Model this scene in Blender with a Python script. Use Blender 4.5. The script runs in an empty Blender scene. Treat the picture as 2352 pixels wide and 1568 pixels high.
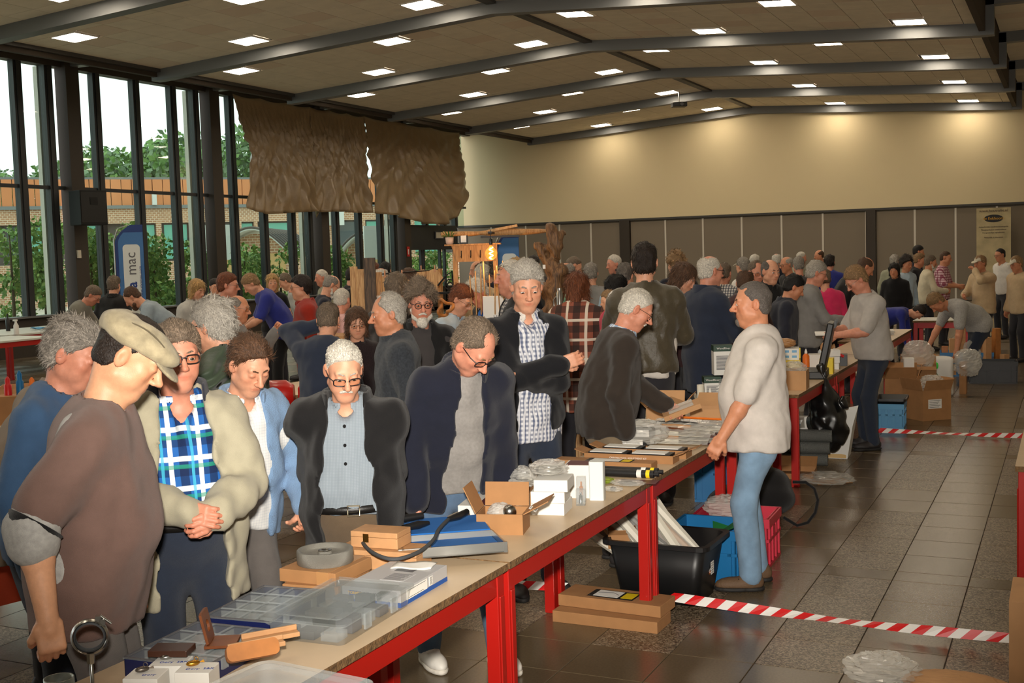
import bpy, math, random
import numpy as np
from mathutils import Vector, Matrix
S = bpy.context.scene
COL = S.collection
rnd = random.Random(7)
pi = math.pi
# ---------------------------------------------------------------- camera (solved from the hall's own vanishing lines)
F_PX, YAW, PIT, ROL, HC = 2723.05, .440953, .0729616, -.0308317, 1.93
_f = Vector((-math.sin(YAW)*math.cos(PIT), math.cos(YAW)*math.cos(PIT), -math.sin(PIT)))
_r = Vector((math.cos(YAW), math.sin(YAW), 0)); _u = _r.cross(_f)
_r, _u = _r*math.cos(ROL)+_u*math.sin(ROL), _u*math.cos(ROL)-_r*math.sin(ROL)
cd = bpy.data.cameras.new('camera'); cam = bpy.data.objects.new('camera', cd); COL.objects.link(cam)
cam.matrix_world = Matrix(((_r.x, _u.x, -_f.x, 0), (_r.y, _u.y, -_f.y, 0), (_r.z, _u.z, -_f.z, HC), (0, 0, 0, 1)))
cd.sensor_width = 36; cd.lens = F_PX*36/2352; cd.clip_end = 400; cd.clip_start = .05
S.camera = cam
# ---------------------------------------------------------------- world, flash, exposure
S.view_settings.view_transform = 'Standard'; S.view_settings.look = 'None'
S.view_settings.exposure = 0.0; S.view_settings.gamma = 1.0; S.view_settings.use_curve_mapping = False
W = bpy.data.worlds.new('overcast_sky'); S.world = W; W.use_nodes = True
bg = W.node_tree.nodes['Background']; bg.inputs[0].default_value = (.93, .97, .94, 1); bg.inputs[1].default_value = 2.0
fl = bpy.data.lights.new('camera_flash', 'SPOT'); fl.energy = 2000; fl.shadow_soft_size = .06; fl.color = (1, .93, .83)
fl.spot_size = math.radians(64); fl.spot_blend = 1.0
flo = bpy.data.objects.new('camera_flash', fl); COL.objects.link(flo)
flo.location = (-.06, .02, 2.16); flo.rotation_euler = (_f + _r*.03 + Vector((0, 0, .035))).to_track_quat('-Z', 'Y').to_euler()
PANEL_LIGHT = 27.0
# ---------------------------------------------------------------- measuring helpers (pixel of the photograph -> point of the place)
O = Vector((0, 0, HC))
def ray(x, y): return _f*F_PX + _r*(x-1176) - _u*(y-784)
def atz(x, y, z=0.): d = ray(x, y); return O + d*((z-HC)/d.z)
def aty(x, y, Y): d = ray(x, y); return O + d*(Y/d.y)
def atx(x, y, X): d = ray(x, y); return O + d*(X/d.x)
def atd(x, y, dist): return O + ray(x, y)*(dist/F_PX)
# ---------------------------------------------------------------- materials
def lin(c):
    return tuple(((v/255)/12.92 if v/255 <= .04045 else ((v/255+.055)/1.055)**2.4) for v in c)
MATS = {}
def mat(name, col=(200, 200, 200), rough=.6, metal=0., bump=0., bscale=60., var=0., vscale=8., attr=False, spec=.5, trans=0., emit=None, estr=0., alpha=1., sheen=0., coat=0.):
    if name in MATS: return MATS[name]
    m = bpy.data.materials.new(name); m.use_nodes = True; MATS[name] = m
    nt = m.node_tree; N = nt.nodes; b = N['Principled BSDF']; c = lin(col)
    b.inputs['Base Color'].default_value = (*c, 1); b.inputs['Roughness'].default_value = rough
    b.inputs['Metallic'].default_value = metal; b.inputs['Specular IOR Level'].default_value = spec
    if coat: b.inputs['Coat Weight'].default_value = coat
    if sheen: b.inputs['Sheen Weight'].default_value = sheen
    if trans: b.inputs['Transmission Weight'].default_value = trans
    if alpha < 1: b.inputs['Alpha'].default_value = alpha
    if emit: b.inputs['Emission Color'].default_value = (*lin(emit), 1); b.inputs['Emission Strength'].default_value = estr
    tc = None
    if bump or var:
        tc = N.new('ShaderNodeTexCoord')
    src = None
    if attr:
        a = N.new('ShaderNodeAttribute'); a.attribute_name = 'Col'; src = a.outputs['Color']
        mx = N.new('ShaderNodeMix'); mx.data_type = 'RGBA'; mx.blend_type = 'MULTIPLY'; mx.inputs[0].default_value = 1
        mx.inputs[6].default_value = (*c, 1); nt.links.new(src, mx.inputs[7]); src = mx.outputs[2]
    if var:
        nz = N.new('ShaderNodeTexNoise'); nz.inputs['Scale'].default_value = vscale; nz.inputs['Detail'].default_value = 4
        nt.links.new(tc.outputs['Object'], nz.inputs['Vector'])
        mr = N.new('ShaderNodeMapRange'); mr.inputs[1].default_value = .3; mr.inputs[2].default_value = .7
        mr.inputs[3].default_value = 1-var; mr.inputs[4].default_value = 1+var
        nt.links.new(nz.outputs['Fac'], mr.inputs[0])
        mx = N.new('ShaderNodeMix'); mx.data_type = 'RGBA'; mx.blend_type = 'MULTIPLY'; mx.inputs[0].default_value = 1
        mx.inputs[6].default_value = (*c, 1)
        if src: nt.links.new(src, mx.inputs[6])
        nt.links.new(mr.outputs[0], mx.inputs[7]); src = mx.outputs[2]
    if src: nt.links.new(src, b.inputs['Base Color'])
    if bump:
        nz = N.new('ShaderNodeTexNoise'); nz.inputs['Scale'].default_value = bscale; nz.inputs['Detail'].default_value = 3
        nt.links.new(tc.outputs['Object'], nz.inputs['Vector'])
        bp = N.new('ShaderNodeBump'); bp.inputs['Strength'].default_value = min(1, bump); bp.inputs['Distance'].default_value = .01
        nt.links.new(nz.outputs['Fac'], bp.inputs['Height']); nt.links.new(bp.outputs[0], b.inputs['Normal'])
    return m
def glass_mat(name, tint=(235, 245, 240), gloss=.06, rough=.02):
    """thin clear sheet: mostly see-through with a little mirror"""
    m = bpy.data.materials.new(name); m.use_nodes = True; nt = m.node_tree; nt.nodes.clear()
    o = nt.nodes.new('ShaderNodeOutputMaterial'); t = nt.nodes.new('ShaderNodeBsdfTransparent'); g = nt.nodes.new('ShaderNodeBsdfGlossy')
    t.inputs[0].default_value = (*lin(tint), 1); g.inputs['Roughness'].default_value = rough
    x = nt.nodes.new('ShaderNodeMixShader'); x.inputs[0].default_value = gloss
    nt.links.new(t.outputs[0], x.inputs[1]); nt.links.new(g.outputs[0], x.inputs[2]); nt.links.new(x.outputs[0], o.inputs[0])
    MATS[name] = m; return m
def film_mat(name, tint=(225, 225, 220), clear=.6, gloss=.2, rough=.25):
    """crumpled plastic film or milky polypropylene: see-through, diffuse and glossy mixed"""
    m = bpy.data.materials.new(name); m.use_nodes = True; nt = m.node_tree; nt.nodes.clear()
    o = nt.nodes.new('ShaderNodeOutputMaterial'); t = nt.nodes.new('ShaderNodeBsdfTransparent')
    p = nt.nodes.new('ShaderNodeBsdfPrincipled'); p.inputs['Base Color'].default_value = (*lin(tint), 1); p.inputs['Roughness'].default_value = rough
    p.inputs['Specular IOR Level'].default_value = .5+gloss
    x = nt.nodes.new('ShaderNodeMixShader'); x.inputs[0].default_value = 1-clear
    nt.links.new(t.outputs[0], x.inputs[1]); nt.links.new(p.outputs[0], x.inputs[2]); nt.links.new(x.outputs[0], o.inputs[0])
    MATS[name] = m; return m
# ---------------------------------------------------------------- mesh helpers
def tag(o, label=None, cat=None, group=None, kind=None):
    if label: o['label'] = label
    if cat: o['category'] = cat
    if group: o['group'] = group
    if kind: o['kind'] = kind
    return o
def link(o, parent=None):
    COL.objects.link(o)
    if parent is not None: o.parent = parent
    return o
def empty(name, loc=(0, 0, 0), rz=0., parent=None):
    o = bpy.data.objects.new(name, None); o.location = loc; o.rotation_euler = (0, 0, rz); o.empty_display_size = .1
    return link(o, parent)
def rotz(a): return Matrix.Rotation(a, 4, 'Z')
class MB:
    """collects simple shapes, then links them as ONE mesh object"""
    def __init__(s): s.v = []; s.f = []; s.m = []; s.sm = []
    def add(s, vs, fs, mi=0, smooth=False, M=None):
        n = len(s.v)
        if M is not None: vs = [tuple(M @ Vector(p)) for p in vs]
        s.v += [tuple(p) for p in vs]
        for f in fs: s.f.append(tuple(i+n for i in f)); s.m.append(mi); s.sm.append(smooth)
        return s
    def box(s, c, d, mi=0, M=None, rz=0., taper=1.):
        x, y, z = d[0]/2, d[1]/2, d[2]/2; t = taper
        vs = [(-x*t, -y*t, -z), (x*t, -y*t, -z), (x*t, y*t, -z), (-x*t, y*t, -z), (-x, -y, z), (x, -y, z), (x, y, z), (-x, y, z)]
        T = Matrix.Translation(c) @ rotz(rz)
        if M is not None: T = M @ T
        return s.add(vs, [(3, 2, 1, 0), (4, 5, 6, 7), (0, 1, 5, 4), (1, 2, 6, 5), (2, 3, 7, 6), (3, 0, 4, 7)], mi, False, T)
    def b2(s, a, b, mi=0, M=None):
        return s.box([(a[i]+b[i])/2 for i in range(3)], [abs(b[i]-a[i]) for i in range(3)], mi, M)
    def quad(s, a, b, c, d, mi=0, M=None): return s.add([a, b, c, d], [(0, 1, 2, 3)], mi, False, M)
    def prism(s, poly, z0, z1, mi=0, M=None, smooth=False):
        n = len(poly); vs = [(p[0], p[1], z0) for p in poly]+[(p[0], p[1], z1) for p in poly]
        s.add(vs, [tuple(range(n-1, -1, -1)), tuple(range(n, 2*n))], mi, False, M)
        return s.add(vs, [(i, (i+1) % n, n+(i+1) % n, n+i) for i in range(n)], mi, smooth, M)
    def lathe(s, prof, n=20, mi=0, M=None, smooth=True, cap=True):
        vs = []; fs = []
        for r, z in prof:
            for i in range(n): vs.append((r*math.cos(2*pi*i/n), r*math.sin(2*pi*i/n), z))
        for j in range(len(prof)-1):
            for i in range(n): fs.append((j*n+i, j*n+(i+1) % n, (j+1)*n+(i+1) % n, (j+1)*n+i))
        s.add(vs, fs, mi, smooth, M)
        if cap:
            if prof[0][0] > 1e-4: s.add(vs[:n], [tuple(range(n-1, -1, -1))], mi, False, M)
            if prof[-1][0] > 1e-4: s.add(vs[-n:], [tuple(range(n))], mi, False, M)
        return s
    def tube(s, pts, r, n=8, mi=0, closed=False, M=None, smooth=True):
        pts = [Vector(p) for p in pts]; k = len(pts); rs = r if isinstance(r, (list, tuple)) else [r]*k
        vs = []; prev = None
        for i, p in enumerate(pts):
            t = (pts[(i+1) % k]-pts[i-1]) if closed else (pts[min(i+1, k-1)]-pts[max(i-1, 0)])
            t = t.normalized() if t.length > 1e-9 else Vector((0, 0, 1))
            if prev is None:
                a = Vector((0, 0, 1)) if abs(t.z) < .9 else Vector((1, 0, 0)); prev = (a - t*a.dot(t)).normalized()
            else:
                prev = (prev - t*prev.dot(t)); prev = prev.normalized() if prev.length > 1e-6 else t.orthogonal().normalized()
            q = t.cross(prev)
            for j in range(n):
                a = 2*pi*j/n; vs.append(tuple(p + (prev*math.cos(a)+q*math.sin(a))*rs[i]))
        fs = []
        for i in range(k if closed else k-1):
            for j in range(n):
                fs.append((i*n+j, i*n+(j+1) % n, ((i+1) % k)*n+(j+1) % n, ((i+1) % k)*n+j))
        s.add(vs, fs, mi, smooth, M)
        if not closed: s.add(vs[:n], [tuple(range(n-1, -1, -1))], mi, False, M); s.add(vs[-n:], [tuple(range(n))], mi, False, M)
        return s
    def grid(s, fn, nu, nv, mi=0, smooth=True, M=None, closed_u=False):
        vs = [fn(i/(nu if closed_u else nu-1) if nu > 1 else 0, j/(nv-1)) for j in range(nv) for i in range(nu)]; fs = []
        for j in range(nv-1):
            for i in range(nu if closed_u else nu-1):
                a = j*nu+i; b = j*nu+(i+1) % nu; fs.append((a, b, b+nu, a+nu))
        return s.add(vs, fs, mi, smooth, M)
    def sphere(s, c, r, n=12, mi=0, M=None, sc=(1, 1, 1)):
        T = Matrix.Translation(c) @ Matrix.Diagonal((*sc, 1))
        if M is not None: T = M @ T
        return s.lathe([(max(1e-5, r*math.sin(pi*j/n)), -r*math.cos(pi*j/n)) for j in range(n+1)], 2*n if n < 8 else n+6, mi, T, cap=False)
    def mesh(s, name, mats):
        me = bpy.data.meshes.new(name); me.from_pydata(s.v, [], s.f)
        for m in (mats if isinstance(mats, (list, tuple)) else [mats]): me.materials.append(MATS[m] if isinstance(m, str) else m)
        me.polygons.foreach_set('material_index', s.m); me.polygons.foreach_set('use_smooth', s.sm); me.update()
        return me
    def build(s, name, mats, parent=None, loc=None, rz=None, bevel=0.):
        o = bpy.data.objects.new(name, s.mesh(name, mats)); link(o, parent)
        if loc is not None: o.location = loc
        if rz is not None: o.rotation_euler = (0, 0, rz)
        if bevel:
            b = o.modifiers.new('bevel', 'BEVEL'); b.width = bevel; b.segments = 2; b.limit_method = 'ANGLE'
        return o
def text(name, body, size, parent, M, m, ex=.0006, align='CENTER', sx=1., off=0.):
    """lettering as real raised mesh"""
    c = bpy.data.curves.new(name, 'FONT'); c.body = body; c.size = size; c.extrude = ex; c.align_x = align; c.align_y = 'CENTER'; c.offset = off; c.resolution_u = 2
    t = bpy.data.objects.new(name, c); me = bpy.data.meshes.new_from_object(t); bpy.data.objects.remove(t); bpy.data.curves.remove(c)
    me.materials.clear(); me.materials.append(MATS[m]); o = bpy.data.objects.new(name, me); link(o, parent); o.matrix_local = M @ Matrix.Diagonal((sx, 1, 1, 1)); return o
def frame(origin, x, y):
    """matrix with local x, y axes along the given directions (z = x cross y)"""
    x = Vector(x).normalized(); y = Vector(y); z = x.cross(y).normalized(); y = z.cross(x)
    return Matrix(((x.x, y.x, z.x, origin[0]), (x.y, y.y, z.y, origin[1]), (x.z, y.z, z.z, origin[2]), (0, 0, 0, 1)))
def copy_tree(o, parent=None):
    c = o.copy(); COL.objects.link(c); c.parent = parent
    for ch in list(o.children): copy_tree(ch, c)
    return c
# ================================================================ the hall
XW, XL, XR, XE, XRID = -20.9, -18.15, -1.65, 1.25, -9.95
YB, YF = 40.86, -4.24
BEAMS = [40.76-5*k for k in range(10)]
def zc(X): return 6.74-.063*abs(X-XRID)         # main ceiling height over X
mat('grout', (74, 62, 50), .8); mat('tile_smooth', (98, 84, 64), .24, var=.1, vscale=90, bump=.02, bscale=300)
mat('ceiling_tile', (236, 226, 206), .9, bump=.25, bscale=220, var=.05, vscale=3); mat('ceiling_tile_dark', (230, 214, 194), .9, bump=.25, bscale=220)
mat('ceiling_grid', (62, 52, 42), .8); mat('steel_beam', (120, 122, 124), .45, metal=.3); mat('steel_dark', (66, 64, 62), .5)
mat('dark_frame', (44, 46, 48), .5); mat('pillar_brown', (58, 50, 42), .6); mat('white_wall', (226, 209, 170), .8, bump=.02, bscale=120)
mat('panel_grey', (133, 122, 107), .85, bump=.06, bscale=400); mat('strip_white', (215, 208, 196), .5); mat('sill_dark', (52, 44, 37), .6)
mat('wall_plain', (205, 196, 180), .8); glass_mat('window_glass', (232, 242, 238), .05)
def speckle(name, a, b, c, rough):
    m = bpy.data.materials.new(name); m.use_nodes = True; MATS[name] = m; nt = m.node_tree; N = nt.nodes; p = N['Principled BSDF']
    tc = N.new('ShaderNodeTexCoord'); v = N.new('ShaderNodeTexVoronoi'); v.inputs['Scale'].default_value = 130
    g = N.new('ShaderNodeNewGeometry'); nt.links.new(g.outputs['Position'], v.inputs['Vector'])
    r = N.new('ShaderNodeValToRGB'); r.color_ramp.interpolation = 'LINEAR'
    e = r.color_ramp.elements; e[0].color = (*lin(a), 1); e[0].position = .1; e[1].color = (*lin(c), 1); e[1].position = .9
    k = e.new(.5); k.color = (*lin(b), 1)
    sx = N.new('ShaderNodeSeparateColor'); nt.links.new(v.outputs['Color'], sx.inputs[0]); nt.links.new(sx.outputs[0], r.inputs[0])
    nt.links.new(r.outputs[0], p.inputs['Base Color']); p.inputs['Roughness'].default_value = rough
speckle('tile_granite', (62, 50, 38), (106, 92, 74), (152, 136, 114), .34)
# ---- floor: tiles are real pieces, the nearest ones in view are parts of their own
T = .4065
fb = MB().b2((XW-.3, YF-.3, -.12), (XE+.3, YB+.3, -.006)).build('floor', 'grout'); tag(fb, kind='structure')
rows = []; y = 5.335-.813-1.626*2-.203-.813-1.626*2-.203-.813   # rows repeat: 2 smooth, 4 granite, half strip, 4 granite
while y < YB:
    for n, h, g in ((2, T, 0), (4, T, 1), (1, T/2, 0), (4, T, 1)):
        for i in range(n): rows.append((y, h, g)); y += h
tm = {}
def tile_mesh(h, g):
    k = (round(h, 3), g)
    if k not in tm:
        e = .0022; a, b = T/2-e, h/2-e; c = .0015
        vs = [(-a, -b, -.02), (a, -b, -.02), (a, b, -.02), (-a, b, -.02), (-a, -b, -c), (a, -b, -c), (a, b, -c), (-a, b, -c), (-a+c, -b+c, 0), (a-c, -b+c, 0), (a-c, b-c, 0), (-a+c, b-c, 0)]
        m = MB().add(vs, [(0, 1, 5, 4), (1, 2, 6, 5), (2, 3, 7, 6), (3, 0, 4, 7), (4, 5, 9, 8), (5, 6, 10, 9), (6, 7, 11, 10), (7, 4, 8, 11), (8, 9, 10, 11)])
        tm[k] = m.mesh('floor_tile', 'tile_granite' if g else 'tile_smooth')
    return tm[k]
cand = []; rest = {0: MB(), 1: MB()}
ncol = int((XE-XW)/T)+2
for j, (y0, h, g) in enumerate(rows):
    for i in range(-50, 8):
        x0 = -1.325+i*T
        if x0 < XW-.1 or x0 > XE or y0 < YF: continue
        cand.append((x0+T/2, y0+h/2, h, g and i % 2 == 0, x0 > -4.3 and 4.1 < y0 < 13 and x0 < .3 and (x0+T > -.55*(y0-1.0) or True)))
near = sorted([c for c in cand if c[4] and c[0] > -3.4], key=lambda c: c[1])[:290]
ns = set((round(c[0], 3), round(c[1], 3)) for c in near)
for c in cand:
    if (round(c[0], 3), round(c[1], 3)) in ns:
        o = bpy.data.objects.new('tile', tile_mesh(c[2], int(c[3]))); link(o, fb); o.location = (c[0], c[1], 0)
    else:
        a, b = T/2-.003, c[2]/2-.003; rest[int(c[3])].quad((c[0]-a, c[1]-b, 0), (c[0]+a, c[1]-b, 0), (c[0]+a, c[1]+b, 0), (c[0]-a, c[1]+b, 0))
for g in (0, 1): tag(rest[g].build('tile_field', ['tile_smooth', 'tile_granite'][g], fb), kind='stuff')
# ---- ceiling: two slopes and two raised side aisles, with lay-in tiles
cb = MB()
for a, b, za, zb in ((XL-.05, XRID, zc(XL-.05)+.03, zc(XRID)+.03), (XRID, XR+.05, zc(XRID)+.03, zc(XR+.05)+.03)):
    cb.add([(a, YF, za), (b, YF, zb), (b, YB, zb), (a, YB, za), (a, YF, za+.1), (b, YF, zb+.1), (b, YB, zb+.1), (a, YB, za+.1)],
           [(0, 1, 2, 3), (7, 6, 5, 4), (0, 4, 5, 1), (2, 6, 7, 3), (0, 3, 7, 4), (1, 5, 6, 2)])
ZA = 6.80
cb.b2((XW-.3, YF, ZA+.03), (XL, YB, ZA+.13)); cb.b2((XR, YF, ZA+.03), (XE+.3, YB, ZA+.13))
cb.b2((XL-.12, YF, 6.06), (XL, YB, ZA+.1)); cb.b2((XR, YF, 6.06), (XR+.12, YB, ZA+.1))
ceil = cb.build('ceiling', 'ceiling_grid'); tag(ceil, kind='structure')
PX, PY = .6667, .675
def ctile(x0, x1, y0, y1, z0, z1):
    e = .007; x0 += e; x1 -= e; y0 += e; y1 -= e; t = .02
    return [(x0, y0, z0-t), (x1, y0, z1-t), (x1, y1, z1-t), (x0, y1, z0-t), (x0, y0, z0), (x1, y0, z1), (x1, y1, z1), (x0, y1, z0)]
CF = [(3, 2, 1, 0), (0, 1, 5, 4), (1, 2, 6, 5), (2, 3, 7, 6), (3, 0, 4, 7)]
lights = []
for k in range(-1, 9):
    Yb = 40.76-5*k
    for X, dy in ((-17.05, 1.41), (-13.07, 1.41), (-15.06, 4.11), (-11.03, 4.11)): lights.append((X, Yb+dy, 1))
    for X, dy in ((-8.93, 1.55), (-4.91, 1.55), (-6.96, 4.28), (-2.89, 4.28)): lights.append((X, Yb+dy, -1))
lights = [l for l in lights if YF+.4 < l[1] < YB-.4]
def is_light(x0, x1, y0, y1):
    cx, cy = (x0+x1)/2, (y0+y1)/2
    return any(abs(cx-l[0]) < .3 and abs(cy-l[1]) < .34 for l in lights)
ct = []
for k, Yb in enumerate(BEAMS):
    if k == 0: continue
    xs = [XRID-.08-i*PX for i in range(13)][::-1]; xs[0] = XL+.02
    xs2 = [XRID+.02+i*PX for i in range(13)]; xs2[0] += .06; xs2.append(XR-.02)
    for side, X in ((1, xs), (-1, xs2)):
        off = -.25 if side == 1 else -.12
        ys = [Yb+off+PY*j for j in range(9)]
        ys = [max(Yb+.1, min(Yb+4.9, v)) for v in ys]+[Yb+4.9]
        for j in range(len(ys)-1):
            if ys[j+1]-ys[j] < .06: continue
            for i in range(len(X)-1):
                if X[i+1]-X[i] < .06 or is_light(X[i], X[i+1], ys[j], ys[j+1]): continue
                ct.append((X[i], X[i+1], ys[j], ys[j+1], zc(X[i])+.02, zc(X[i+1])+.02))
    for x0, x1 in ((XW, XW+.9), (XW+.9, XW+1.8), (XW+1.8, XL-.12), (XR+.14, XR+.9), (XR+.9, XR+1.7), (XR+1.7, XE)):
        for j in range(8):
            y0 = max(Yb+.1, Yb-.25+PY*j); y1 = min(Yb+4.9, Yb-.25+PY*(j+1))
            if y1-y0 > .06: ct.append((x0, x1, y0, y1, ZA+.02, ZA+.02))
def shows(c):
    p = Vector(((c[0]+c[1])/2, (c[2]+c[3])/2, c[4]))-O; w = p.dot(_f)
    if w < 1: return None
    x = 1176+F_PX*p.dot(_r)/w; yy = 784-F_PX*p.dot(_u)/w
    return w if -40 < x < 2390 and -30 < yy < 400 else None
order = sorted([(shows(c), i) for i, c in enumerate(ct) if shows(c)])[:290]
pick = set(i for _, i in order); field = MB()
for i, c in enumerate(ct):
    vs = ctile(*c)
    if i in pick: MB().add(vs, CF).build('ceiling_tile', 'ceiling_tile' if (i*7) % 5 else 'ceiling_tile_dark', ceil)
    else: field.add(vs, CF)
tag(field.build('ceiling_tile_field', 'ceiling_tile', ceil), kind='stuff')
for k, Yb in enumerate(BEAMS):
    b = MB(); h = .24; w = .13 if k else .1
    for a, c in ((XL, XRID), (XRID, XR)):
        za, zcc = zc(a), zc(c)
        b.add([(a, Yb-w, za-h), (c, Yb-w, zcc-h), (c, Yb+w, zcc-h), (a, Yb+w, za-h), (a, Yb-w, za+.06), (c, Yb-w, zcc+.06), (c, Yb+w, zcc+.06), (a, Yb+w, za+.06)],
              [(3, 2, 1, 0), (4, 5, 6, 7), (0, 1, 5, 4), (1, 2, 6, 5), (2, 3, 7, 6), (3, 0, 4, 7)])
    b.b2((XL-.16, Yb-w, zc(XL)-h), (XL+.02, Yb+w, ZA-.02)); b.b2((XR-.02, Yb-w, zc(XR)-h), (XR+.28, Yb+w, ZA-.02))
    b.b2((XW, Yb-w, ZA-.27), (XL, Yb+w, ZA+.05)); b.b2((XR, Yb-w, ZA-.24), (XE, Yb+w, ZA+.05))
    tag(b.build('trim_%d' % (k+1), 'steel_beam'), kind='structure')
tag(MB().b2((XRID-.1, YF, zc(XRID)-.06), (XRID+.1, YB, zc(XRID)+.04)).build('trim_20', 'steel_dark'), kind='structure')
tag(MB().b2((XL-.05, YF, zc(XL)-.07), (XL+.1, YB, zc(XL)+.03)).build('trim_21', 'steel_dark'), kind='structure')
# ---- ceiling light panels
mat('lamp_frame', (235, 232, 226), .5)
def lightmat():
    m = bpy.data.materials.new('lamp_diffuser'); m.use_nodes = True; MATS['lamp_diffuser'] = m; p = m.node_tree.nodes['Principled BSDF']
    p.inputs['Emission Color'].default_value = (1, .85, .65, 1); p.inputs['Emission Strength'].default_value = PANEL_LIGHT
    p.inputs['Base Color'].default_value = (.8, .8, .8, 1)
lightmat()
fm = MB(); e = .31
for a, b in (((-e, -e), (e, -e+.02)), ((-e, e-.02), (e, e)), ((-e, -e+.02), (-e+.02, e-.02)), ((e-.02, -e+.02), (e, e-.02))): fm.b2((*a, -.016), (*b, .02))
fme = fm.mesh('frame', 'lamp_frame'); dme = MB().b2((-e+.02, -e+.02, -.012), (e-.02, e-.02, .01)).mesh('diffuser', 'lamp_diffuser')
lights.sort(key=lambda l: (-l[1], l[0])); ordn = ['first', 'second', 'third', 'fourth', 'fifth', 'sixth', 'seventh', 'eighth', 'ninth', 'tenth', 'eleventh', 'twelfth', 'thirteenth', 'fourteenth', 'fifteenth', 'sixteenth', 'seventeenth', 'eighteenth', 'nineteenth']
cnt = {}
for X, Yv, s in lights:
    if Yv < 10 and Yv > -9: pass
    r = empty('ceiling_light', (X, Yv, zc(X)-.004)); r.rotation_euler = (0, -s*math.atan(.063), 0)
    for n, me in (('frame', fme), ('diffuser', dme)): link(bpy.data.objects.new(n, me), r)
    c = cnt[X] = cnt.get(X, -1)+1
    cols = {-17.05: 'row nearest the windows', -15.06: 'second row from the windows', -13.07: 'third row from the windows', -11.03: 'row left of the ridge',
            -8.93: 'row right of the ridge', -6.96: 'third row from the right', -4.91: 'second row from the right', -2.89: 'rightmost row'}
    tag(r, '%s lit ceiling panel from the end wall, %s' % (ordn[c], cols[X]), 'ceiling light', 'ceiling light panels')
# ---- window wall
wl = MB(); wl.b2((XW-.25, YF, 0), (XW+.05, YB, .86)); wl.b2((XW-.2, YF, 6.5), (XW+.1, YB, ZA))
wl = wl.build('wall_left', 'sill_dark'); tag(wl, kind='structure')
tag(MB().b2((XW-.22, YF, .86), (XW+.14, 35.1, .90)).build('trim_30', 'steel_beam'), kind='structure')
mw = .115; nwin = 0
DOOR0, DOOR1 = 35.25, 39.6
for k, Yb in enumerate(BEAMS[:8]):
    if k == 0: continue
    o = MB().b2((XW-.12, Yb-.28, 0), (XW+.22, Yb+.12, ZA)).build('trim_%d' % (40+k), 'pillar_brown'); tag(o, kind='structure')
    ys = [Yb-.52, Yb+.82, Yb+2.15, Yb+3.49] if k > 0 else []
    mul = MB()
    ys2 = [Yb+.82, Yb+2.15, Yb+3.49, Yb+4.36]
    if k == 1:
        ys2 = [Yb+.25, Yb+1.58, Yb+2.93, Yb+3.85]
    for yv in ys2:
        z0 = .86 if k != 1 else 3.0
        mul.b2((XW-.1, yv-mw, z0), (XW+.06, yv+mw, 6.5)); mul.b2((XW+.06, yv-mw*.45, z0), (XW+.085, yv+mw*.45, 6.5))
    mul.b2((XW-.07, Yb+.1, 3.73), (XW+.02, Yb+4.75, 3.81))
    w = mul.build('window_%d' % k, 'dark_frame'); tag(w, kind='structure'); nwin += 1
    # light-coloured outer cladding post seen beside each pillar
    MB().b2((XW-.32, Yb-.72, 0), (XW-.2, Yb-.62, 6.5)).build('outer_post', 'strip_white', w)
    edges = [Yb+.12]+ys2+[Yb+4.72]
    for j in range(len(edges)-1):
        a = edges[j]+(mw if j else 0); b = edges[j+1]-mw
        if b-a < .08: continue
        for z0, z1 in (((.9, 3.73), (3.81, 6.5)) if k != 1 else ((3.0, 3.73), (3.81, 6.5))):
            MB().b2((XW-.035, a, z0), (XW-.025, b, z1)).build('pane', 'window_glass', w)
# ---- sliding entrance door in the last bay of the window wall
d = MB(); Y0, Y1 = 35.85, 39.5
d.b2((XW-.1, Y0, 2.98), (XW+.1, Y1, 3.08)); d.b2((XW-.12, Y0, 2.28), (XW+.14, Y1, 2.98)); d.b2((XW-.1, Y0, 2.2), (XW+.2, Y1, 2.42))
for yv in (Y0+.05, Y0+1.05, Y0+1.22, Y0+2.45, Y1-.85, Y1-.05): d.b2((XW-.05, yv-.05, 0), (XW+.05, yv+.05, 2.25))
d.b2((XW-.05, Y0, 0), (XW+.05, Y1, .12))
d = d.build('door_1', 'dark_frame'); tag(d, kind='structure')
for a, b in ((Y0+.1, Y0+1.0), (Y0+1.27, Y0+2.4), (Y0+2.5, Y1-.9), (Y1-.8, Y1-.1)): MB().b2((XW-.01, a, .12), (XW+.002, b, 2.2)).build('pane', 'window_glass', d)
# ---- end wall: white plaster above, folding partition below
tag(MB().b2((XW-.6, YB, 3.09), (XE+.3, YB+.3, 7.2)).build('wall_back', 'white_wall'), kind='structure')
lw = MB().b2((XW-.6, YB+.1, 0), (XE+.3, YB+.3, 3.1)).build('wall_back_lower', 'panel_grey'); tag(lw, kind='structure')
tag(MB().b2((XW-.6, YB-.03, 3.03), (XE+.3, YB+.1, 3.10)).build('trim_60', 'steel_dark'), kind='structure')
xs = [-20.03, -18.58, -17.2, -15.95, -14.81, -14.43, -13.1, -11.72, -10.335, -8.95, -7.56, -6.14, -5.83, -4.6, -3.345, -2.11, -.85, .4, XE]
for a, b in zip([XW]+xs[:-1], xs):
    if (a, b) in ((-14.81, -14.43), (-6.14, -5.83)):
        tag(MB().b2((a, YB-.06, 0), (b, YB+.1, 3.05)).build('trim_61' if a < -10 else 'trim_62', 'pillar_brown'), kind='structure'); continue
    MB().b2((a+.03, YB+.03, .02), (b-.03, YB+.1, 2.98)).build('folding_panel', 'panel_grey', lw)
    MB().b2((b-.03, YB+.02, .02), (b+.03, YB+.09, 3.0)).build('white_strip', 'strip_white', lw)
# ---- the sides the camera does not see
wr = MB().b2((XE, YF, 0), (XE+.25, YB, ZA+.1)).build('wall_right', 'wall_plain'); tag(wr, kind='structure')
tag(MB().b2((XW-.3, YF-.25, 0), (XE+.3, YF, 7.2)).build('wall_front', 'wall_plain'), kind='structure')
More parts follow.
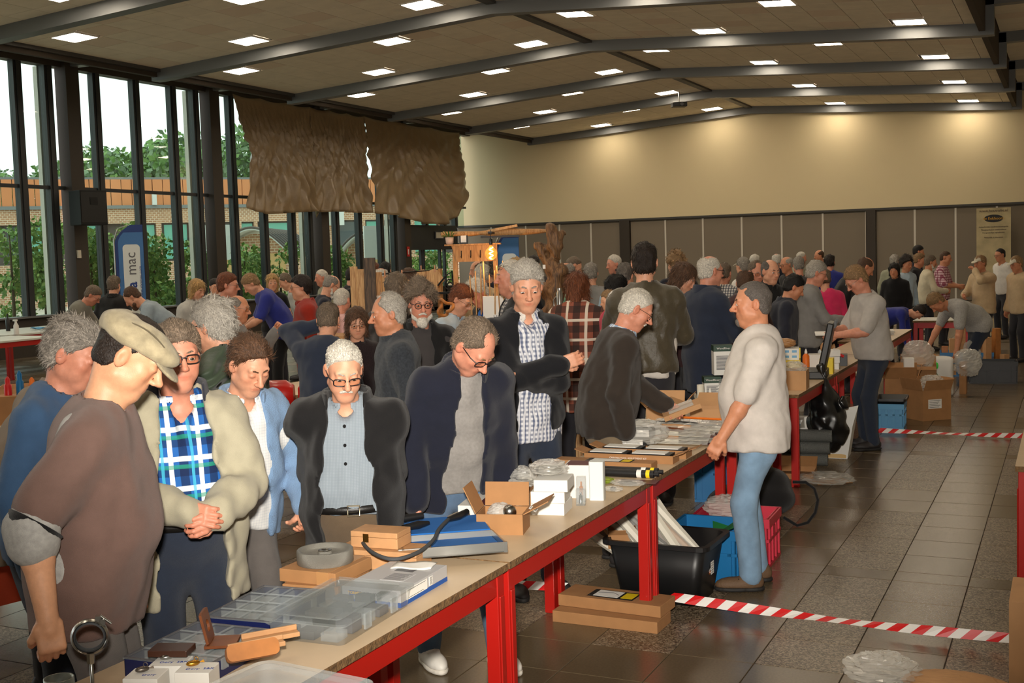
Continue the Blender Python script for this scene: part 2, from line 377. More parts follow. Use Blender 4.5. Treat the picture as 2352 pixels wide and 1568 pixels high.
# ================================================================ organic shapes: distance fields turned into one continuous surface
f32 = np.float32
def A(v): return np.array(v, dtype=np.float64)
def smin(a, b, k):
    if k <= 0: return np.minimum(a, b)
    h = np.clip(.5+.5*(b-a)/k, 0, 1); return b+(a-b)*h-k*h*(1-h)
def smax(a, b, k): return -smin(-a, -b, k)
def d_cone(P, a, b, ra, rb):
    X, Y, Z = P; ba = b-a; L = max(1e-9, float(ba@ba))
    h = np.clip(((X-a[0])*ba[0]+(Y-a[1])*ba[1]+(Z-a[2])*ba[2])/L, 0, 1)
    return np.sqrt((X-a[0]-h*ba[0])**2+(Y-a[1]-h*ba[1])**2+(Z-a[2]-h*ba[2])**2)-(ra+(rb-ra)*h)
def d_ell(P, c, r, R=None):
    X, Y, Z = P[0]-c[0], P[1]-c[1], P[2]-c[2]
    if R is not None: X, Y, Z = [R[i][0]*X+R[i][1]*Y+R[i][2]*Z for i in range(3)]
    k0 = np.sqrt((X/r[0])**2+(Y/r[1])**2+(Z/r[2])**2)+1e-6; k1 = np.sqrt((X/r[0]**2)**2+(Y/r[1]**2)**2+(Z/r[2]**2)**2)+1e-6
    return k0*(k0-1)/k1
def d_box(P, c, d, r, R=None):
    X, Y, Z = P[0]-c[0], P[1]-c[1], P[2]-c[2]
    if R is not None: X, Y, Z = [R[i][0]*X+R[i][1]*Y+R[i][2]*Z for i in range(3)]
    q = [np.abs(v)-(dd-r) for v, dd in zip((X, Y, Z), d)]
    return np.sqrt(sum(np.maximum(v, 0)**2 for v in q))+np.minimum(np.maximum(q[0], np.maximum(q[1], q[2])), 0)-r
def d_seg(P, a, b, R, F, e0, e1):
    """elliptic tube: R lateral axis (half width), F front axis (half depth)"""
    X, Y, Z = P[0]-a[0], P[1]-a[1], P[2]-a[2]; ba = b-a; L = float(ba@ba)
    h = np.clip((X*ba[0]+Y*ba[1]+Z*ba[2])/L, 0, 1); X = X-h*ba[0]; Y = Y-h*ba[1]; Z = Z-h*ba[2]
    u = X*R[0]+Y*R[1]+Z*R[2]; v = X*F[0]+Y*F[1]+Z*F[2]; w2 = np.maximum(X*X+Y*Y+Z*Z-u*u-v*v, 0)
    ra = e0[0]+(e1[0]-e0[0])*h; rb = e0[1]+(e1[1]-e0[1])*h
    q = np.sqrt((u/ra)**2+(v/rb)**2+w2/(rb*rb)); return (q-1)*np.minimum(ra, rb)
class Field:
    def __init__(s, h): s.h = h; s.p = []
    def add(s, fn, lo, hi, k=0., op='+'): s.p.append((fn, A(lo), A(hi), k, op)); return s
    def cone(s, a, b, ra, rb=None, k=0., op='+'):
        a, b = A(a), A(b); rb = ra if rb is None else rb; r = max(ra, rb)
        return s.add(lambda P: d_cone(P, a, b, ra, rb), np.minimum(a, b)-r, np.maximum(a, b)+r, k, op)
    def ell(s, c, r, k=0., op='+', R=None):
        c, r = A(c), A(r); m = r if R is None else np.full(3, r.max())
        return s.add(lambda P: d_ell(P, c, r, R), c-m, c+m, k, op)
    def box(s, c, d, r=.004, k=0., op='+', R=None):
        c, d = A(c), A(d); m = d if R is None else np.full(3, np.linalg.norm(d))
        return s.add(lambda P: d_box(P, c, d, r, R), c-m, c+m, k, op)
    def seg(s, a, b, R, F, e0, e1, k=0., op='+'):
        a, b = A(a), A(b); r = max(*e0, *e1)
        return s.add(lambda P: d_seg(P, a, b, R, F, e0, e1), np.minimum(a, b)-r, np.maximum(a, b)+r, k, op)
    def cut(s, fn): s.p.append((fn, None, None, 0., 'x')); return s           # fn(P, f) -> new f, over the whole grid, in order
    def mesh(s):
        h = s.h; pl = [p for p in s.p if p[4] == '+']
        lo = np.min([p[1] for p in pl], 0)-2.5*h-.02; hi = np.max([p[2] for p in pl], 0)+2.5*h+.02
        n = np.ceil((hi-lo)/h).astype(int)+1
        ax = [(lo[i]+h*np.arange(n[i])).astype(f32) for i in range(3)]
        f = np.full(n, .3, f32)
        for fn, a, b, k, op in s.p:
            if op == 'x': f = fn((ax[0][:, None, None], ax[1][None, :, None], ax[2][None, None, :]), f).astype(f32); continue
            m = k+2.2*h; i0 = np.maximum(np.floor((a-m-lo)/h).astype(int), 0); i1 = np.minimum(np.ceil((b+m-lo)/h).astype(int)+1, n)
            if (i1 <= i0).any(): continue
            sl = tuple(slice(i0[i], i1[i]) for i in range(3))
            P = (ax[0][sl[0], None, None], ax[1][None, sl[1], None], ax[2][None, None, sl[2]])
            d = fn(P).astype(f32)
            f[sl] = smin(f[sl], d, k) if op == '+' else smax(f[sl], -d, k)
        for i in range(3):
            sl = [slice(None)]*3; sl[i] = 0; f[tuple(sl)] = .3; sl[i] = -1; f[tuple(sl)] = .3
        return surfnet(f, lo, h)
def surfnet(f, lo, h):
    n = np.array(f.shape); c = n-1; st = np.array([c[1]*c[2], c[2], 1]); s = f < 0
    ids = []; pos = []; quads = []
    for ax in range(3):
        a = [slice(None)]*3; b = [slice(None)]*3; a[ax] = slice(0, -1); b[ax] = slice(1, None)
        s0, s1 = s[tuple(a)], s[tuple(b)]; I = np.argwhere(s0 != s1)
        if not len(I): continue
        J = I.copy(); J[:, ax] += 1
        f0 = f[I[:, 0], I[:, 1], I[:, 2]]; f1 = f[J[:, 0], J[:, 1], J[:, 2]]; t = f0/(f0-f1)
        p = I.astype(np.float64); p[:, ax] += t
        u, v = (ax+1) % 3, (ax+2) % 3; cells = []
        for du, dv in ((0, 0), (-1, 0), (-1, -1), (0, -1)):
            q = I.copy(); q[:, u] += du; q[:, v] += dv; cid = q@st; ids.append(cid); pos.append(p); cells.append(cid)
        Q = np.stack(cells, 1); fl = ~s0[I[:, 0], I[:, 1], I[:, 2]]; Q[fl] = Q[fl][:, ::-1]; quads.append(Q)
    if not ids: return np.zeros((0, 3)), np.zeros((0, 4), int)
    ids = np.concatenate(ids); pos = np.concatenate(pos); uq, inv = np.unique(ids, return_inverse=True)
    cnt = np.bincount(inv); V = np.stack([np.bincount(inv, pos[:, i])/cnt for i in range(3)], 1)
    Q = np.searchsorted(uq, np.concatenate(quads)); return V*h+lo, Q
def np_mesh(name, V, Q, mats, colors=None, mi=None):
    me = bpy.data.meshes.new(name); nv, nq = len(V), len(Q)
    me.vertices.add(nv); me.vertices.foreach_set('co', np.ascontiguousarray(V, f32).ravel())
    me.loops.add(nq*4); me.loops.foreach_set('vertex_index', np.ascontiguousarray(Q, np.int32).ravel())
    me.polygons.add(nq); me.polygons.foreach_set('loop_start', np.arange(0, nq*4, 4, dtype=np.int32))
    me.polygons.foreach_set('use_smooth', np.ones(nq, bool))
    for m in (mats if isinstance(mats, (list, tuple)) else [mats]): me.materials.append(MATS[m] if isinstance(m, str) else m)
    if mi is not None: me.polygons.foreach_set('material_index', np.asarray(mi, np.int32))
    if colors is not None:
        a = me.color_attributes.new('Col', 'FLOAT_COLOR', 'POINT'); cc = np.ones((nv, 4), f32); cc[:, :3] = colors; a.data.foreach_set('color', cc.ravel())
    me.update(calc_edges=True); return me
def np_obj(name, V, Q, mats, parent=None, colors=None, mi=None):
    return link(bpy.data.objects.new(name, np_mesh(name, V, Q, mats, colors, mi)), parent)
_wr = np.random.RandomState(3)
def wrinkle(amp, freq, seed, squash=(1, 1, .45)):
    r = np.random.RandomState(seed); D = r.normal(size=(5, 3)); D /= np.linalg.norm(D, axis=1)[:, None]; D *= A(squash); ph = r.uniform(0, 6.28, 5); fr = freq*r.uniform(.6, 1.6, 5)
    def fn(P, f):
        g = 0
        for d, p, q in zip(D, ph, fr): g = g+np.sin((P[0]*d[0]+P[1]*d[1]+P[2]*d[2])*q+p+1.3*np.sin((P[0]*d[1]-P[2]*d[0])*q*.6))
        return f+g*(amp/2.2)
    return fn
# ================================================================ people
def rot3(pitch=0., yaw=0., roll=0.):
    """columns right, front, up; pitch>0 looks down, yaw>0 turns left, roll>0 tilts to the person's right"""
    p, y, r = [math.radians(v) for v in (pitch, yaw, roll)]
    return np.array((Matrix.Rotation(y, 3, 'Z') @ Matrix.Rotation(-p, 3, 'X') @ Matrix.Rotation(r, 3, 'Y')))
def dirp(deg): a = math.radians(deg); return A((0, math.sin(a), math.cos(a)))
def ik(a, t, l1, l2, pole):
    a, t, pole = A(a), A(t), A(pole); d = t-a; L = np.linalg.norm(d); L2 = min(L, (l1+l2)*.999); d = d/L; t = a+d*L2
    x = (l1*l1-l2*l2+L2*L2)/(2*L2); hgt = math.sqrt(max(0, l1*l1-x*x)); p = pole-d*(pole@d); p /= max(1e-6, np.linalg.norm(p))
    return a+d*x+p*hgt, t
SKINS = {'fair': (212, 154, 124), 'tan': (200, 136, 102), 'red': (206, 140, 114), 'pale': (214, 158, 122), 'brown': (150, 98, 70)}
for k_, c_ in SKINS.items(): mat('skin_'+k_, c_, .47, attr=True, var=.07, vscale=55, bump=.12, bscale=420, spec=.42)
HAIRS = {'grey': (146, 138, 128), 'white': (214, 207, 194), 'lightgrey': (178, 171, 160), 'dark': (40, 30, 24), 'brown': (86, 60, 42), 'greybrown': (116, 100, 84), 'black': (24, 20, 18), 'auburn': (112, 62, 36), 'blond': (186, 148, 94), 'sand': (150, 118, 82), 'salt': (104, 96, 90)}
def hairmat(name, c):
    m = mat(name, c, .55, spec=.35, attr=True); nt = m.node_tree; N = nt.nodes; b = N['Principled BSDF']
    tc = N.new('ShaderNodeTexCoord'); mp = N.new('ShaderNodeMapping'); mp.inputs['Scale'].default_value = (1, .35, .5); nz = N.new('ShaderNodeTexNoise'); nz.inputs['Scale'].default_value = 170; nz.inputs['Detail'].default_value = 5; nz.inputs['Distortion'].default_value = 1.5
    nt.links.new(tc.outputs['Object'], mp.inputs[0]); nt.links.new(mp.outputs[0], nz.inputs['Vector'])
    r = N.new('ShaderNodeMapRange'); r.inputs[1].default_value = .3; r.inputs[2].default_value = .7; r.inputs[3].default_value = .6; r.inputs[4].default_value = 1.35; nt.links.new(nz.outputs['Fac'], r.inputs[0])
    mx = N.new('ShaderNodeMix'); mx.data_type = 'RGBA'; mx.blend_type = 'MULTIPLY'; mx.inputs[0].default_value = 1; nt.links.new(b.inputs['Base Color'].links[0].from_socket, mx.inputs[6]); nt.links.new(r.outputs[0], mx.inputs[7]); nt.links.new(mx.outputs[2], b.inputs['Base Color'])
    bp = N.new('ShaderNodeBump'); bp.inputs['Strength'].default_value = .7; bp.inputs['Distance'].default_value = .008; nt.links.new(nz.outputs['Fac'], bp.inputs['Height']); nt.links.new(bp.outputs[0], b.inputs['Normal'])
for k_, c_ in HAIRS.items(): hairmat('hair_'+k_, c_)
mat('eye_white', (225, 220, 212), .2); mat('iris', (46, 38, 32), .15); mat('lens_frame_dark', (34, 26, 26), .3); mat('lens_frame_metal', (120, 112, 104), .25, metal=.9); glass_mat('spectacle_glass', (246, 240, 232), .05)
mat('leather_black', (22, 20, 19), .45, bump=.1, bscale=200); mat('shoe_brown', (98, 74, 52), .7, bump=.3, bscale=90); mat('shoe_white', (232, 228, 220), .5); mat('shoe_dark', (42, 38, 38), .6); mat('sole_white', (226, 220, 208), .6); mat('sole_dark', (30, 28, 27), .7)
mat('buckle', (190, 176, 150), .3, metal=1.); mat('band_pink', (255, 30, 150), .5); mat('band_green', (40, 215, 60), .5); mat('watch_black', (18, 18, 20), .3); mat('watch_dial', (220, 200, 150), .3, metal=.5)
def cloth(name, c, rough=.85, bump=.35, bscale=500, var=.06, vscale=22, sheen=.15, spec=.25): return mat(name, c, rough, bump=bump, bscale=bscale, var=var, vscale=vscale, sheen=sheen, spec=spec)
def plaid(name, base, stripes, size, rough=.85):
    """woven check: bars of colour along two axes of the garment; stripes = (axis, offset, width, colour, mix)"""
    m = bpy.data.materials.new(name); m.use_nodes = True; MATS[name] = m; nt = m.node_tree; N = nt.nodes; b = N['Principled BSDF']; b.inputs['Roughness'].default_value = rough; b.inputs['Specular IOR Level'].default_value = .25
    tc = N.new('ShaderNodeTexCoord'); sp = N.new('ShaderNodeSeparateXYZ'); nt.links.new(tc.outputs['Object'], sp.inputs[0])
    ad = N.new('ShaderNodeMath'); ad.operation = 'ADD'; ml = N.new('ShaderNodeMath'); ml.operation = 'MULTIPLY'; ml.inputs[1].default_value = .8; nt.links.new(sp.outputs[1], ml.inputs[0]); nt.links.new(sp.outputs[0], ad.inputs[0]); nt.links.new(ml.outputs[0], ad.inputs[1])
    src = {'h': sp.outputs[2], 'v': sp.outputs[0], 'd': ad.outputs[0]}; col = None
    for ax, off, w, c, mixf in stripes:
        d = N.new('ShaderNodeMath'); d.operation = 'DIVIDE'; d.inputs[1].default_value = size; nt.links.new(src[ax], d.inputs[0])
        a = N.new('ShaderNodeMath'); a.operation = 'ADD'; a.inputs[1].default_value = 50-off; nt.links.new(d.outputs[0], a.inputs[0])
        fr = N.new('ShaderNodeMath'); fr.operation = 'FRACT'; nt.links.new(a.outputs[0], fr.inputs[0])
        lt = N.new('ShaderNodeMath'); lt.operation = 'LESS_THAN'; lt.inputs[1].default_value = w; nt.links.new(fr.outputs[0], lt.inputs[0])
        mm = N.new('ShaderNodeMath'); mm.operation = 'MULTIPLY'; mm.inputs[1].default_value = mixf; nt.links.new(lt.outputs[0], mm.inputs[0])
        mx = N.new('ShaderNodeMix'); mx.data_type = 'RGBA'; nt.links.new(mm.outputs[0], mx.inputs[0]); mx.inputs[7].default_value = (*lin(c), 1)
        if col is None: mx.inputs[6].default_value = (*lin(base), 1)
        else: nt.links.new(col, mx.inputs[6])
        col = mx.outputs[2]
    nt.links.new(col, b.inputs['Base Color']); return m
def hand_field(fd, wr, d, n, ts, curl, h):
    """palm and five fingers; d along the hand, n out of the palm, ts = side the thumb is on along d x n"""
    d = d/np.linalg.norm(d); n = n-d*(n@d); n /= np.linalg.norm(n); s = np.cross(d, n)*ts; R = [s, d, n]; c = curl
    fd.box(wr+d*.052, (.040, .046, .0135), .012, .01, R=R); fd.cone(wr-d*.03, wr+d*.03, .0245, .027, .012)
    fd.ell(wr+d*.035+s*.024-n*(-.006), (.018, .028, .016), .01, R=R)
    for i, (off, L, ex) in enumerate(((.030, .072, 0), (.0105, .080, 4), (-.0095, .075, 8), (-.029, .060, 14))):
        p = wr+d*(.094-abs(off-.005)*.18)+s*off; a = math.radians(c*.75+ex*.4); fan = off*.9
        for j, (l, r) in enumerate(((.45, .0092), (.30, .0085), (.25, .0078))):
            dd = d*math.cos(a)+n*math.sin(a)+s*fan*.8; dd /= np.linalg.norm(dd); q = p+dd*(L*l); fd.cone(p, q, r, r*.94, .002 if j else .006); p = q; a += math.radians(c*(1.0 if j == 0 else .75))
    p = wr+d*.026+s*.034; a = math.radians(12+c*.35)
    for l, r in ((.038, .0125), (.030, .0105), (.024, .0092)):
        dd = d*.78*math.cos(a)+s*.62*math.cos(a*1.6)+n*math.sin(a)*.9; dd /= np.linalg.norm(dd); q = p+dd*l; fd.cone(p, q, r, r*.92, .007); p = q; a += math.radians(8+c*.3)
FEATURES = dict(nose=1., jaw=1., wid=1., eyes='lid', mouth=0.)
def strands(V, Q, style, q, seed):
    """short tapered locks lying on the hair, combed back and down from the parting"""
    n = {3: 3000, 2: 1200, 1: 350, 0: 0}[q]
    if style in ('crop', 'thin', 'buzz'): n = n//2
    if not n or not len(Q): return np.zeros((0, 3)), np.zeros((0, 4), int)
    r = np.random.RandomState(seed); i = r.randint(0, len(Q), n); c = V[Q[i]].mean(1); N = np.cross(V[Q[i, 2]]-V[Q[i, 0]], V[Q[i, 3]]-V[Q[i, 1]]); N /= np.linalg.norm(N, axis=1)[:, None]+1e-9
    L0 = {'crop': .008, 'buzz': .005, 'thin': .016, 'ring': .014, 'short': .024, 'full': .034, 'swept': .036, 'bob': .05, 'long': .07, 'curly': .03, 'balding': .022}[style]
    fl = np.stack([c[:, 0]*(4 if style not in ('bob', 'long') else 2), np.where(c[:, 1] > .02, -.7, -.35)+0*c[:, 0], np.where(c[:, 2] > .09, .0, -.8)], 1)
    fr = (c[:, 1] > .04) & (style not in ('bob', 'long')); fl[fr, 2] = .15; fl[fr, 1] = -1.
    if style in ('bob', 'long'): fl[:, 1] *= .2; fl[:, 2] = -1.
    fl += r.normal(0, .35 if style != 'curly' else .9, fl.shape); fl -= N*(fl*N).sum(1)[:, None]; fl /= np.linalg.norm(fl, axis=1)[:, None]+1e-9
    L = L0*r.uniform(.5, 1.3, n)[:, None]; w = ({3: .0016, 2: .0026, 1: .0042}[q])*r.uniform(.6, 1.3, n)[:, None]; s = np.cross(N, fl)
    lift = {'crop': .25, 'curly': .6}.get(style, .22); p0 = c-N*.002; p1 = c+fl*L*.55+N*L*lift*.5; p2 = c+fl*L+N*L*lift*(.35 if style != 'curly' else 1.)
    Vn = np.stack([p0-s*w, p0+s*w, p1+s*w*.9, p1-s*w*.9, p2+s*w*.25, p2-s*w*.25], 1).reshape(-1, 3); k = np.arange(n)[:, None]*6
    return Vn, np.concatenate([k+A([[0, 1, 2, 3]]).astype(int), k+A([[3, 2, 4, 5]]).astype(int)])
def head_parts(root, hc, Rh, sc, q, skin, hair, hcol, glasses, beard, cap, neck_base, eyes, brow, nosek, age):
    h = {3: .0058, 2: .009, 1: .0130, 0: .0170}[q]
    inv = Rh.T; nb = (inv@(neck_base-hc))/sc
    fd = Field(h/sc)
    fd.ell((0, -.012, .032), (.0745, .096, .086)); fd.ell((0, .028, -.022), (.0605, .064, .093), .03)
    for s in (-1, 1): fd.cone((s*.049, -.002, -.062), (s*.016, .056, -.102), .025, .023, .02)
    fd.ell((0, .066, -.103), (.026, .02, .020), .016); fd.ell((0, .056, -.066), (.043, .036, .036), .02)
    for s in (-1, 1): fd.ell((s*.041, .057, -.024), (.026, .026, .025), .018); fd.ell((s*.041, .036, -.056), (.027, .036, .036), .016)
    fd.cone((-.040, .079, .024), (.040, .079, .024), .011, .011, .014)
    fd.cone((0, .090, .014), (0, .090+.022*nosek, -.030), .0085, .0125, .01); fd.ell((0, .093+.024*nosek, -.033), (.0135, .0135, .0115), .006)
    for s in (-1, 1): fd.ell((s*.0125, .090+.012*nosek, -.038), (.009, .012, .0085), .006)
    if q >= 1:
        for s in (-1, 1): fd.ell((s*.032, .103, .003), (.020, .015, .0125), .009, '-')
        for s in (-1, 1): fd.ell((s*.032, .0815, .001), (.0165, .0145, .0135), .004)
        fd.ell((0, .0890, -.0640), (.027, .0075, .0052), .005); fd.ell((0, .0880, -.0745), (.023, .0075, .0058), .005)
        if q >= 2: fd.cone((-.025, .0925, -.0692), (0, .0975, -.0688), .0022, .0022, .003, '-'); fd.cone((.025, .0925, -.0692), (0, .0975, -.0688), .0022, .0022, .003, '-')
    for s in (-1, 1):
        fd.ell((s*.0785, -.010, -.006), (.011, .021, .034), .006, R=np.array(rot3(0, s*22, 0)).T)
        if q >= 2: fd.ell((s*.092, -.004, -.004), (.0085, .011, .019), .004, '-')
    fd.cone((0, -.030, -.060), tuple(nb*.6+A((0, -.03, -.06))*.4), .054, .056, .03); fd.cone(tuple(nb*.6+A((0, -.03, -.06))*.4), tuple(nb), .056, .068, .02)
    if age > 1: fd.cone((0, .045, -.108), tuple(nb*.45+A((0, .045, -.08))*.55), .030, .026, .03)
    V, Q = fd.mesh(); x, y, z = V.T; C = np.ones((len(V), 3))
    def blob(c, r, col, t):
        w = np.exp(-(((np.abs(x)-c[0])/r[0])**2+((y-c[1])/r[1])**2+((z-c[2])/r[2])**2))[:, None]*t; C[:] = C*(1-w)+C*A(col)*w
    blob((0, .1, -.069), (.024, .02, .010), (.86, .50, .46), .8); blob((0, .118, -.034), (.018, .02, .014), (1., .72, .66), .6); blob((.045, .07, -.03), (.025, .03, .022), (1., .76, .70), .55)
    blob((.082, -.01, -.005), (.016, .03, .04), (1., .72, .66), .5); blob((.032, .09, .002), (.022, .02, .013), (.84, .66, .6), .6)
    if beard in ('stubble', 'goatee', 'full'): blob((0, .07, -.095), (.06, .05, .03), (.78, .74, .72), .6)
    if q >= 2: blob((.032, .094, -.0035), (.0175, .012, .0028), (.34, .24, .2), .75)
    out = [(V, Q, C)]
    def ph(name, fd2, m, parent=root):
        v, qd = fd2.mesh()
        if len(v): return np_obj(name, (v*sc)@Rh.T+hc, qd, m, parent, np.ones((len(v), 3)))
    # hair -------------------------------------------------------
    hm = 'hair_'+hcol; hh = max(h*1.2, .0075)/sc
    if hair:
        t = {'crop': .0045, 'short': .013, 'full': .016, 'bob': .020, 'long': .018, 'curly': .034, 'ring': .009, 'thin': .007, 'balding': .011, 'swept': .014, 'buzz': .0035}[hair]
        ys = {'crop': (-.075, -.065, -.012, .014, .044, .072, .09), 'ring': (-.075, -.062, -.012, .012, .03, .2, .3), 'balding': (-.075, -.065, -.012, .012, .05, .082, .2), 'thin': (-.075, -.065, -.012, .012, .05, .085, .1), 'swept': (-.08, -.072, -.018, .012, .052, .086, .12), 'buzz': (-.075, -.062, -.012, .012, .05, .098, .2)}.get(hair, (-.080, -.072, -.018, .012, .036, .060, .078))
        yp = A((-.11, -.045, -.012, .012, .045, .072, .105))
        fh = Field(hh); fh.ell((0, -.012-t*.3, .032+t*.35), (.0745+t, .096+t, .086+t*1.15))
        fh.ell((0, -.035, -.03), (.070+t*.6, .066+t, .06), .02)
        ysa = A(ys)
        def hl(P, f):
            zl = np.interp(P[1], yp, ysa)+0*P[0]; g = zl-P[2]; return smax(f, g, .006)
        if hair not in ('bob', 'long'): fh.cut(hl)
        fh.ell((0, .085, -.02), (.066, .05, .085), .006, '-')
        if hair == 'ring': fh.ell((0, .03, .125), (.063, .125, .088), .01, '-')
        if hair == 'balding': fh.ell((0, .07, .115), (.05, .06, .052), .012, '-')
        if hair in ('bob', 'long'):
            zb = -.09 if hair == 'bob' else -.20
            for s in (-1, 1): fh.cone((s*.062, -.012, .03), (s*(.072 if hair == 'bob' else .062), -.010, zb), .034, .026, .03)
            fh.cone((0, -.07, .03), (0, -.075, zb), .052, .045, .03); fh.ell((0, .088, -.045), (.052, .062, .095), .008, '-')
        sd_ = int(abs(hc[0]*1000)+abs(hc[2]*3777)) % 997
        a = {'curly': .012, 'bob': .006, 'long': .005, 'full': .006, 'swept': .005}.get(hair, .0028)
        fh.cut(wrinkle(a, 90 if hair != 'curly' else 60, int(abs(hc[0]*1000)) % 97, (1, .7, .7)))
        v, qd = fh.mesh(); v2, q2 = strands(v, qd, hair, q, sd_); np_obj('hair', (np.concatenate([v, v2])*sc)@Rh.T+hc, np.concatenate([qd, q2+len(v)]), hm, root, np.concatenate([np.full((len(v), 3), .78), np.repeat(np.random.RandomState(sd_).uniform(*((.8, 1.2) if hcol in ('white', 'lightgrey') else (.6, 1.45)), len(v2)//6), 6)[:, None]*np.ones((1, 3))]))
    if q >= 1 and brow:
        for s in (-1, 1):
            fb_ = Field(min(.0045, h)/sc); fb_.cone((s*.014, .0945, .0215), (s*.032, .0915, .0275), .0042, .0042, .002); fb_.cone((s*.032, .0915, .0275), (s*.049, .079, .021), .0042, .0028, .002); ph('eyebrow', fb_, 'hair_'+brow)
    if beard in ('moustache', 'full', 'goatee'):
        fb_ = Field(max(.0058, h*.8)/sc)
        if beard in ('moustache', 'full'):
            for s in (-1, 1): fb_.cone((s*.004, .1015, -.0535), (s*.026, .091, -.0640), .0085, .0055, .004)
        if beard in ('full', 'goatee'):
            fb_.ell((0, .076, -.108), (.026, .023, .026), .01)
            if beard == 'full':
                for s in (-1, 1): fb_.cone((s*.062, .012, -.045), (s*.048, .042, -.088), .014, .019, .02); fb_.cone((s*.048, .042, -.088), (0, .074, -.122), .019, .028, .02)
                fb_.ell((0, .07, -.135), (.04, .03, .03), .02)
        fb_.cut(wrinkle(.003, 140, 5)); ph('beard' if beard != 'moustache' else 'moustache', fb_, 'hair_'+('white' if hcol in ('grey', 'lightgrey', 'white', 'greybrown') else hcol))
    if eyes and q >= 1:
        for s in (-1, 1):
            m_ = MB().lathe([(max(1e-5, .0128*math.sin(pi*j/10)), -.0128*math.cos(pi*j/10)) for j in range(11)], 14, 0, None, cap=False)
            for i, p in enumerate(m_.f):
                if max(m_.v[k][2] for k in p) > .0108: m_.m[i] = 1
            M = Matrix(Rh.tolist()).to_4x4(); c = hc+Rh@(A((s*.032, .0846, -.0015))*sc)
            m_.v = [tuple(Vector(c)+(M.to_3x3() @ (Matrix.Rotation(-pi/2+math.radians(eyes if eyes is not True else 0), 3, 'X') @ Vector((v[0], v[1]*.72, v[2]))))*sc) for v in m_.v]
            m_.build('eye', ['eye_white', 'iris'], root)
    def H(p): return tuple(hc+Rh@(A(p)*sc))
    if glasses:
        rnd_ = glasses == 'round'; up = glasses == 'head'
        g = MB(); gl = MB(); zo = .075 if up else (-.012 if glasses == 'low' else -.002); yo = .100 if not up else .075; w_, h_ = (.022, .020) if rnd_ else (.026, .0165); fr = .0019 if glasses == 'metal' or up else .0028
        tl = .45 if up else 0.
        for s in (-1, 1):
            pts = []
            for i in range(18):
                a = 2*pi*i/18; ca, sa = math.cos(a), math.sin(a)
                if not rnd_: e_ = .55; ca = math.copysign(abs(ca)**e_, ca); sa = math.copysign(abs(sa)**e_, sa)
                px_, pz_ = s*.033+w_*ca, zo+h_*sa; pts.append(H((px_, yo+.006-abs(px_)*.22-tl*(pz_-zo), pz_)))
            g.tube(pts, fr*sc, 6, closed=True); gl.add(pts, [tuple(range(18))])
            e = s*(.033+w_); g.tube([H((e, yo-.005, zo+.008)), H((s*.076, .06 if not up else .03, zo+.010)), H((s*.081, -.002, zo*.6+.010 if not up else .05)), H((s*.079, -.03, -.004 if not up else .03))], fr*.85*sc, 6)
        g.tube([H((-.011, yo+.004, zo+.006)), H((0, yo+.0085, zo+.009)), H((.011, yo+.004, zo+.006))], fr*sc, 6)
        go = g.build('glasses', 'lens_frame_metal' if (glasses == 'metal' or up) else 'lens_frame_dark', root); gl.build('lens', 'spectacle_glass', go)
    if cap:
        fc = Field(max(h, .006)/sc)
        if cap == 'flat':
            fc.ell((0, -.012, .050), (.089, .114, .060)); fc.ell((0, .050, .052), (.080, .090, .042), .03); fc.ell((0, -.040, .066), (.096, .096, .050), .02)
            def under(P, f): return smax(f, (.030+.10*np.maximum(0, P[1])*.0)-P[2], .006)
            fc.cut(under); fc.cut(wrinkle(.0022, 70, 3)); c_ = ph('flat_cap', fc, cap_mat(cap))
            fb_ = Field(max(h*.8, .005)/sc); fb_.ell((0, .105, .022), (.072, .062, .011), R=np.array(rot3(20, 0, 0)).T); ph('cap_brim', fb_, cap_mat(cap), c_)
            for s in (-.5, 0, .5):
                pts = [H((s*.17*math.sin(pi*t_)**.6, -.128+.258*t_, .036+.080*math.sin(pi*t_)**.75*(1-.35*abs(s)))) for t_ in [i/16 for i in range(1, 16)]]
                MB().tube(pts, .0022*sc, 5).build('cap_seam', 'cap_seam', c_)
            MB().sphere(H((0, -.02, .117)), .008*sc, 6).build('cap_button', cap_mat(cap), c_)
        else:
            fc.ell((0, -.010, .045), (.083, .106, .084)); fc.cut(lambda P, f: smax(f, .040-P[2], .005)); c_ = ph('cap', fc, 'cap_beige')
            fb_ = Field(max(h*.8, .006)/sc); fb_.ell((0, .115, .046), (.062, .06, .010), R=np.array(rot3(12, 0, 0)).T); ph('cap_brim', fb_, 'cap_beige', c_)
    return out
cloth('cap_flat', (158, 146, 118), var=.22, vscale=30); cloth('cap_seam', (96, 86, 66)); cloth('cap_beige', (205, 196, 176))
def cap_mat(c): return 'cap_flat'
PEOPLE = []
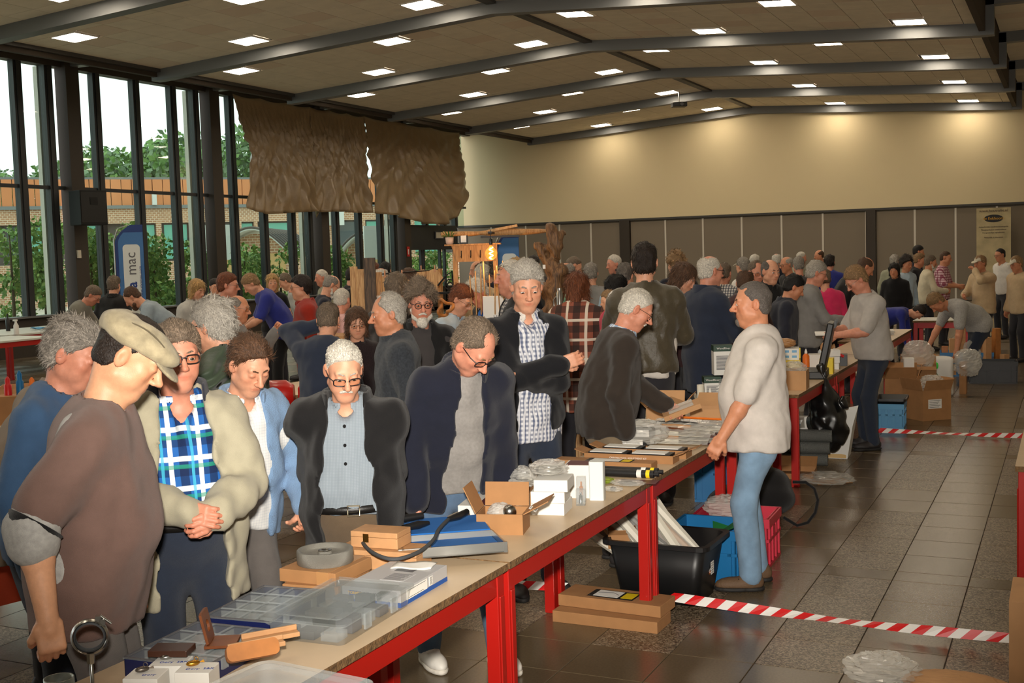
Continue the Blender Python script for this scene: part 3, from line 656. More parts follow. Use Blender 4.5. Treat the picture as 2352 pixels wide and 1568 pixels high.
def person(label, px, py, dist, face, top=None, shirt=None, legs='trousers_dark', lean=6., hp=10., hy=0., hr=0., arms=('down', 'down'), q=1, skin='fair', hair='short', hcol='grey', glasses=None, beard=None, cap=None, eyes=None, brow='grey', nose=1., fat=.25, wide=1., scale=None, floor=0., shoes='shoe_dark', sole='sole_dark', belt=None, bands=(), stance=.11, step=0., group=None, hunch=0., curl=(35, 35), palms=(None, None), nohands=False, age=2, seed=None, twist=0., kneel=0., child=False, side=0., sockets=True):
    """px, py = head centre in the photograph, dist = distance along the view axis; face = heading, 0 image right, 90 away, 180 image left, 270 towards us"""
    hw = atd(px, py, dist); ang = math.radians(face+25.26)
    sd = seed if seed is not None else int(px*7+py*3) % 991
    # ---- skeleton in metres for a 1.75 m adult, y forward
    L = lean; P = A((0, -.02-.20*math.sin(math.radians(L))*.6, .95)); W_ = P+.15*dirp(L*.55); Cc = W_+.25*dirp(L*1.0+hunch*.5); Nb = Cc+.12*dirp(L*1.05+hunch)
    nd = dirp(L*.75+hp*.35+10+hunch); Hc = Nb+nd*.105+dirp(hp*.8)*.062+A((0, .012, 0))
    if scale is None: scale = min(1.15, max(.86, (hw.z-floor)/Hc[2]))
    zoff = hw.z-Hc[2]*scale
    sc = scale; Rt = np.array(Matrix.Rotation(math.radians(twist), 3, 'Z')); Rh = rot3(hp, hy, hr)
    right = Rt@A((1, 0, 0))
    Fd = A((0, math.cos(math.radians(L)), -math.sin(math.radians(L)))); Ax = dirp(L)
    Sh = [Cc+.035*dirp(L)+right*s*.168*wide+A((0, -.005, 0)) for s in (-1, 1)]
    hipz = .93; Hip = [A((s*.092, P[1], P[2]-.03)) for s in (-1, 1)]
    Ft = [A((-stance, .03+step, .085)), A((stance, .03-step, .085))]; Kn = []
    for i in (0, 1):
        k_, Ft[i] = ik(Hip[i], Ft[i], .428, .418, (0.05*(-1, 1)[i], 1, 0)); Kn.append(k_)
    El = []; Wr = []; HD = []; PN = []
    for i, s in enumerate((-1, 1)):
        a = arms[i]; pole = (s*.5, -.8, -.3); pn = A((-s, .15, 0))
        if a == 'down': t = Sh[i]+A((s*.085, .03, -.52))
        elif a == 'bent': t = A((s*.12, P[1]+.34, 1.10)); pole = (s*.7, -.4, -.6)
        elif a == 'clasp': t = A((s*.045, P[1]+.32, 1.04)); pole = (s*.8, -.4, -.5)
        elif a == 'back': t = A((s*.06, P[1]-.20, .92)); pole = (s*1, -.5, -.2); pn = A((0, -1, 0))
        elif a == 'pocket': t = A((s*.20, P[1]+.10, .86)); pole = (s*.8, -.7, 0)
        elif a == 'cross': t = A((-s*.10, P[1]+.245+.02*s, 1.19+.035*s)); pole = (s*.9, -.1, -.7); pn = A((0, -1, 0))
        elif a == 'table': t = A((s*.17, P[1]+.52, .95)); pole = (s*.7, -.5, -.4); pn = A((0, 0, -1))
        elif a == 'hang': t = Sh[i]+A((s*.03, .10, -.54))
        else: t = A(a[:3]); pole = a[3:6] if len(a) >= 6 else (s*.6, -.6, -.5)
        e_, w_ = ik(Sh[i], t, .29, .255, pole); El.append(e_); Wr.append(w_); dd = w_-e_; HD.append(dd/np.linalg.norm(dd)); PN.append(A(palms[i]) if palms[i] is not None else pn)
    root = empty('person', (0, 0, 0)); fx, fy = math.cos(ang), math.sin(ang); Rw = Matrix.Rotation(ang-pi/2, 3, 'Z')
    base = Vector((hw.x, hw.y, 0))-Rw @ Vector((Hc[0]*sc, Hc[1]*sc, 0)); root.location = (base.x, base.y, max(floor, zoff) if abs(zoff-floor) < .02 else zoff); root.rotation_euler = (0, 0, ang-pi/2)
    tag(root, label, 'child' if child else 'person', group)
    X = lambda v: A(v)*sc
    P, W_, Cc, Nb, Hc = map(X, (P, W_, Cc, Nb, Hc)); Sh, Hip, Ft, Kn, El, Wr = [[X(v) for v in l] for l in (Sh, Hip, Ft, Kn, El, Wr)]
    # ---- torso profile (half width, half depth, forward shift)
    fa = fat; wd = wide
    def torso(fd, off, k=.03, top_=True, drop=.16, flare=0.):
        o = off/sc; z = A((0, 0, 1)); Fp = Rt@A((0, 1, 0))
        pts = [(P-z*drop*sc, (.168+.02*fa+o+flare)*sc, (.118+.03*fa+o+flare)*sc, 0), (P, (.172+.03*fa+o)*sc, (.122+.055*fa+o)*sc, .02*fa), (W_, (.158*wd+.045*fa+o)*sc, (.112+.085*fa+o)*sc, .05*fa),
               (Cc*.55+W_*.45, (.170*wd+.02*fa+o)*sc, (.118+.035*fa+o)*sc, .025*fa), (Cc+X(.02*dirp(L)), (.172*wd+o)*sc, (.108+o)*sc, 0), (Nb-X(.03*dirp(L)), (.10*wd+o)*sc, (.070+o)*sc, -.005)]
        for (a, a0, b0, s0), (b, a1, b1, s1) in zip(pts[:-1] if top_ else pts[:2], pts[1:] if top_ else pts[1:3]):
            fd.seg(a+Fp*s0*sc, b+Fp*s1*sc, right, Rt@Fd if a is not pts[0][0] else Fp, (a0, b0), (a1, b1), k)
        if top_:
            fd.cone(Sh[0], Sh[1], (.055+o)*sc, None, .05)
    def arm(fd, i, off, t, cuff=0., k=.03):
        r0, r1, r2 = [(v+.006*fa)*sc for v in (.054, .043, .030)]
        u = min(1., t/.5); e_ = Sh[i]+(El[i]-Sh[i])*u; fd.cone(Sh[i], e_, r0+off, r0+(r1-r0)*u+off, k)
        if t > .5:
            u = (t-.5)/.5; e_ = El[i]+(Wr[i]-El[i])*u; fd.cone(El[i], e_, r1+off, r1+(r2-r1)*u+off+cuff, k*.7)
    # ---- body: head, neck, arms and hands
    out = head_parts(root, Hc, Rh, sc, q, skin, hair, hcol, glasses, beard, cap, Nb-X(.05*dirp(L)), eyes, brow, nose, age)
    Vs, Qs, Cs, n = [], [], [], 0
    for v, qd, c in out:
        v = (v*sc)@Rh.T+Hc; Vs.append(v); Qs.append(qd+n); Cs.append(c); n += len(v)
    sl = max([t_.get('sleeve', 1.) for t_ in (top, shirt) if t_] or [0.])
    core = Field(.05); torso(core, -.035, drop=.05); V, Q = core.mesh(); Vs.append(V); Qs.append(Q+n); Cs.append(np.ones((len(V), 3))); n += len(V)
    if not nohands:
        for i, s in enumerate((-1, 1)):
            if arms[i] in ('pocket',) : continue
            fh = Field({3: .005, 2: .0062, 1: .0085, 0: .010}[q])
            r1, r2 = .042*sc, .029*sc
            if sl < .9:
                fh.cone(Sh[i]+(El[i]-Sh[i])*.55, El[i], .047*sc, .043*sc, .02); fh.cone(El[i], El[i]+(Wr[i]-El[i])*.3, .043*sc, .045*sc, .02); fh.cone(El[i]+(Wr[i]-El[i])*.3, Wr[i], .045*sc, r2, .02)
            else: fh.cone(El[i]+(Wr[i]-El[i])*.75, Wr[i], r2*1.05, r2, .01)
            hand_field(fh, Wr[i], HD[i], PN[i], -1. if s > 0 else 1., curl[i], .005)
            V, Q = fh.mesh(); c = np.ones((len(V), 3)); w = np.clip(((V-Wr[i])@HD[i]-.07)/.09, 0, 1)[:, None]*.8; c = c*(1-w)+c*A((1., .82, .76))*w
            Vs.append(V); Qs.append(Q+n); Cs.append(c); n += len(V)
    np_obj('body', np.concatenate(Vs), np.concatenate(Qs), 'skin_'+skin, root, np.concatenate(Cs))
    # ---- clothes
    gh = {3: .0135, 2: .018, 1: .026, 0: .034}[q]
    Axn = (Nb-P)/np.linalg.norm(Nb-P); Fn = np.cross(Axn, right); Fn = -Fn if (Fn@(Rt@A((0, 1, 0)))) < 0 else Fn
    spL = np.linalg.norm(Nb-P)
    def suv(Pt):
        X_, Y_, Z_ = Pt[0]-P[0], Pt[1]-P[1], Pt[2]-P[2]
        return (X_*Axn[0]+Y_*Axn[1]+Z_*Axn[2], X_*right[0]+Y_*right[1]+Z_*right[2], X_*Fn[0]+Y_*Fn[1]+Z_*Fn[2])
    def garment(g, name):
        off = g.get('off', .012); fd = Field(g.get('h', gh)); hem = g.get('hem', .06); torso(fd, off, drop=max(.10, hem+.02), flare=g.get('flare', .0))
        t = g.get('sleeve', 1.); so = g.get('soff', off*.9); nk = g.get('neck', 'crew'); z0 = P[2]-hem*sc
        fd.cut(lambda Pt, f: smax(f, np.where(suv(Pt)[0] < .16*sc, z0+g.get('hslope', 0.)*suv(Pt)[2]-Pt[2], -1.), .004))
        Nn = Nb-X(.035*dirp(L)); nr = {'crew': .062, 'v': .066, 'collar': .060, 'high': .062, 'wide': .085}.get(nk, .062)*sc
        fd.cone(Nn, Nn+X(.14*dirp(L+8)), nr, nr*1.25, .006, '-')
        if (nk == 'v' or (nk == 'collar' and g.get('vdepth'))) and not g.get('open'):
            dep = g.get('vdepth', .09)*sc; fd.cone(Nn+Fn*.06*sc+Axn*.03*sc, Nn+Fn*.15*sc-Axn*dep, .040*sc, .012*sc, .004, '-')
        if g.get('open'):
            w0, w1 = g['open']
            def opn(Pt, f):
                s_, u_, v_ = suv(Pt); tt = np.clip(s_/spL, -.3, 1.); w = (w1+(w0-w1)*np.clip(tt, 0, 1))*sc+.006*np.sin(s_*40+u_*9); return smax(f, -np.maximum(np.abs(u_-g.get('oshift', 0.)*sc)-w, -.01*sc-v_), .006)
            fd.cut(opn)
        for i in (0, 1):
            if t > 0: arm(fd, i, so, t, g.get('cuff', .004))
        fd.cut(wrinkle(g.get('wr', .007), g.get('wf', 27), sd+len(name))); fd.cut(wrinkle(g.get('wr', .007)*.45, g.get('wf', 27)*2.3, sd+3, (1, 1, .3)))
        if nk in ('collar', 'high') and q >= 1:
            ch = g.get('ch', .040 if nk == 'collar' else .06)*sc; ca = Nn+X(.014*dirp(L)); cx = dirp(L+4); cf = A((0, cx[2], -cx[1])); rr = (.063 if nk == 'collar' else .078)*sc+off*.6
            gap = g.get('gap', .014)*sc+(g['open'][0]*sc*.8 if g.get('open') else 0)
            fc = Field({3: .0065, 2: .009, 1: .0135}.get(q, .014)); th = (.0042 if nk == 'collar' else .0075) if q > 1 else .008
            def coll(Pt):
                X_, Y_, Z_ = Pt[0]-ca[0], Pt[1]-ca[1], Pt[2]-ca[2]; s_ = X_*cx[0]+Y_*cx[1]+Z_*cx[2]; u_ = X_*right[0]+Y_*right[1]+Z_*right[2]; v_ = X_*cf[0]+Y_*cf[1]+Z_*cf[2]
                r_ = np.sqrt(u_*u_+v_*v_); fr = np.clip(v_/rr, 0, 1); lo_ = -.012*sc-.036*sc*fr*fr
                d = np.maximum(np.abs(r_-rr-(ch-s_)*(.42 if nk == 'collar' else .22))*.92-th, np.maximum(s_-ch, lo_-s_)); return np.maximum(d, np.minimum(v_, gap+np.maximum(0, .02*sc-s_)*.75-np.abs(u_)))
            fc.add(coll, ca-.17*sc, ca+.17*sc); V, Q = fc.mesh(); np_obj('collar', V, Q, g.get('cmat', g['mat']), root)
        V, Q = fd.mesh(); return np_obj(name, V, Q, g['mat'], root)
    if shirt: garment({'off': .010, **({'sleeve': .22} if top and top.get('sleeve', 1.) > .9 else {}), **shirt}, shirt.get('name', 'shirt'))
    to = garment({'off': .014, **top}, top.get('name', 'jacket')) if top else None
    if top and top.get('buttons'):
        n_, m_, u0, o_ = top['buttons']; _front_dots(root, n_, m_, P, Axn, Fn, right, spL, sc, u0, o_)
    if shirt and shirt.get('buttons'):
        n_, m_, u0, o_ = shirt['buttons']; _front_dots(root, n_, m_, P, Axn, Fn, right, spL, sc, u0, o_)
    # ---- trousers and shoes
    if legs:
        wr_l = wrinkle(.007, 24, sd+5); fd = Field({3: .017, 2: .024, 1: .036, 0: .045}[q]); torso(fd, -.003, top_=False, drop=.10); wst = P[2]+.05*sc
        for i in (0, 1):
            fd.cone(Hip[i]-X((0, 0, .02)), Kn[i], .095*sc, .072*sc, .03); fd.cone(Kn[i], Ft[i]+X((0, -.01, .0)), .072*sc, .062*sc, .03)
        fd.cut(lambda Pt, f: f+(wr_l(Pt, f)-f)*np.clip((wst-.12*sc-Pt[2])/.1, 0, 1)); fd.cut(lambda Pt, f: smax(smax(f, Pt[2]-wst, .004), .035*sc-Pt[2], .004))
        V, Q = fd.mesh(); np_obj('trousers', V, Q, legs, root)
        for i in (0, 1):
            a = Ft[i]; fd = Field(.028 if q < 2 else (.016 if q < 3 else .010)); hz = A((a[0], a[1], 0)); ty = A(((-.05, .05)[i], 1, 0)); ty /= np.linalg.norm(ty); tx = A((ty[1], -ty[0], 0)); R = [tx, ty, A((0, 0, 1))]
            fd.ell(hz+X((0, 0, .05))-ty*.035*sc, X((.040, .055, .055)), R=R); fd.ell(hz+X((0, 0, .035))+ty*.075*sc, X((.049, .115, .045)), .03, R=R); fd.cone(hz+X((0, 0, .05)), a+X((0, -.01, .02)), .045*sc, .047*sc, .03)
            fd.cut(lambda Pt, f: smax(f, .022*sc-Pt[2], .003)); V, Q = fd.mesh(); so_ = np_obj('shoe', V, Q, shoes, root)
            fd = Field(.028 if q < 2 else (.016 if q < 3 else .010)); fd.ell(hz+X((0, 0, .02))-ty*.035*sc, X((.043, .060, .05)), R=R); fd.ell(hz+X((0, 0, .02))+ty*.075*sc, X((.052, .120, .05)), .03, R=R)
            fd.cut(lambda Pt, f: smax(smax(f, -Pt[2], .003), Pt[2]-.026*sc, .003)); V, Q = fd.mesh(); np_obj('sole', V, Q, sole, so_)
            if shoes == 'shoe_white' or q == 3:
                lm = MB()
                for j in range(5): c = hz+ty*(.035+.022*j)*sc; zz = (.088-.007*j)*sc; lm.tube([tuple(c+tx*u_*sc+A((0, 0, zz-abs(u_)*.35*sc))) for u_ in (-.03, -.015, 0, .015, .03)], .003*sc, 5)
                lm.build('laces', 'sole_white' if shoes == 'shoe_white' else 'sole_dark', so_)
    if belt:
        m_ = MB(); z_ = P[2]+.055*sc; a_, b_ = (.172+.036*fa+.016)*sc, (.122+.063*fa+.014)*sc; cy_ = P[1]+.03*fa*sc+.012*sc
        ring = lambda t_, zz, e_=0.: (P[0]+(a_+e_)*math.cos(t_), cy_+(b_+e_)*math.sin(t_), zz)
        m_.grid(lambda u, v: ring(2*pi*u, z_-.018*sc+.036*sc*v), 40, 2, closed_u=True); bo = m_.build('belt', 'leather_black', root); bo.modifiers.new('t', 'SOLIDIFY').thickness = .006
        if belt == 'buckle':
            c = ring(pi/2+.12, z_, .006); MB().tube([(c[0]-.024, c[1], c[2]-.02), (c[0]+.024, c[1], c[2]-.02), (c[0]+.024, c[1], c[2]+.02), (c[0]-.024, c[1], c[2]+.02)], .004, 6, closed=True, smooth=False).build('belt_buckle', 'buckle', bo)
    for i, kind in bands:
        c = Wr[i]-HD[i]*.035*sc; d = HD[i]; a1 = np.cross(d, A((.3, .2, .9))); a1 /= np.linalg.norm(a1); a2 = np.cross(d, a1); r_ = .0315*sc if sl < .9 else .034*sc; w_ = .011 if kind.startswith('band') else .016
        m_ = MB(); m_.grid(lambda u, v: tuple(c+d*(v-.5)*2*w_+(a1*math.cos(2*pi*u)+a2*math.sin(2*pi*u))*r_), 24, 2, closed_u=True); wo = m_.build('wristband' if kind.startswith('band') else 'watch_strap', kind if kind.startswith('band') else 'watch_black', root); wo.modifiers.new('t', 'SOLIDIFY').thickness = .003
        if not kind.startswith('band'):
            n_ = PN[i]-d*(PN[i]@d); n_ = -n_/np.linalg.norm(n_); M = frame(tuple(c+n_*(r_+.004)), tuple(np.cross(d, n_)), tuple(d))
            MB().box((0, 0, 0), (.032, .038, .010), M=M).build('watch_face', kind, wo, bevel=.003)
    if top and top.get('band'):
        nn = Nb-X(.012*dirp(L)); ax_ = dirp(L+10); f_ = A((0, ax_[2], -ax_[1])); r_ = .069*sc
        MB().tube([tuple(nn+right*math.cos(a)*r_+f_*math.sin(a)*r_*1.06-ax_*(.030*max(0, math.sin(a))+.002)*sc) for a in [2*pi*i/28 for i in range(28)]], .010*sc, 7, closed=True).build('neckband', top['band'], root)
        for i in (0, 1):
            t_ = top['sleeve']/.5; d = El[i]-Sh[i]; d /= np.linalg.norm(d); c0 = Sh[i]+(El[i]-Sh[i])*t_+d*.055*sc; a1 = np.cross(d, A((.3, .8, .1))); a1 /= np.linalg.norm(a1); a2 = np.cross(d, a1); rr = (.054+.006*fa)*sc+(.043-.054)*sc*t_+top.get('soff', .02)+.007
            m_ = MB(); m_.grid(lambda u, v: tuple(c0+d*(v-.5)*.030*sc+(a1*math.cos(2*pi*u)+a2*math.sin(2*pi*u))*(rr*(.86 if v else .99))), 26, 2, closed_u=True); m_.build('sleeve_band', top['band'], root).modifiers.new('t', 'SOLIDIFY').thickness = .004
    info = dict(root=root, P=P, W=W_, C=Cc, N=Nb, H=Hc, Wr=Wr, El=El, HD=HD, PN=PN, Sh=Sh, Ax=Axn, F=Fn, R=right, sc=sc, spL=spL, Rh=Rh)
    PEOPLE.append((label, scale, tuple(round(v, 2) for v in root.location), round(zoff, 2))); return info
def _front_dots(root, n, m, P, Ax, Fn, R, spL, sc, u0, o_):
    for i in range(n):
        s_ = spL*(.86-.78*i/(n-1)); c = P+Ax*s_+R*u0*sc+Fn*o_[0]*sc+Fn*sc*o_[1]*math.sin(pi*min(1, max(0, s_/spL))); MB().lathe([(.0065, -.003), (.0065, .002), (.004, .003)], 10, M=frame(tuple(c), tuple(R), tuple(Ax))).build('button', m, root)
# ================================================================ who is there
def c(name, col, **k): cloth(name, col, **k); return name
c('trousers_dark', (44, 43, 48)); c('jeans_dark', (42, 50, 66), bump=.5); c('jeans_mid', (88, 112, 140), bump=.5, var=.16, vscale=14); c('jeans_light', (126, 156, 184), bump=.5, var=.18, vscale=12)
c('trousers_khaki', (128, 112, 90)); c('trousers_grey', (104, 98, 94)); c('trousers_brown', (96, 80, 62)); c('trousers_green', (98, 92, 80)); c('black_cloth', (18, 17, 19)); c('black_jacket', (15, 14, 16), rough=.75)
c('tee_brown', (108, 84, 76)); c('grey_marl', (164, 162, 158), var=.14, vscale=60); c('sweater_blue', (62, 92, 128)); c('shirt_paleblue', (150, 172, 190)); c('jacket_brown', (126, 110, 92)); c('jacket_beige', (172, 165, 142)); c('navy', (24, 27, 42)); c('navy_coat', (38, 46, 64)); c('collar_navy', (40, 42, 54))
plaid('plaid_blue', (40, 100, 176), [('v', 0, .3, (22, 30, 62), .75), ('h', .1, .3, (22, 30, 62), .65), ('v', .5, .16, (240, 244, 244), .8), ('h', .6, .18, (240, 244, 244), .8), ('h', .35, .14, (40, 150, 120), .7), ('v', .8, .1, (70, 180, 214), .8)], .105)
c('cardigan_blue', (124, 154, 190), bump=.6, bscale=260); plaid('shirt_dotted', (226, 226, 224), [('v', 0, .12, (150, 160, 180), .35), ('h', 0, .12, (150, 160, 180), .35)], .012); plaid('shirt_check_grey', (146, 156, 164), [('v', 0, .5, (120, 132, 142), .8), ('h', 0, .5, (128, 138, 148), .7)], .006)
def quilted(name, col):
    m = cloth(name, col, rough=.55, bump=0); nt = m.node_tree; N = nt.nodes; tc = N.new('ShaderNodeTexCoord'); w = N.new('ShaderNodeTexWave'); w.bands_direction = 'Z'; w.inputs['Scale'].default_value = 5.5; w.inputs['Distortion'].default_value = 1.2
    mp = N.new('ShaderNodeMapping'); mp.inputs['Rotation'].default_value = (0, .55, 0); nt.links.new(tc.outputs['Object'], mp.inputs[0]); nt.links.new(mp.outputs[0], w.inputs[0]); b = N.new('ShaderNodeBump'); b.inputs['Strength'].default_value = 1; b.inputs['Distance'].default_value = .03; nt.links.new(w.outputs['Fac'], b.inputs['Height']); nt.links.new(b.outputs[0], N['Principled BSDF'].inputs['Normal']); return name
quilted('quilt_green', (62, 74, 58)); c('stripe_white', (220, 214, 206)); c('grey_sweater', (142, 138, 134), var=.1, vscale=70); c('denim_black', (17, 18, 23)); plaid('shirt_leaf', (214, 216, 222), [('v', 0, .55, (60, 74, 110), .75), ('h', .2, .5, (60, 74, 110), .6), ('d', 0, .4, (225, 225, 228), .7)], .026)
c('wool_brown', (50, 42, 36)); plaid('shirt_check_blue', (206, 216, 226), [('v', 0, .3, (90, 130, 180), .7), ('h', 0, .3, (90, 130, 180), .6), ('v', .6, .1, (40, 70, 130), .6)], .05); c('leather_green', (70, 62, 46), rough=.5, bump=.25, bscale=60, spec=.5); c('polo_stone', (210, 202, 194)); c('polo_grey', (178, 172, 166))
c('lime', (130, 214, 70)); c('maroon', (62, 34, 36)); c('hoodie_navy', (36, 38, 50)); c('grey_knit', (132, 130, 128)); c('pink', (206, 44, 92)); c('royal_blue', (40, 48, 128)); c('red_jacket', (150, 40, 24)); c('pale_pink', (214, 170, 168)); c('charcoal_fleece', (50, 54, 60), var=.3, vscale=80); c('dark_grey', (62, 58, 58)); c('lightblue_shirt', (172, 190, 204)); c('azure', (46, 104, 182)); c('mint', (150, 196, 170)); plaid('mint_stripe', (150, 200, 172), [('h', 0, .3, (96, 150, 128), .8)], .04); c('steel_blue_shirt', (110, 124, 158)); plaid('coat_plaid', (146, 84, 66), [('v', 0, .35, (44, 38, 36), .8), ('h', 0, .35, (44, 38, 36), .7), ('v', .6, .14, (226, 214, 196), .85), ('h', .55, .14, (226, 214, 196), .85)], .16); plaid('check_bw', (196, 192, 186), [('v', 0, .4, (50, 54, 70), .8), ('h', 0, .4, (50, 54, 70), .7)], .03); plaid('check_red', (214, 180, 186), [('v', 0, .4, (128, 36, 66), .8), ('h', 0, .4, (128, 36, 66), .7)], .045)
c('beige_shirt', (196, 170, 134)); c('white_shirt', (218, 212, 204)); c('cream_jacket', (212, 200, 172)); c('grey_green', (150, 150, 128)); c('olive_grey', (116, 114, 104)); c('denim_blue_grey', (144, 158, 168)); c('polka', (36, 24, 26), var=.4, vscale=160); c('lightgrey_shirt', (180, 178, 172)); c('kid_red', (196, 36, 70))
J = lambda m, **k: dict(dict(mat=m, name='jacket', off=.026, neck='high', hem=.16, soff=.022), **k)
T_ = lambda m, **k: dict(dict(mat=m, name='shirt', off=.012, neck='collar', hem=.10), **k)
SW = lambda m, **k: dict(dict(mat=m, name='sweater', off=.016, neck='crew', hem=.10), **k)
PO = lambda m, **k: dict(dict(mat=m, name='polo_shirt', off=.024, neck='collar', hem=.15, sleeve=.44, soff=.026, flare=.014), **k)
# ---- foreground, left of the table
who = {}
who['cap'] = person('man in a beige flat cap and brown T-shirt leaning over the table', 300, 815, 3.72, 12, top=dict(band='black_cloth', mat='tee_brown', name='tshirt', off=.022, neck='crew', hem=.16, sleeve=.40, soff=.030, wr=.006), shirt=dict(mat='grey_marl', name='undershirt', sleeve=.57, neck='crew', hem=.02, soff=.022, off=.004), legs='trousers_grey', lean=10, hp=34, hy=-4, arms=('down', (.30, -.10, .90, .35, -1, -.1)), q=3, skin='pale', hair='crop', hcol='dark', brow='dark', cap='flat', fat=.62, nose=1.05, curl=(40, 58), palms=(None, (-.5, -.2, .4)))
who['grey2'] = person('grey-haired man in a blue sweater behind the man in the flat cap', 172, 812, 4.45, 352, top=SW('sweater_blue', neck='collar', cmat='shirt_paleblue', off=.02), legs='jeans_dark', lean=10, hp=22, arms=('down', 'down'), q=3, skin='red', hair='full', hcol='grey', brow='dark', fat=.5, nose=1.1)
who['back3'] = person('person in a long taupe jacket with their back to us at the left edge', 196, 838, 5.35, 40, top=J('jacket_brown', off=.045, hem=.24, wr=.006, soff=.035), legs='trousers_dark', lean=26, hp=40, q=2, arms=('down', 'down'), fat=.8, wide=1.15, nohands=True)
who['plaid'] = person('man in dark-rimmed glasses with a blue checked shirt and open beige jacket', 408, 815, 4.38, 296, top=J('jacket_beige', open=(.082, .135), hem=.27, off=.034, cmat='collar_navy', ch=.085, flare=.02, soff=.03, wr=.009), shirt=T_('plaid_blue', vdepth=.12, gap=.03, hem=-.03), legs='jeans_dark', lean=3, hp=6, hy=2, arms=((-.06, .30, 1.07, -.8, -.3, -.5), (.05, .30, 1.09, .8, -.4, -.5)), q=3, skin='red', hair='short', hcol='greybrown', brow='greybrown', glasses='dark', eyes=True, fat=.6, belt='buckle', bands=((1, 'band_pink'),), curl=(50, 42), palms=((1, -.3, -.2), (-1, -.3, -.3)))
who['cardigan'] = person('balding man in a light blue zip cardigan over a dotted white shirt', 574, 838, 4.95, 312, top=J('cardigan_blue', open=(.055, .075), hem=.14, off=.026, name='cardigan', ch=.055), shirt=T_('shirt_dotted', vdepth=.07, gap=.024), legs='trousers_grey', lean=12, hp=30, arms=((-.20, .22, .95, -.7, -.6, -.2), 'down'), q=3, skin='fair', hair='swept', hcol='brown', brow='brown', fat=.35, nose=1.15, palms=((.6, 0, .6), None))
who['green5'] = person('grey-haired man in a quilted dark green jacket with a striped collar', 487, 748, 5.75, 158, top=J('quilt_green', off=.04, hem=.12, cmat='stripe_white', ch=.05), legs='trousers_dark', lean=6, hp=10, q=3, hair='full', hcol='lightgrey', glasses='dark', skin='fair', fat=.4, nohands=True)
who['moustache'] = person('white-moustached man in reading glasses, open black jacket and pale grey shirt', 790, 848, 4.82, 272, top=J('black_jacket', open=(.08, .125), hem=.26, off=.036, ch=.08, soff=.034, wr=.009, flare=.02), shirt=T_('shirt_check_grey', buttons=(6, 'black_cloth', 0., (.135, .055)), gap=.02, vdepth=.03, hem=-.03), legs='trousers_brown', lean=6, hp=24, hy=14, arms=('back', 'back'), q=3, skin='fair', hair='thin', hcol='white', beard='moustache', glasses='low', brow='lightgrey', fat=.62, belt='buckle', nose=1.15, eyes=-18)
who['navy8'] = person('balding man in a navy club jacket and grey sweater bending over the table', 1090, 795, 5.3, 296, top=J('navy', open=(.055, .095), hem=.20, off=.034, ch=.065, soff=.032, wr=.007), shirt=SW('grey_sweater', hem=.12, off=.014), legs='jeans_mid', lean=27, hp=50, hy=24, hr=4, arms=((-.25, .02, .80, -.5, -1, 0), 'down'), q=3, skin='red', hair='balding', hcol='greybrown', brow='sand', glasses='dark', fat=.5, shoes='shoe_white', sole='sole_white', nose=1.1, step=.10, stance=.14)
# ---- middle ground, near the tables
who['cross'] = person('man in a black denim jacket standing with folded arms and leaf-print shirt', 1210, 655, 6.65, 288, top=J('denim_black', open=(.045, .095), hem=.08, off=.024, ch=.05), shirt=T_('shirt_leaf', hem=.14, cmat='white_shirt', ch=.05, vdepth=.05), legs='jeans_dark', lean=2, hp=20, hy=-12, arms=('cross', 'cross'), q=3, skin='fair', hair='short', hcol='lightgrey', brow='grey', bands=((1, 'watch_black'), (0, 'band_pink')), fat=.2, eyes=-20)
who['brown6'] = person('white-haired man in a brown wool jacket reading a box in his hand', 1462, 710, 7.3, 8, top=J('wool_brown', off=.026, hem=.13, neck='collar', cmat='shirt_check_blue', ch=.055), legs='trousers_khaki', lean=17, hp=32, hy=-6, arms=((-.05, .36, .98, -.6, -.4, -.6), 'pocket'), q=3, skin='red', hair='thin', hcol='white', brow='grey', glasses='metal', beard='moustache', fat=.55, nose=1.2)
who['leather7'] = person('tall dark-haired man in a worn brown leather jacket seen from behind', 1480, 602, 8.9, 84, top=J('leather_green', off=.03, hem=.04, neck='collar', cmat='shirt_paleblue', wr=.009), shirt=T_('white_shirt', hem=.08), legs='trousers_dark', lean=1, hp=0, q=2, hair='short', hcol='dark', skin='fair', arms=('bent', 'bent'), nohands=True, wide=1.05, fat=.2)
who['coat8'] = person('bald man with blue-rimmed glasses in a navy outdoor coat', 1632, 622, 10.2, 25, top=J('navy_coat', off=.04, hem=.28, ch=.07), legs='trousers_grey', lean=3, hp=6, q=2, hair='ring', hcol='white', glasses='dark', skin='red', arms=('bent', 'bent'), nohands=True, fat=.4)
who['polo9'] = person('smiling cropped-hair man in a stone polo shirt and light blue jeans', 1728, 696, 6.67, 172, top=PO('polo_stone', wr=.008), legs='jeans_light', lean=-1, hp=2, hy=4, arms=((-.235, .20, .90, -.5, -1, 0), 'down'), q=3, skin='tan', hair='buzz', hcol='salt', brow='brown', beard='goatee', fat=.62, bands=((0, 'band_green'),), shoes='shoe_brown', sole='sole_dark', stance=.10, step=.03, eyes=True, palms=((.9, -.3, 0), None), curl=(48, 30), nose=1.1, belt=None)
who['polo10'] = person('man in a grey polo shirt and black jeans writing a receipt', 1966, 642, 11.1, 186, top=PO('polo_grey', hem=.10), legs='jeans_dark', lean=9, hp=38, arms=((-.10, .36, 1.10, -.7, -.5, -.6), (.08, .33, 1.14, .7, -.5, -.6)), q=2, skin='red', hair='short', hcol='sand', glasses='metal', fat=.4, bands=((0, 'band_green'),), belt='plain', brow='sand')
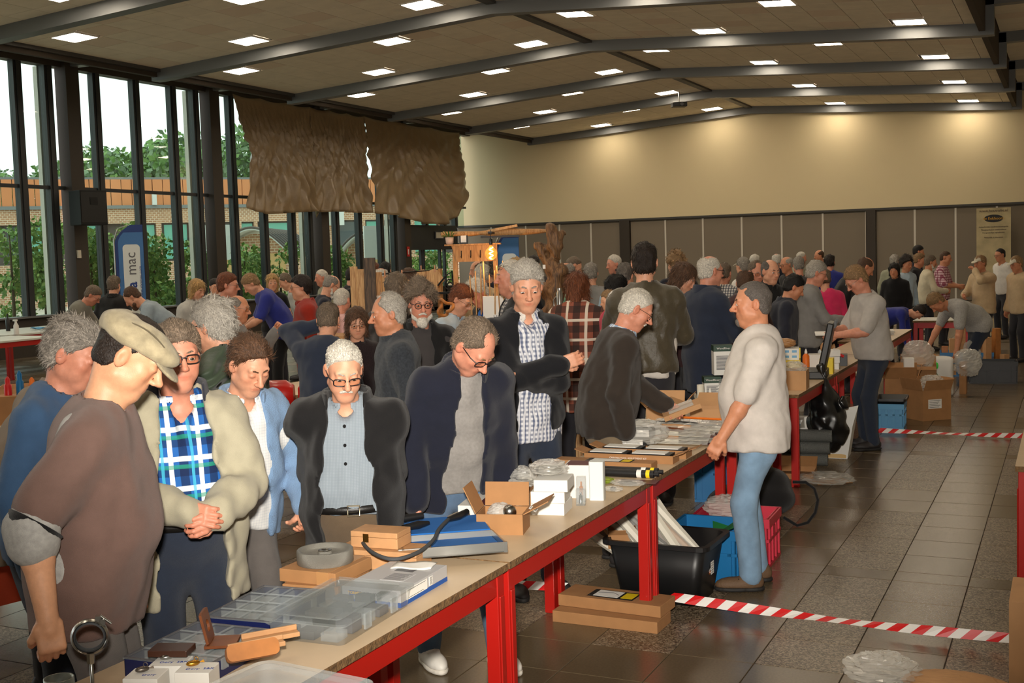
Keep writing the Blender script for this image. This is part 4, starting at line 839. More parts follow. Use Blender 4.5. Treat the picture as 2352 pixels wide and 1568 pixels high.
who['bend11'] = person('man in a grey T-shirt bending down over boxes with a clear bag', 2150, 694, 15.9, 188, top=dict(mat='grey_marl', name='tshirt', off=.014, neck='crew', hem=.10, sleeve=.40, soff=.024), legs='jeans_dark', lean=68, hp=62, arms=((-.26, .34, .52, -.4, -.5, 0), (.22, .62, .36, .3, -.5, 0)), q=2, skin='tan', hair='short', hcol='sand', fat=.3, sole='sole_white', stance=.16, step=.22, bands=((0, 'band_green'),), scale=1.03)
# ---- crowd between the stalls (d, face measured from the photograph)
N_ = dict(nohands=True)
P_ = person
P_('man in a grey polo bending over a bench beside the first dark pillar', 214, 678, 16.2, 0, top=PO('olive_grey'), lean=34, hp=40, hair='short', hcol='greybrown', skin='red', arms=('table', 'table'), glasses='metal')
P_('person in a black jacket with white piping seen from behind', 262, 655, 17.2, 85, top=J('black_jacket'), lean=6, hair='full', hcol='greybrown', **N_)
P_('bearded man in a pale blue-grey shirt bending to the left', 303, 682, 15.8, 190, top=T_('denim_blue_grey', sleeve=.45, soff=.025), lean=46, hp=44, hair='balding', hcol='brown', beard='full', arms=('table', 'table'))
P_('woman with a blond bob and light jacket near the pillar', 453, 666, 15., 330, top=J('lightgrey_shirt'), lean=8, hp=18, hair='bob', hcol='blond', brow='sand', **N_)
P_('dark-haired man in an open beige jacket in front of the second pillar', 494, 658, 18.5, 300, top=J('cream_jacket', open=(.05, .08)), shirt=T_('white_shirt'), hair='short', hcol='dark', brow='dark', hp=16, **N_)
P_('man with red-brown hair and glasses in dark clothes looking right', 524, 655, 12.6, 5, top=J('wool_brown'), hair='short', hcol='auburn', skin='red', glasses='metal', hp=6, **N_)
P_('man in a royal blue polo bending over a stall to the left', 576, 652, 16.2, 195, top=PO('royal_blue'), lean=34, hp=42, hair='short', hcol='sand', arms=('table', 'table'), legs='black_cloth')
P_('blond long-haired woman in a black blouse facing us', 626, 648, 18.2, 285, top=T_('black_cloth', sleeve=.6, vdepth=.1), hair='long', hcol='blond', brow='sand', eyes=True, hp=6, arms=('down', 'bent'))
P_('grey-haired man in a pale grey shirt bending left beside the blond woman', 655, 646, 19.2, 190, top=T_('lightgrey_shirt'), lean=22, hp=34, hair='balding', hcol='greybrown', **N_)
P_('dark-haired person with glasses in a rust-red hooded jacket', 690, 660, 12.8, 195, top=J('red_jacket', hem=.26), shirt=None, hair='full', hcol='dark', brow='dark', glasses='metal', hp=4, **N_)
P_('bald man with glasses in a dark shirt looking down', 762, 655, 14.8, 20, top=T_('navy'), lean=14, hp=34, hair='ring', hcol='grey', glasses='dark', beard='full', **N_)
P_('white-haired man looking left behind the bald man', 738, 637, 19.6, 205, top=T_('grey_green'), hair='thin', hcol='white', skin='red', hp=10, **N_)
P_('white-haired man in a pale pink shirt with his back to us', 786, 690, 11.6, 70, top=T_('pale_pink'), hair='thin', hcol='white', skin='red', hp=14, **N_)
who['thumb'] = P_('bald man with glasses raising his thumb beside the green quilted jacket', 548, 708, 10.4, 350, top=SW('grey_knit'), hair='ring', hcol='grey', glasses='metal', skin='tan', beard='stubble', hp=8, arms=((-.22, .34, 1.40, -.5, -.4, -.7), 'down'), curl=(75, 30), palms=((1, .2, 0), None), q=2)
who['wrist'] = P_('grey-brown-haired man in a navy sweater holding his head in his hand', 754, 735, 8.5, 80, top=SW('navy_coat', off=.022), hair='short', hcol='greybrown', hp=22, lean=14, hy=10, arms=((-.10, .22, 1.56, -1.2, -.2, -.3), 'down'), bands=((0, 'watch_dial'),), q=2, curl=(20, 30), palms=((.6, -.6, 0), None))
P_('woman with dark brown hair and thin glasses in a dotted dark top', 820, 742, 9.1, 282, top=T_('polka', neck='crew'), hair='bob', hcol='brown', brow='brown', glasses='metal', eyes=True, q=2, hp=12, age=1, **N_)
P_('smiling grey-haired man in a charcoal fleece looking left', 890, 720, 7.2, 190, top=SW('charcoal_fleece', neck='high', off=.024), hair='balding', hcol='lightgrey', beard='stubble', brow='grey', q=3, hp=8, lean=4, hy=8, skin='tan', nose=1.1, eyes=True, **N_)
P_('woman with long dark brown hair turned away beside the bearded man', 942, 735, 9.0, 60, top=T_('maroon', neck='crew'), hair='long', hcol='dark', q=2, **N_)
P_('curly-haired bearded man with round glasses and white-piped black jacket', 966, 695, 8.1, 284, top=J('black_jacket', open=(.06, .09), hem=.2), shirt=SW('dark_grey'), hair='curly', hcol='greybrown', beard='full', brow='greybrown', glasses='round', eyes=True, q=3, hp=10, skin='red', fat=.5, **N_)
P_('man with a reddish forehead behind the curly-haired man', 936, 646, 12.2, 185, top=T_('maroon'), hair='balding', hcol='brown', skin='red', q=1, **N_)
P_('short-haired woman with glasses in a pale blue shirt looking down', 1061, 688, 10.4, 330, top=T_('lightblue_shirt'), hair='full', hcol='auburn', glasses='metal', hp=30, lean=14, q=2, **N_)
P_('white-haired man in a dark suit with a bright blue sweater bending left', 1095, 672, 11.3, 215, top=J('black_jacket', open=(.05, .05), neck='collar', cmat='white_shirt'), shirt=SW('azure', neck='v'), hair='swept', hcol='white', hp=40, lean=24, q=2, skin='red', **N_)
P_('red-faced man laughing with glasses pushed up on his forehead', 1172, 636, 9.4, 195, top=J('black_jacket', open=(.04, .05), neck='collar', cmat='check_bw'), shirt=T_('check_bw'), hair='thin', hcol='white', skin='red', glasses='head', beard='stubble', q=2, hp=2, **N_)
P_('man in a mint striped polo behind the twisted driftwood', 1299, 630, 13.2, 175, top=PO('mint_stripe'), hair='ring', hcol='grey', skin='tan', hp=20, **N_)
P_('cropped-hair man in a navy jacket with teal collar looking down right', 1318, 612, 16., 10, top=J('navy', cmat='mint'), hair='crop', hcol='greybrown', hp=24, **N_)
P_('woman with long auburn hair in a plaid coat and black sweater', 1326, 662, 9.9, 75, top=J('coat_plaid', hem=.34, off=.04), hair='long', hcol='auburn', q=2, **N_)
P_('grey-haired person in a grey shirt with a bag strap', 1357, 628, 14.6, 90, top=T_('grey_knit'), hair='short', hcol='grey', **N_)
P_('white-haired man in a steel blue shirt before the grey partition', 1410, 606, 17.6, 200, top=T_('steel_blue_shirt'), hair='thin', hcol='white', skin='red', lean=6, **N_)
P_('dark grey-haired person in a light top bending among the crowd', 1437, 635, 12.6, 60, top=T_('shirt_paleblue'), hair='full', hcol='salt', hp=30, lean=14, **N_)
P_('black-haired woman with a flower clip holding a child', 1418, 665, 10.6, 30, top=SW('black_cloth'), hair='full', hcol='black', hp=10, q=2, skin='tan', **N_)
P_('small light-brown-haired child in red carried on an arm', 1397, 690, 9.3, 200, top=dict(mat='kid_red', name='dress', off=.012, hem=.2, neck='crew'), hair='full', hcol='sand', brow='sand', scale=.60, q=2, age=0, fat=.5, skin='pale', child=True, legs='jeans_mid', **N_)
P_('person with tousled grey hair in a navy jacket by the partition strip', 1551, 607, 15., 110, top=J('navy'), hair='curly', hcol='sand', **N_)
P_('woman with wavy brown hair looking down behind the leather jacket', 1571, 640, 10.6, 330, top=T_('maroon', neck='crew'), hair='long', hcol='brown', hp=26, q=2, **N_)
P_('man in a black and white checked shirt behind the navy coat', 1664, 628, 14.4, 60, top=T_('check_bw'), hair='balding', hcol='greybrown', skin='red', **N_)
P_('person in a white baseball cap among the far crowd', 1706, 612, 17., 120, top=T_('white_shirt'), hair='short', hcol='grey', cap='ball', **N_)
P_('white-haired head behind the white baseball cap', 1733, 602, 21., 90, top=T_('navy'), hair='full', hcol='white', q=0, **N_)
P_('balding man with glasses facing us behind the stone polo', 1737, 625, 13.4, 285, top=T_('dark_grey'), hair='balding', hcol='greybrown', glasses='metal', hp=14, skin='red', **N_)
P_('bald man with dark eyebrows facing us in a black top', 1770, 623, 12.6, 295, top=J('black_jacket'), hair='ring', hcol='salt', brow='dark', skin='fair', q=2, eyes=True, hp=8, **N_)
P_('balding man in a maroon jacket with red print on the back', 1712, 650, 11.3, 65, top=J('maroon', off=.034, hem=.2), hair='ring', hcol='brown', q=2, hp=20, **N_)
P_('dark-haired man in a navy hoodie looking down to the right', 1824, 660, 11.9, 355, top=J('hoodie_navy', open=(.03, .03), off=.03), shirt=T_('grey_knit'), hair='short', hcol='black', brow='dark', hp=28, lean=10, q=2, skin='tan', beard='stubble', **N_)
who['cup'] = P_('grey-haired man in a grey sweater holding a paper cup', 1876, 627, 12.7, 355, top=SW('grey_knit', off=.022), legs='trousers_dark', hair='short', hcol='lightgrey', glasses='metal', hp=18, lean=8, arms=('bent', (.10, .36, 1.10, .7, -.4, -.6)), q=2, skin='red', fat=.6, nose=1.1)
P_('person in a bright pink top behind the grey sweater', 1893, 640, 14.8, 90, top=SW('pink'), hair='short', hcol='greybrown', lean=10, **N_)
P_('balding man in a black coat leaning over the bench to the right', 1988, 614, 15.2, 0, top=J('black_jacket', off=.04), hair='ring', hcol='brown', lean=30, hp=34, skin='tan', arms=('bent', 'bent'))
for lab, x, y, d, f_, m, hr_, hc_ in (
    ('far man in a dark suit with white hair beside the partition', 1783, 598, 22., 90, 'navy', 'ring', 'white'), ('far man with glasses and bald crown in black', 1806, 607, 19., 200, 'black_cloth', 'ring', 'lightgrey'),
    ('far grey-haired person seen between two bald heads', 1834, 609, 18., 90, 'dark_grey', 'short', 'grey'), ('far white-haired man turned to the right', 1841, 592, 25., 10, 'grey_green', 'thin', 'white'),
    ('far bald man standing tallest in front of the partition', 1881, 587, 27., 190, 'black_cloth', 'ring', 'brown'), ('far dark-haired person in royal blue behind the grey sweater', 1905, 603, 20., 80, 'royal_blue', 'full', 'dark'),
    ('grey-haired person in a sage top at the far right stall', 2055, 600, 22.4, 60, 'grey_green', 'full', 'lightgrey'), ('dark-haired woman in a black top at the far right stall', 2054, 621, 19.5, 240, 'black_cloth', 'bob', 'black'),
    ('curly dark-haired woman with a long pale scarf', 2083, 606, 20.5, 290, 'lightblue_shirt', 'curly', 'dark'), ('tall black-haired man looking right at the far right', 2110, 578, 25., 350, 'navy', 'short', 'black'),
    ('sand-haired person in black behind the cream jacket', 2112, 597, 22.5, 340, 'black_cloth', 'short', 'sand'), ('grey-bearded man in a cream jacket at the far right stall', 2138, 602, 21., 350, 'cream_jacket', 'short', 'greybrown'),
    ('balding man in a purple checked short-sleeved shirt', 2172, 592, 22., 330, 'check_red', 'crop', 'brown'), ('man in a white T-shirt with glasses before the roll-up banner', 2297, 585, 23., 195, 'white_shirt', 'crop', 'black')):
    P_(lab, x, y, d, f_, top=SW(m) if hr_ != 'crop' else T_(m, sleeve=.45, soff=.024), hair=hr_, hcol=hc_, q=1 if d < 23 else 0, beard='full' if 'bearded' in lab else None, skin='tan' if f_ > 180 else 'red', arms=('bent', 'bent') if 'cream' in lab or 'checked' in lab else ('down', 'down'), fat=.5 if 'checked' in lab else .25, glasses='metal' if 'glasses' in lab else None)
P_('man in a beige cap and overshirt with a hand at his mouth', 2251, 604, 19., 205, top=J('beige_shirt', neck='collar'), hair='short', hcol='sand', cap='ball', arms=((-.02, .20, 1.50, -.8, -.2, -.6), 'bent'), skin='tan')
P_('man in a pale cap and brown shirt cut by the right edge', 2334, 606, 18.6, 200, top=J('beige_shirt', neck='collar', off=.02), hair='short', hcol='sand', cap='ball', hp=16, skin='tan')
P_('person in a bright blue shirt bent double behind the white table', 2110, 716, 17.5, 330, top=T_('royal_blue'), hair='short', hcol='dark', lean=80, hp=70, arms=('hang', 'hang'))
for lab, x, y, d, f_, m, hr_, hc_ in (
    ('balding head seen through the wooden coat rack beside its hooks', 1096, 620, 17., 200, 'dark_grey', 'ring', 'brown'), ('dark grey curly head under the glowing bulb', 1123, 622, 16., 90, 'navy', 'curly', 'salt'), ('pale-haired head below the coat rack', 1108, 632, 14.5, 90, 'beige_shirt', 'full', 'white'),
    ('dark head behind the left side of the driftwood', 1226, 608, 18., 90, 'dark_grey', 'short', 'dark'), ('blond head behind the laughing red-faced man', 1186, 622, 13., 90, 'navy', 'full', 'blond'), ('bald man in a light blue shirt among the wooden shirts', 876, 640, 14., 80, 'steel_blue_shirt', 'ring', 'white'),
    ('black-haired head in front of the entrance pillar', 885, 622, 19., 90, 'black_cloth', 'full', 'black'), ('brown-haired head beside the bark slab', 860, 622, 19.5, 90, 'maroon', 'short', 'auburn'), ('man in a black jacket bending behind the tall plank', 812, 634, 18., 10, 'black_cloth', 'short', 'dark'), ('brown-haired head left of the curly-haired man', 912, 664, 9.8, 70, 'dark_grey', 'full', 'greybrown')):
    P_(lab, x, y, d, f_, top=SW(m), hair=hr_, hcol=hc_, q=1, **N_)
# ================================================================ benches and what lies on them
mat('red_steel', (176, 24, 16), .38, spec=.5, coat=.2); mat('laminate', (206, 182, 150), .42, var=.06, vscale=6); mat('chipboard_edge', (112, 84, 52), .85, var=.5, vscale=60, bump=.5, bscale=120); mat('laminate_white', (206, 204, 194), .5)
mat('cardboard', (164, 118, 74), .8, var=.07, vscale=14); mat('cardboard_light', (186, 142, 98), .8, var=.06, vscale=10); mat('cardboard_dark', (120, 80, 48), .85); mat('white_card', (224, 222, 216), .6); mat('paper', (230, 228, 222), .8); mat('ink', (40, 40, 44), .8); mat('maroon_print', (84, 22, 30), .5)
mat('plastic_black', (22, 22, 23), .42); mat('plastic_blue', (14, 104, 160), .4); mat('plastic_pink', (196, 44, 66), .42); mat('plastic_ltblue', (80, 150, 196), .4); mat('plastic_navy', (22, 30, 74), .35); mat('plastic_yellow', (238, 206, 16), .5); mat('plastic_grey', (90, 90, 94), .5); mat('plastic_white', (214, 220, 220), .35); mat('plastic_green', (20, 104, 52), .5); mat('plastic_orange', (226, 112, 26), .5); mat('plastic_red', (200, 26, 26), .4)
mat('steel', (168, 168, 164), .28, metal=1.); mat('zinc', (150, 158, 156), .4, metal=.9, bump=.1, bscale=80); mat('grind_wheel', (150, 148, 140), .45, metal=.6, bump=.6, bscale=700); mat('brass', (150, 120, 60), .35, metal=1.); mat('foam_blue', (26, 100, 176), .9); mat('rubber', (60, 62, 64), .7)
mat('box_silver', (186, 186, 188), .4, metal=.15); mat('box_blue', (18, 80, 160), .45); mat('logo_yellow', (240, 190, 20), .5); mat('wood_light', (186, 140, 96), .6, var=.12, vscale=14); mat('wood_honey', (172, 108, 50), .45, var=.15, vscale=18); mat('wood_dark', (110, 58, 26), .4, var=.2, vscale=20); mat('wood_case_dark', (64, 36, 24), .35)
mat('black_bag', (14, 14, 15), .28, spec=.6); mat('wood_river_green', (22, 58, 40), .5); mat('pencil_orange', (222, 110, 20), .4); mat('tape_tan', (176, 130, 84), .4); mat('amber', (196, 120, 40), .3); mat('blade_brown', (120, 66, 40), .4); mat('wrap_white', (212, 206, 190), .5); mat('ink_blue', (40, 70, 150), .6); mat('pewter', (120, 112, 104), .4, metal=.9); mat('gold', (200, 150, 60), .35, metal=1.)
mat('mesh_grey', (110, 112, 108), .5, metal=.4, bump=1., bscale=160); mat('sand_print', (206, 170, 112), .6); mat('logo_purple', (50, 34, 110), .5); mat('stone_bin', (120, 124, 126), .5)
film_mat('film', (224, 222, 214), .62, .3, .16); film_mat('pp_clear', (190, 198, 200), .74, .2, .2); film_mat('pp_lid', (180, 188, 188), .8, .2, .15); film_mat('bubble', (222, 220, 214), .5, .4, .15); film_mat('film_green', (170, 190, 60), .35, .3, .2); film_mat('clear_blue', (150, 180, 190), .5, .2, .2)
def thing(name, label, cat, loc, rz=0., group=None): return tag(empty(name, loc, rz), label, cat, group)
def part(mb, name, m, root, bevel=0.): return mb.build(name, m, root, bevel=bevel)
def bench(label, x0, x1, y0, y1, h=.75, top='laminate', group='red steel benches', edge='chipboard_edge', rz=0., leg=.055, shelf=False):
    cx, cy = (x0+x1)/2, (y0+y1)/2; r = thing('workbench', label, 'bench', (cx, cy, 0), rz, group); a, b = (x1-x0)/2, (y1-y0)/2; t = .028
    m = MB().box((0, 0, h-t/2), (2*a, 2*b, t), 1); m.m[-5] = 0; m.m[-6] = 1
    for i in range(6): m.m[i] = 0 if i in (0, 1) else 1
    part(m, 'table_top', [top, edge], r)
    e = .018; part(MB().b2((-a+e, -b+e, h-t-.085), (-a+e+.03, b-e, h-t)), 'apron', 'red_steel', r); part(MB().b2((a-e-.03, -b+e, h-t-.085), (a-e, b-e, h-t)), 'apron', 'red_steel', r)
    part(MB().b2((-a+e, -b+e, h-t-.085), (a-e, -b+e+.03, h-t)), 'apron', 'red_steel', r); part(MB().b2((-a+e, b-e-.03, h-t-.085), (a-e, b-e, h-t)), 'apron', 'red_steel', r)
    for sx in (-1, 1):
        for sy in (-1, 1):
            x, y = sx*(a-e-leg/2+.004), sy*(b-e-leg/2+.004)
            l = MB().b2((x-leg/2, y-leg/2, 0), (x+leg/2, y-.004*sy-leg*.1, h-t)) if False else MB().b2((x-leg/2, y-leg/2, 0), (x+leg/2, y+leg/2, h-t-.002))
            l.b2((x+sx*leg/2-.001, y-leg*.32, 0), (x+sx*(leg/2+.006), y+leg*.32, h-t-.09)); part(l, 'leg', 'red_steel', r, .003)
    if shelf: part(MB().b2((-a+.04, -b+.04, .2), (a-.04, b-.04, .225)), 'shelf', top, r)
    return r
XA, XB = -2.57, -1.95
bench('red bench nearest the camera with a worn beige top', XA, XB, 2.22, 4.035); bench('second red bench from the camera, under the white boxes', XA, XB, 4.05, 5.80); bench('third red bench, under the packaged turning tools', XA, XB, 5.815, 7.56)
bench('red bench behind the man in the stone polo, with green boxes', XA-.05, XB-.12, 7.62, 9.40); bench('red bench with the yellow box and black tool case', XA+.15, XB, 9.44, 11.2); bench('red bench with the tape dispenser behind the black bin bag', XA+.15, XB, 11.22, 12.98); bench('red bench behind the writing man in the grey polo', XA+.15, XB, 13.0, 14.75); bench('last red bench of the row, with a stack of white paper', XA, XB, 14.77, 16.95)
bench('red bench with a pale top cut by the right edge', -.245, .62, 6.36, 8.1, h=.80)
bench('low red stand in front of the nearest bench, under the translucent tub', -1.90, -1.48, 2.02, 2.42, group=None)
# ---- generic containers
def closed_box(name, label, cat, px, py, z, size, rz=0., m='cardboard', group=None, at=None, bevel=.002):
    p = at if at is not None else atz(px, py, z); r = thing(name, label, cat, (p[0], p[1], z), rz, group); part(MB().b2((-size[0]/2, -size[1]/2, 0), (size[0]/2, size[1]/2, size[2])), 'carton_body', m, r, bevel); return r
def open_box(name, label, cat, loc, size, rz=0., m='cardboard', flaps=(60, 60, 60, 60), fl=.5, group=None, t=.004):
    """carton with four walls, a floor and hinged flaps (angle from vertical, outward; None = no flap)"""
    r = thing(name, label, cat, loc, rz, group); x, y, z = size[0]/2, size[1]/2, size[2]; b = MB().b2((-x, -y, 0), (x, y, t))
    b.b2((-x, -y, t), (-x+t, y, z)); b.b2((x-t, -y, t), (x, y, z)); b.b2((-x+t, -y, t), (x-t, -y+t, z)); b.b2((-x+t, y-t, t), (x-t, y, z)); part(b, 'carton_body', m, r)
    for i, (c, ang, w, ln) in enumerate((((0, -y, z), 0, 2*x, y), ((x, 0, z), pi/2, 2*y, x), ((0, y, z), pi, 2*x, y), ((-x, 0, z), -pi/2, 2*y, x))):
        if flaps[i] is None: continue
        M = Matrix.Translation(c) @ rotz(ang) @ Matrix.Rotation(math.radians(flaps[i]), 4, 'X'); L = ln*2*fl
        part(MB().b2((-w/2+.003, -t, .002), (w/2-.003, 0, L), M=M), 'flap', m, r)
    return r
def rrect(x, y, rad, n=5):
    pts = []
    for cx, cy, a0 in ((x-rad, y-rad, 0), (-x+rad, y-rad, pi/2), (-x+rad, -y+rad, pi), (x-rad, -y+rad, 1.5*pi)):
        for i in range(n+1): a = a0+pi/2*i/n; pts.append((cx+rad*math.cos(a), cy+rad*math.sin(a)))
    return pts
def tub(name, label, cat, loc, size, rz, m, taper=.86, rim=.022, wall=.004, rad=.03, group=None, rim_m=None):
    r = thing(name, label, cat, loc, rz, group); x, y, h = size[0]/2, size[1]/2, size[2]; o0, o1 = rrect(x*taper, y*taper, rad), rrect(x, y, rad); n = len(o0)
    i0, i1 = rrect(x*taper-wall, y*taper-wall, rad), rrect(x-wall, y-wall, rad); b = MB(); vs = [(*p, 0) for p in o0]+[(*p, h) for p in o1]+[(*p, h) for p in i1]+[(*p, wall) for p in i0]
    fs = [tuple(range(n-1, -1, -1)), tuple(range(3*n, 4*n))]
    for k in range(3): fs += [(k*n+i, k*n+(i+1) % n, (k+1)*n+(i+1) % n, (k+1)*n+i) for i in range(n)]
    b.add(vs, fs, 0, True); part(b, 'tub_body', m, r); e0, e1 = rrect(x-.001, y-.001, rad), rrect(x+rim, y+rim, rad+.01); b = MB(); vs = [(*p, h) for p in e0]+[(*p, h+.002) for p in e1]+[(*p, h-.022) for p in e1]+[(*p, h-.02) for p in rrect(x+rim-.004, y+rim-.004, rad+.006)]
    b.add(vs, [(k*n+i, k*n+(i+1) % n, (k+1)*n+(i+1) % n, (k+1)*n+i) for k in range(3) for i in range(n)], 0, False); part(b, 'rim', rim_m or m, r); return r
def crate(name, label, loc, size, rz, m, group=None):
    r = thing(name, label, 'crate', loc, rz, group); x, y, h = size[0]/2, size[1]/2, size[2]; t = .006; b = MB().b2((-x+.012, -y+.012, .012), (x-.012, y-.012, .02))
    for a0, a1 in (((-x, -y), (x, -y+t)), ((-x, y-t), (x, y)), ((-x, -y), (-x+t, y)), ((x-t, -y), (x, y))): b.b2((a0[0]*.97, a0[1]*.97, 0), (a1[0]*.97, a1[1]*.97, h))
    part(b, 'crate_wall', m, r); b = MB()
    for z0, z1, o in ((h-.055, h, .010), (h*.52, h*.52+.018, .006), (.0, .02, .004)):
        for a0, a1 in (((-x-o, -y-o), (x+o, -y)), ((-x-o, y), (x+o, y+o)), ((-x-o, -y), (-x, y)), ((x, -y), (x+o, y))): b.b2((*a0, z0), (*a1, z1))
    part(b, 'crate_band', m, r)
    for s in (-1, 1):
        for u in (-.8, -.27, .27, .8): part(MB().b2((u*x-.012, s*y-.006, .02), (u*x+.012, s*y+.006, h-.05)), 'crate_rib', m, r); part(MB().b2((s*x-.006, u*y-.012, .02), (s*x+.006, u*y+.012, h-.05)), 'crate_rib', m, r)
        part(MB().b2((s*(x-.001)-.003, -y*.32, h-.14), (s*(x-.001)+.003, y*.32, h-.075)), 'crate_grip', 'plastic_black' if m == 'plastic_black' else m, r)
    return r
def film(name, label, cat, loc, rad, seed, m='film', group=None, amp=.3, parent=None, rz=0., n=22, flat=0.):
    """crumpled plastic bag: a closed skin folded by sharp ridges"""
    r_ = random.Random(seed); ph = [(r_.uniform(2, 9), r_.uniform(2, 9), r_.uniform(0, 6.3)) for _ in range(7)]; b = MB()
    def fn(u, v):
        a = 2*pi*u; t = pi*v; k = sum(abs(math.sin(p*a*.5+q_*t+s)) for p, q_, s in ph)/7-.6; k = 1+amp*k*2*math.sin(t)**.3
        z = -math.cos(t)*rad[2]*k; return (math.sin(t)**.8*math.cos(a)*rad[0]*k, math.sin(t)**.8*math.sin(a)*rad[1]*k, max(z, -rad[2]*(1-flat)) if flat else z)
    b.grid(fn, n, n, smooth=False, closed_u=True)
    zmin = min(v[2] for v in b.v); b.v = [(v[0], v[1], v[2]-zmin) for v in b.v]
    o = b.build(name, m, parent, loc=loc, rz=rz)
    if label: tag(o, label, cat, group)
    return o
def label_on(r, M, w, h, lines=3, base='paper', ink='ink', name='printed_label', body=None, size=.02):
    part(MB().b2((-w/2, -h/2, 0), (w/2, h/2, .0012), M=M), name, base, r)
    if body: text('lettering', body, size, r, M @ Matrix.Translation((0, 0, .0014)), ink, ex=.0003)
    else:
        b = MB()
        for i in range(lines): y = h*.36-h*.72*i/max(1, lines-1); b.b2((-w*.42, y-h*.02, .0012), (w*(.42-.2*((i*7) % 3)/2), y+h*.02, .0016), M=M)
        part(b, 'print_lines', ink, r)
FRONT = lambda r_, d, z: Matrix.Translation((0, -d, z)) @ Matrix.Rotation(pi/2, 4, 'X')
SIDE = lambda d, z: Matrix.Translation((d, 0, z)) @ rotz(pi/2) @ Matrix.Rotation(pi/2, 4, 'X')
# ---- bench one
Z = .75
p = atz(140, 1640, Z); r = thing('zinc_pipe', 'short galvanised pipe standing in the bottom left corner', 'pipe', p); part(MB().lathe([(.039, 0), (.039, .10), (.036, .10), (.036, .004)], 32), 'pipe_wall', 'zinc', r)
p = atz(214, 1600, Z); r = thing('pipe_clamp', 'shiny steel pipe clamp on a threaded rod', 'clamp', p); zc_ = aty(212, 1462, p.y).z-Z; Rm = Matrix.Translation((0, 0, zc_)) @ rotz(math.radians(40)) @ Matrix.Rotation(pi/2, 4, 'X')
part(MB().lathe([(.008, 0), (.008, .012), (.005, .012), (.005, zc_-.045)], 12), 'threaded_rod', 'steel', r); part(MB().lathe([(.011, zc_-.075), (.011, zc_-.045)], 6, smooth=False), 'nut', 'steel', r); part(MB().lathe([(.012, 0), (.014, .02), (.012, .028)], 12), 'rod_foot', 'plastic_black', r)
part(MB().grid(lambda u, v: (math.cos(2*pi*u)*(.045+.006*math.sin(pi*v)), math.sin(2*pi*u)*(.045+.006*math.sin(pi*v)), (v-.5)*.028), 40, 7, closed_u=True, M=Rm), 'clamp_ring', 'steel', r)
part(MB().grid(lambda u, v: (math.cos(2*pi*u)*(.040-.003*math.cos(6*pi*v)), math.sin(2*pi*u)*(.040-.003*math.cos(6*pi*v)), (v-.5)*.026), 40, 13, closed_u=True, M=Rm), 'rubber_lining', 'rubber', r)
for s in (.7, 1.0): part(MB().box((.046*math.cos(s), .046*math.sin(s)+.008, 0), (.014, .018, .02), M=Rm), 'clamp_lug', 'steel', r)
part(MB().tube([Rm @ Vector((.03, .055, 0)), Rm @ Vector((.058, .030, 0))], .004, 8), 'clamp_screw', 'steel', r)
for i, (x, y, lab, mm) in enumerate(((335, 1543, 'white sample box with a brown metal fish, front left of three', 'pewter'), (392, 1514, 'white sample box with a silver metal fish, rearmost of three', 'steel'), (452, 1529, 'white sample box with a gold metal fish, front right of three', 'gold'))):
    r = closed_box('sample_box', lab, 'box', x, y, Z+.066, (.098, .088, .062), .35, 'white_card', 'white sample boxes'); r.location.z = Z; M = Matrix.Translation((0, 0, .0625))
    text('handwriting', 'Dory  S&K' if i else 'Dory', .018, r, M @ rotz(.1) @ Matrix.Translation((.012, -.012, 0)), 'ink_blue', ex=.0003)
    fb2 = MB().sphere((0, 0, 0), .02, 8, sc=(1, .55, .4)); fb2.add([(.016, 0, 0), (.032, .011, 0), (.030, -.011, 0), (.03, 0, .005)], [(0, 1, 3), (0, 3, 2), (0, 2, 1), (1, 2, 3)]); o = fb2.build('metal_fish', mm, r, loc=(-.015, .012, .070)); o.rotation_euler = (0, 0, .6)
    part(MB().tube([(.006*math.cos(a), 0, .006*math.sin(a)) for a in [i_*pi/6 for i_ in range(12)]], .0012, 5, closed=True, M=Matrix.Translation((-.006, .014, .082))), 'hanging_ring', mm, r)
closed_box('dark_wooden_case', 'slim dark brown wooden case behind the sample boxes', 'case', 395, 1499, Z+.07, (.115, .075, .018), .35, 'wood_case_dark')
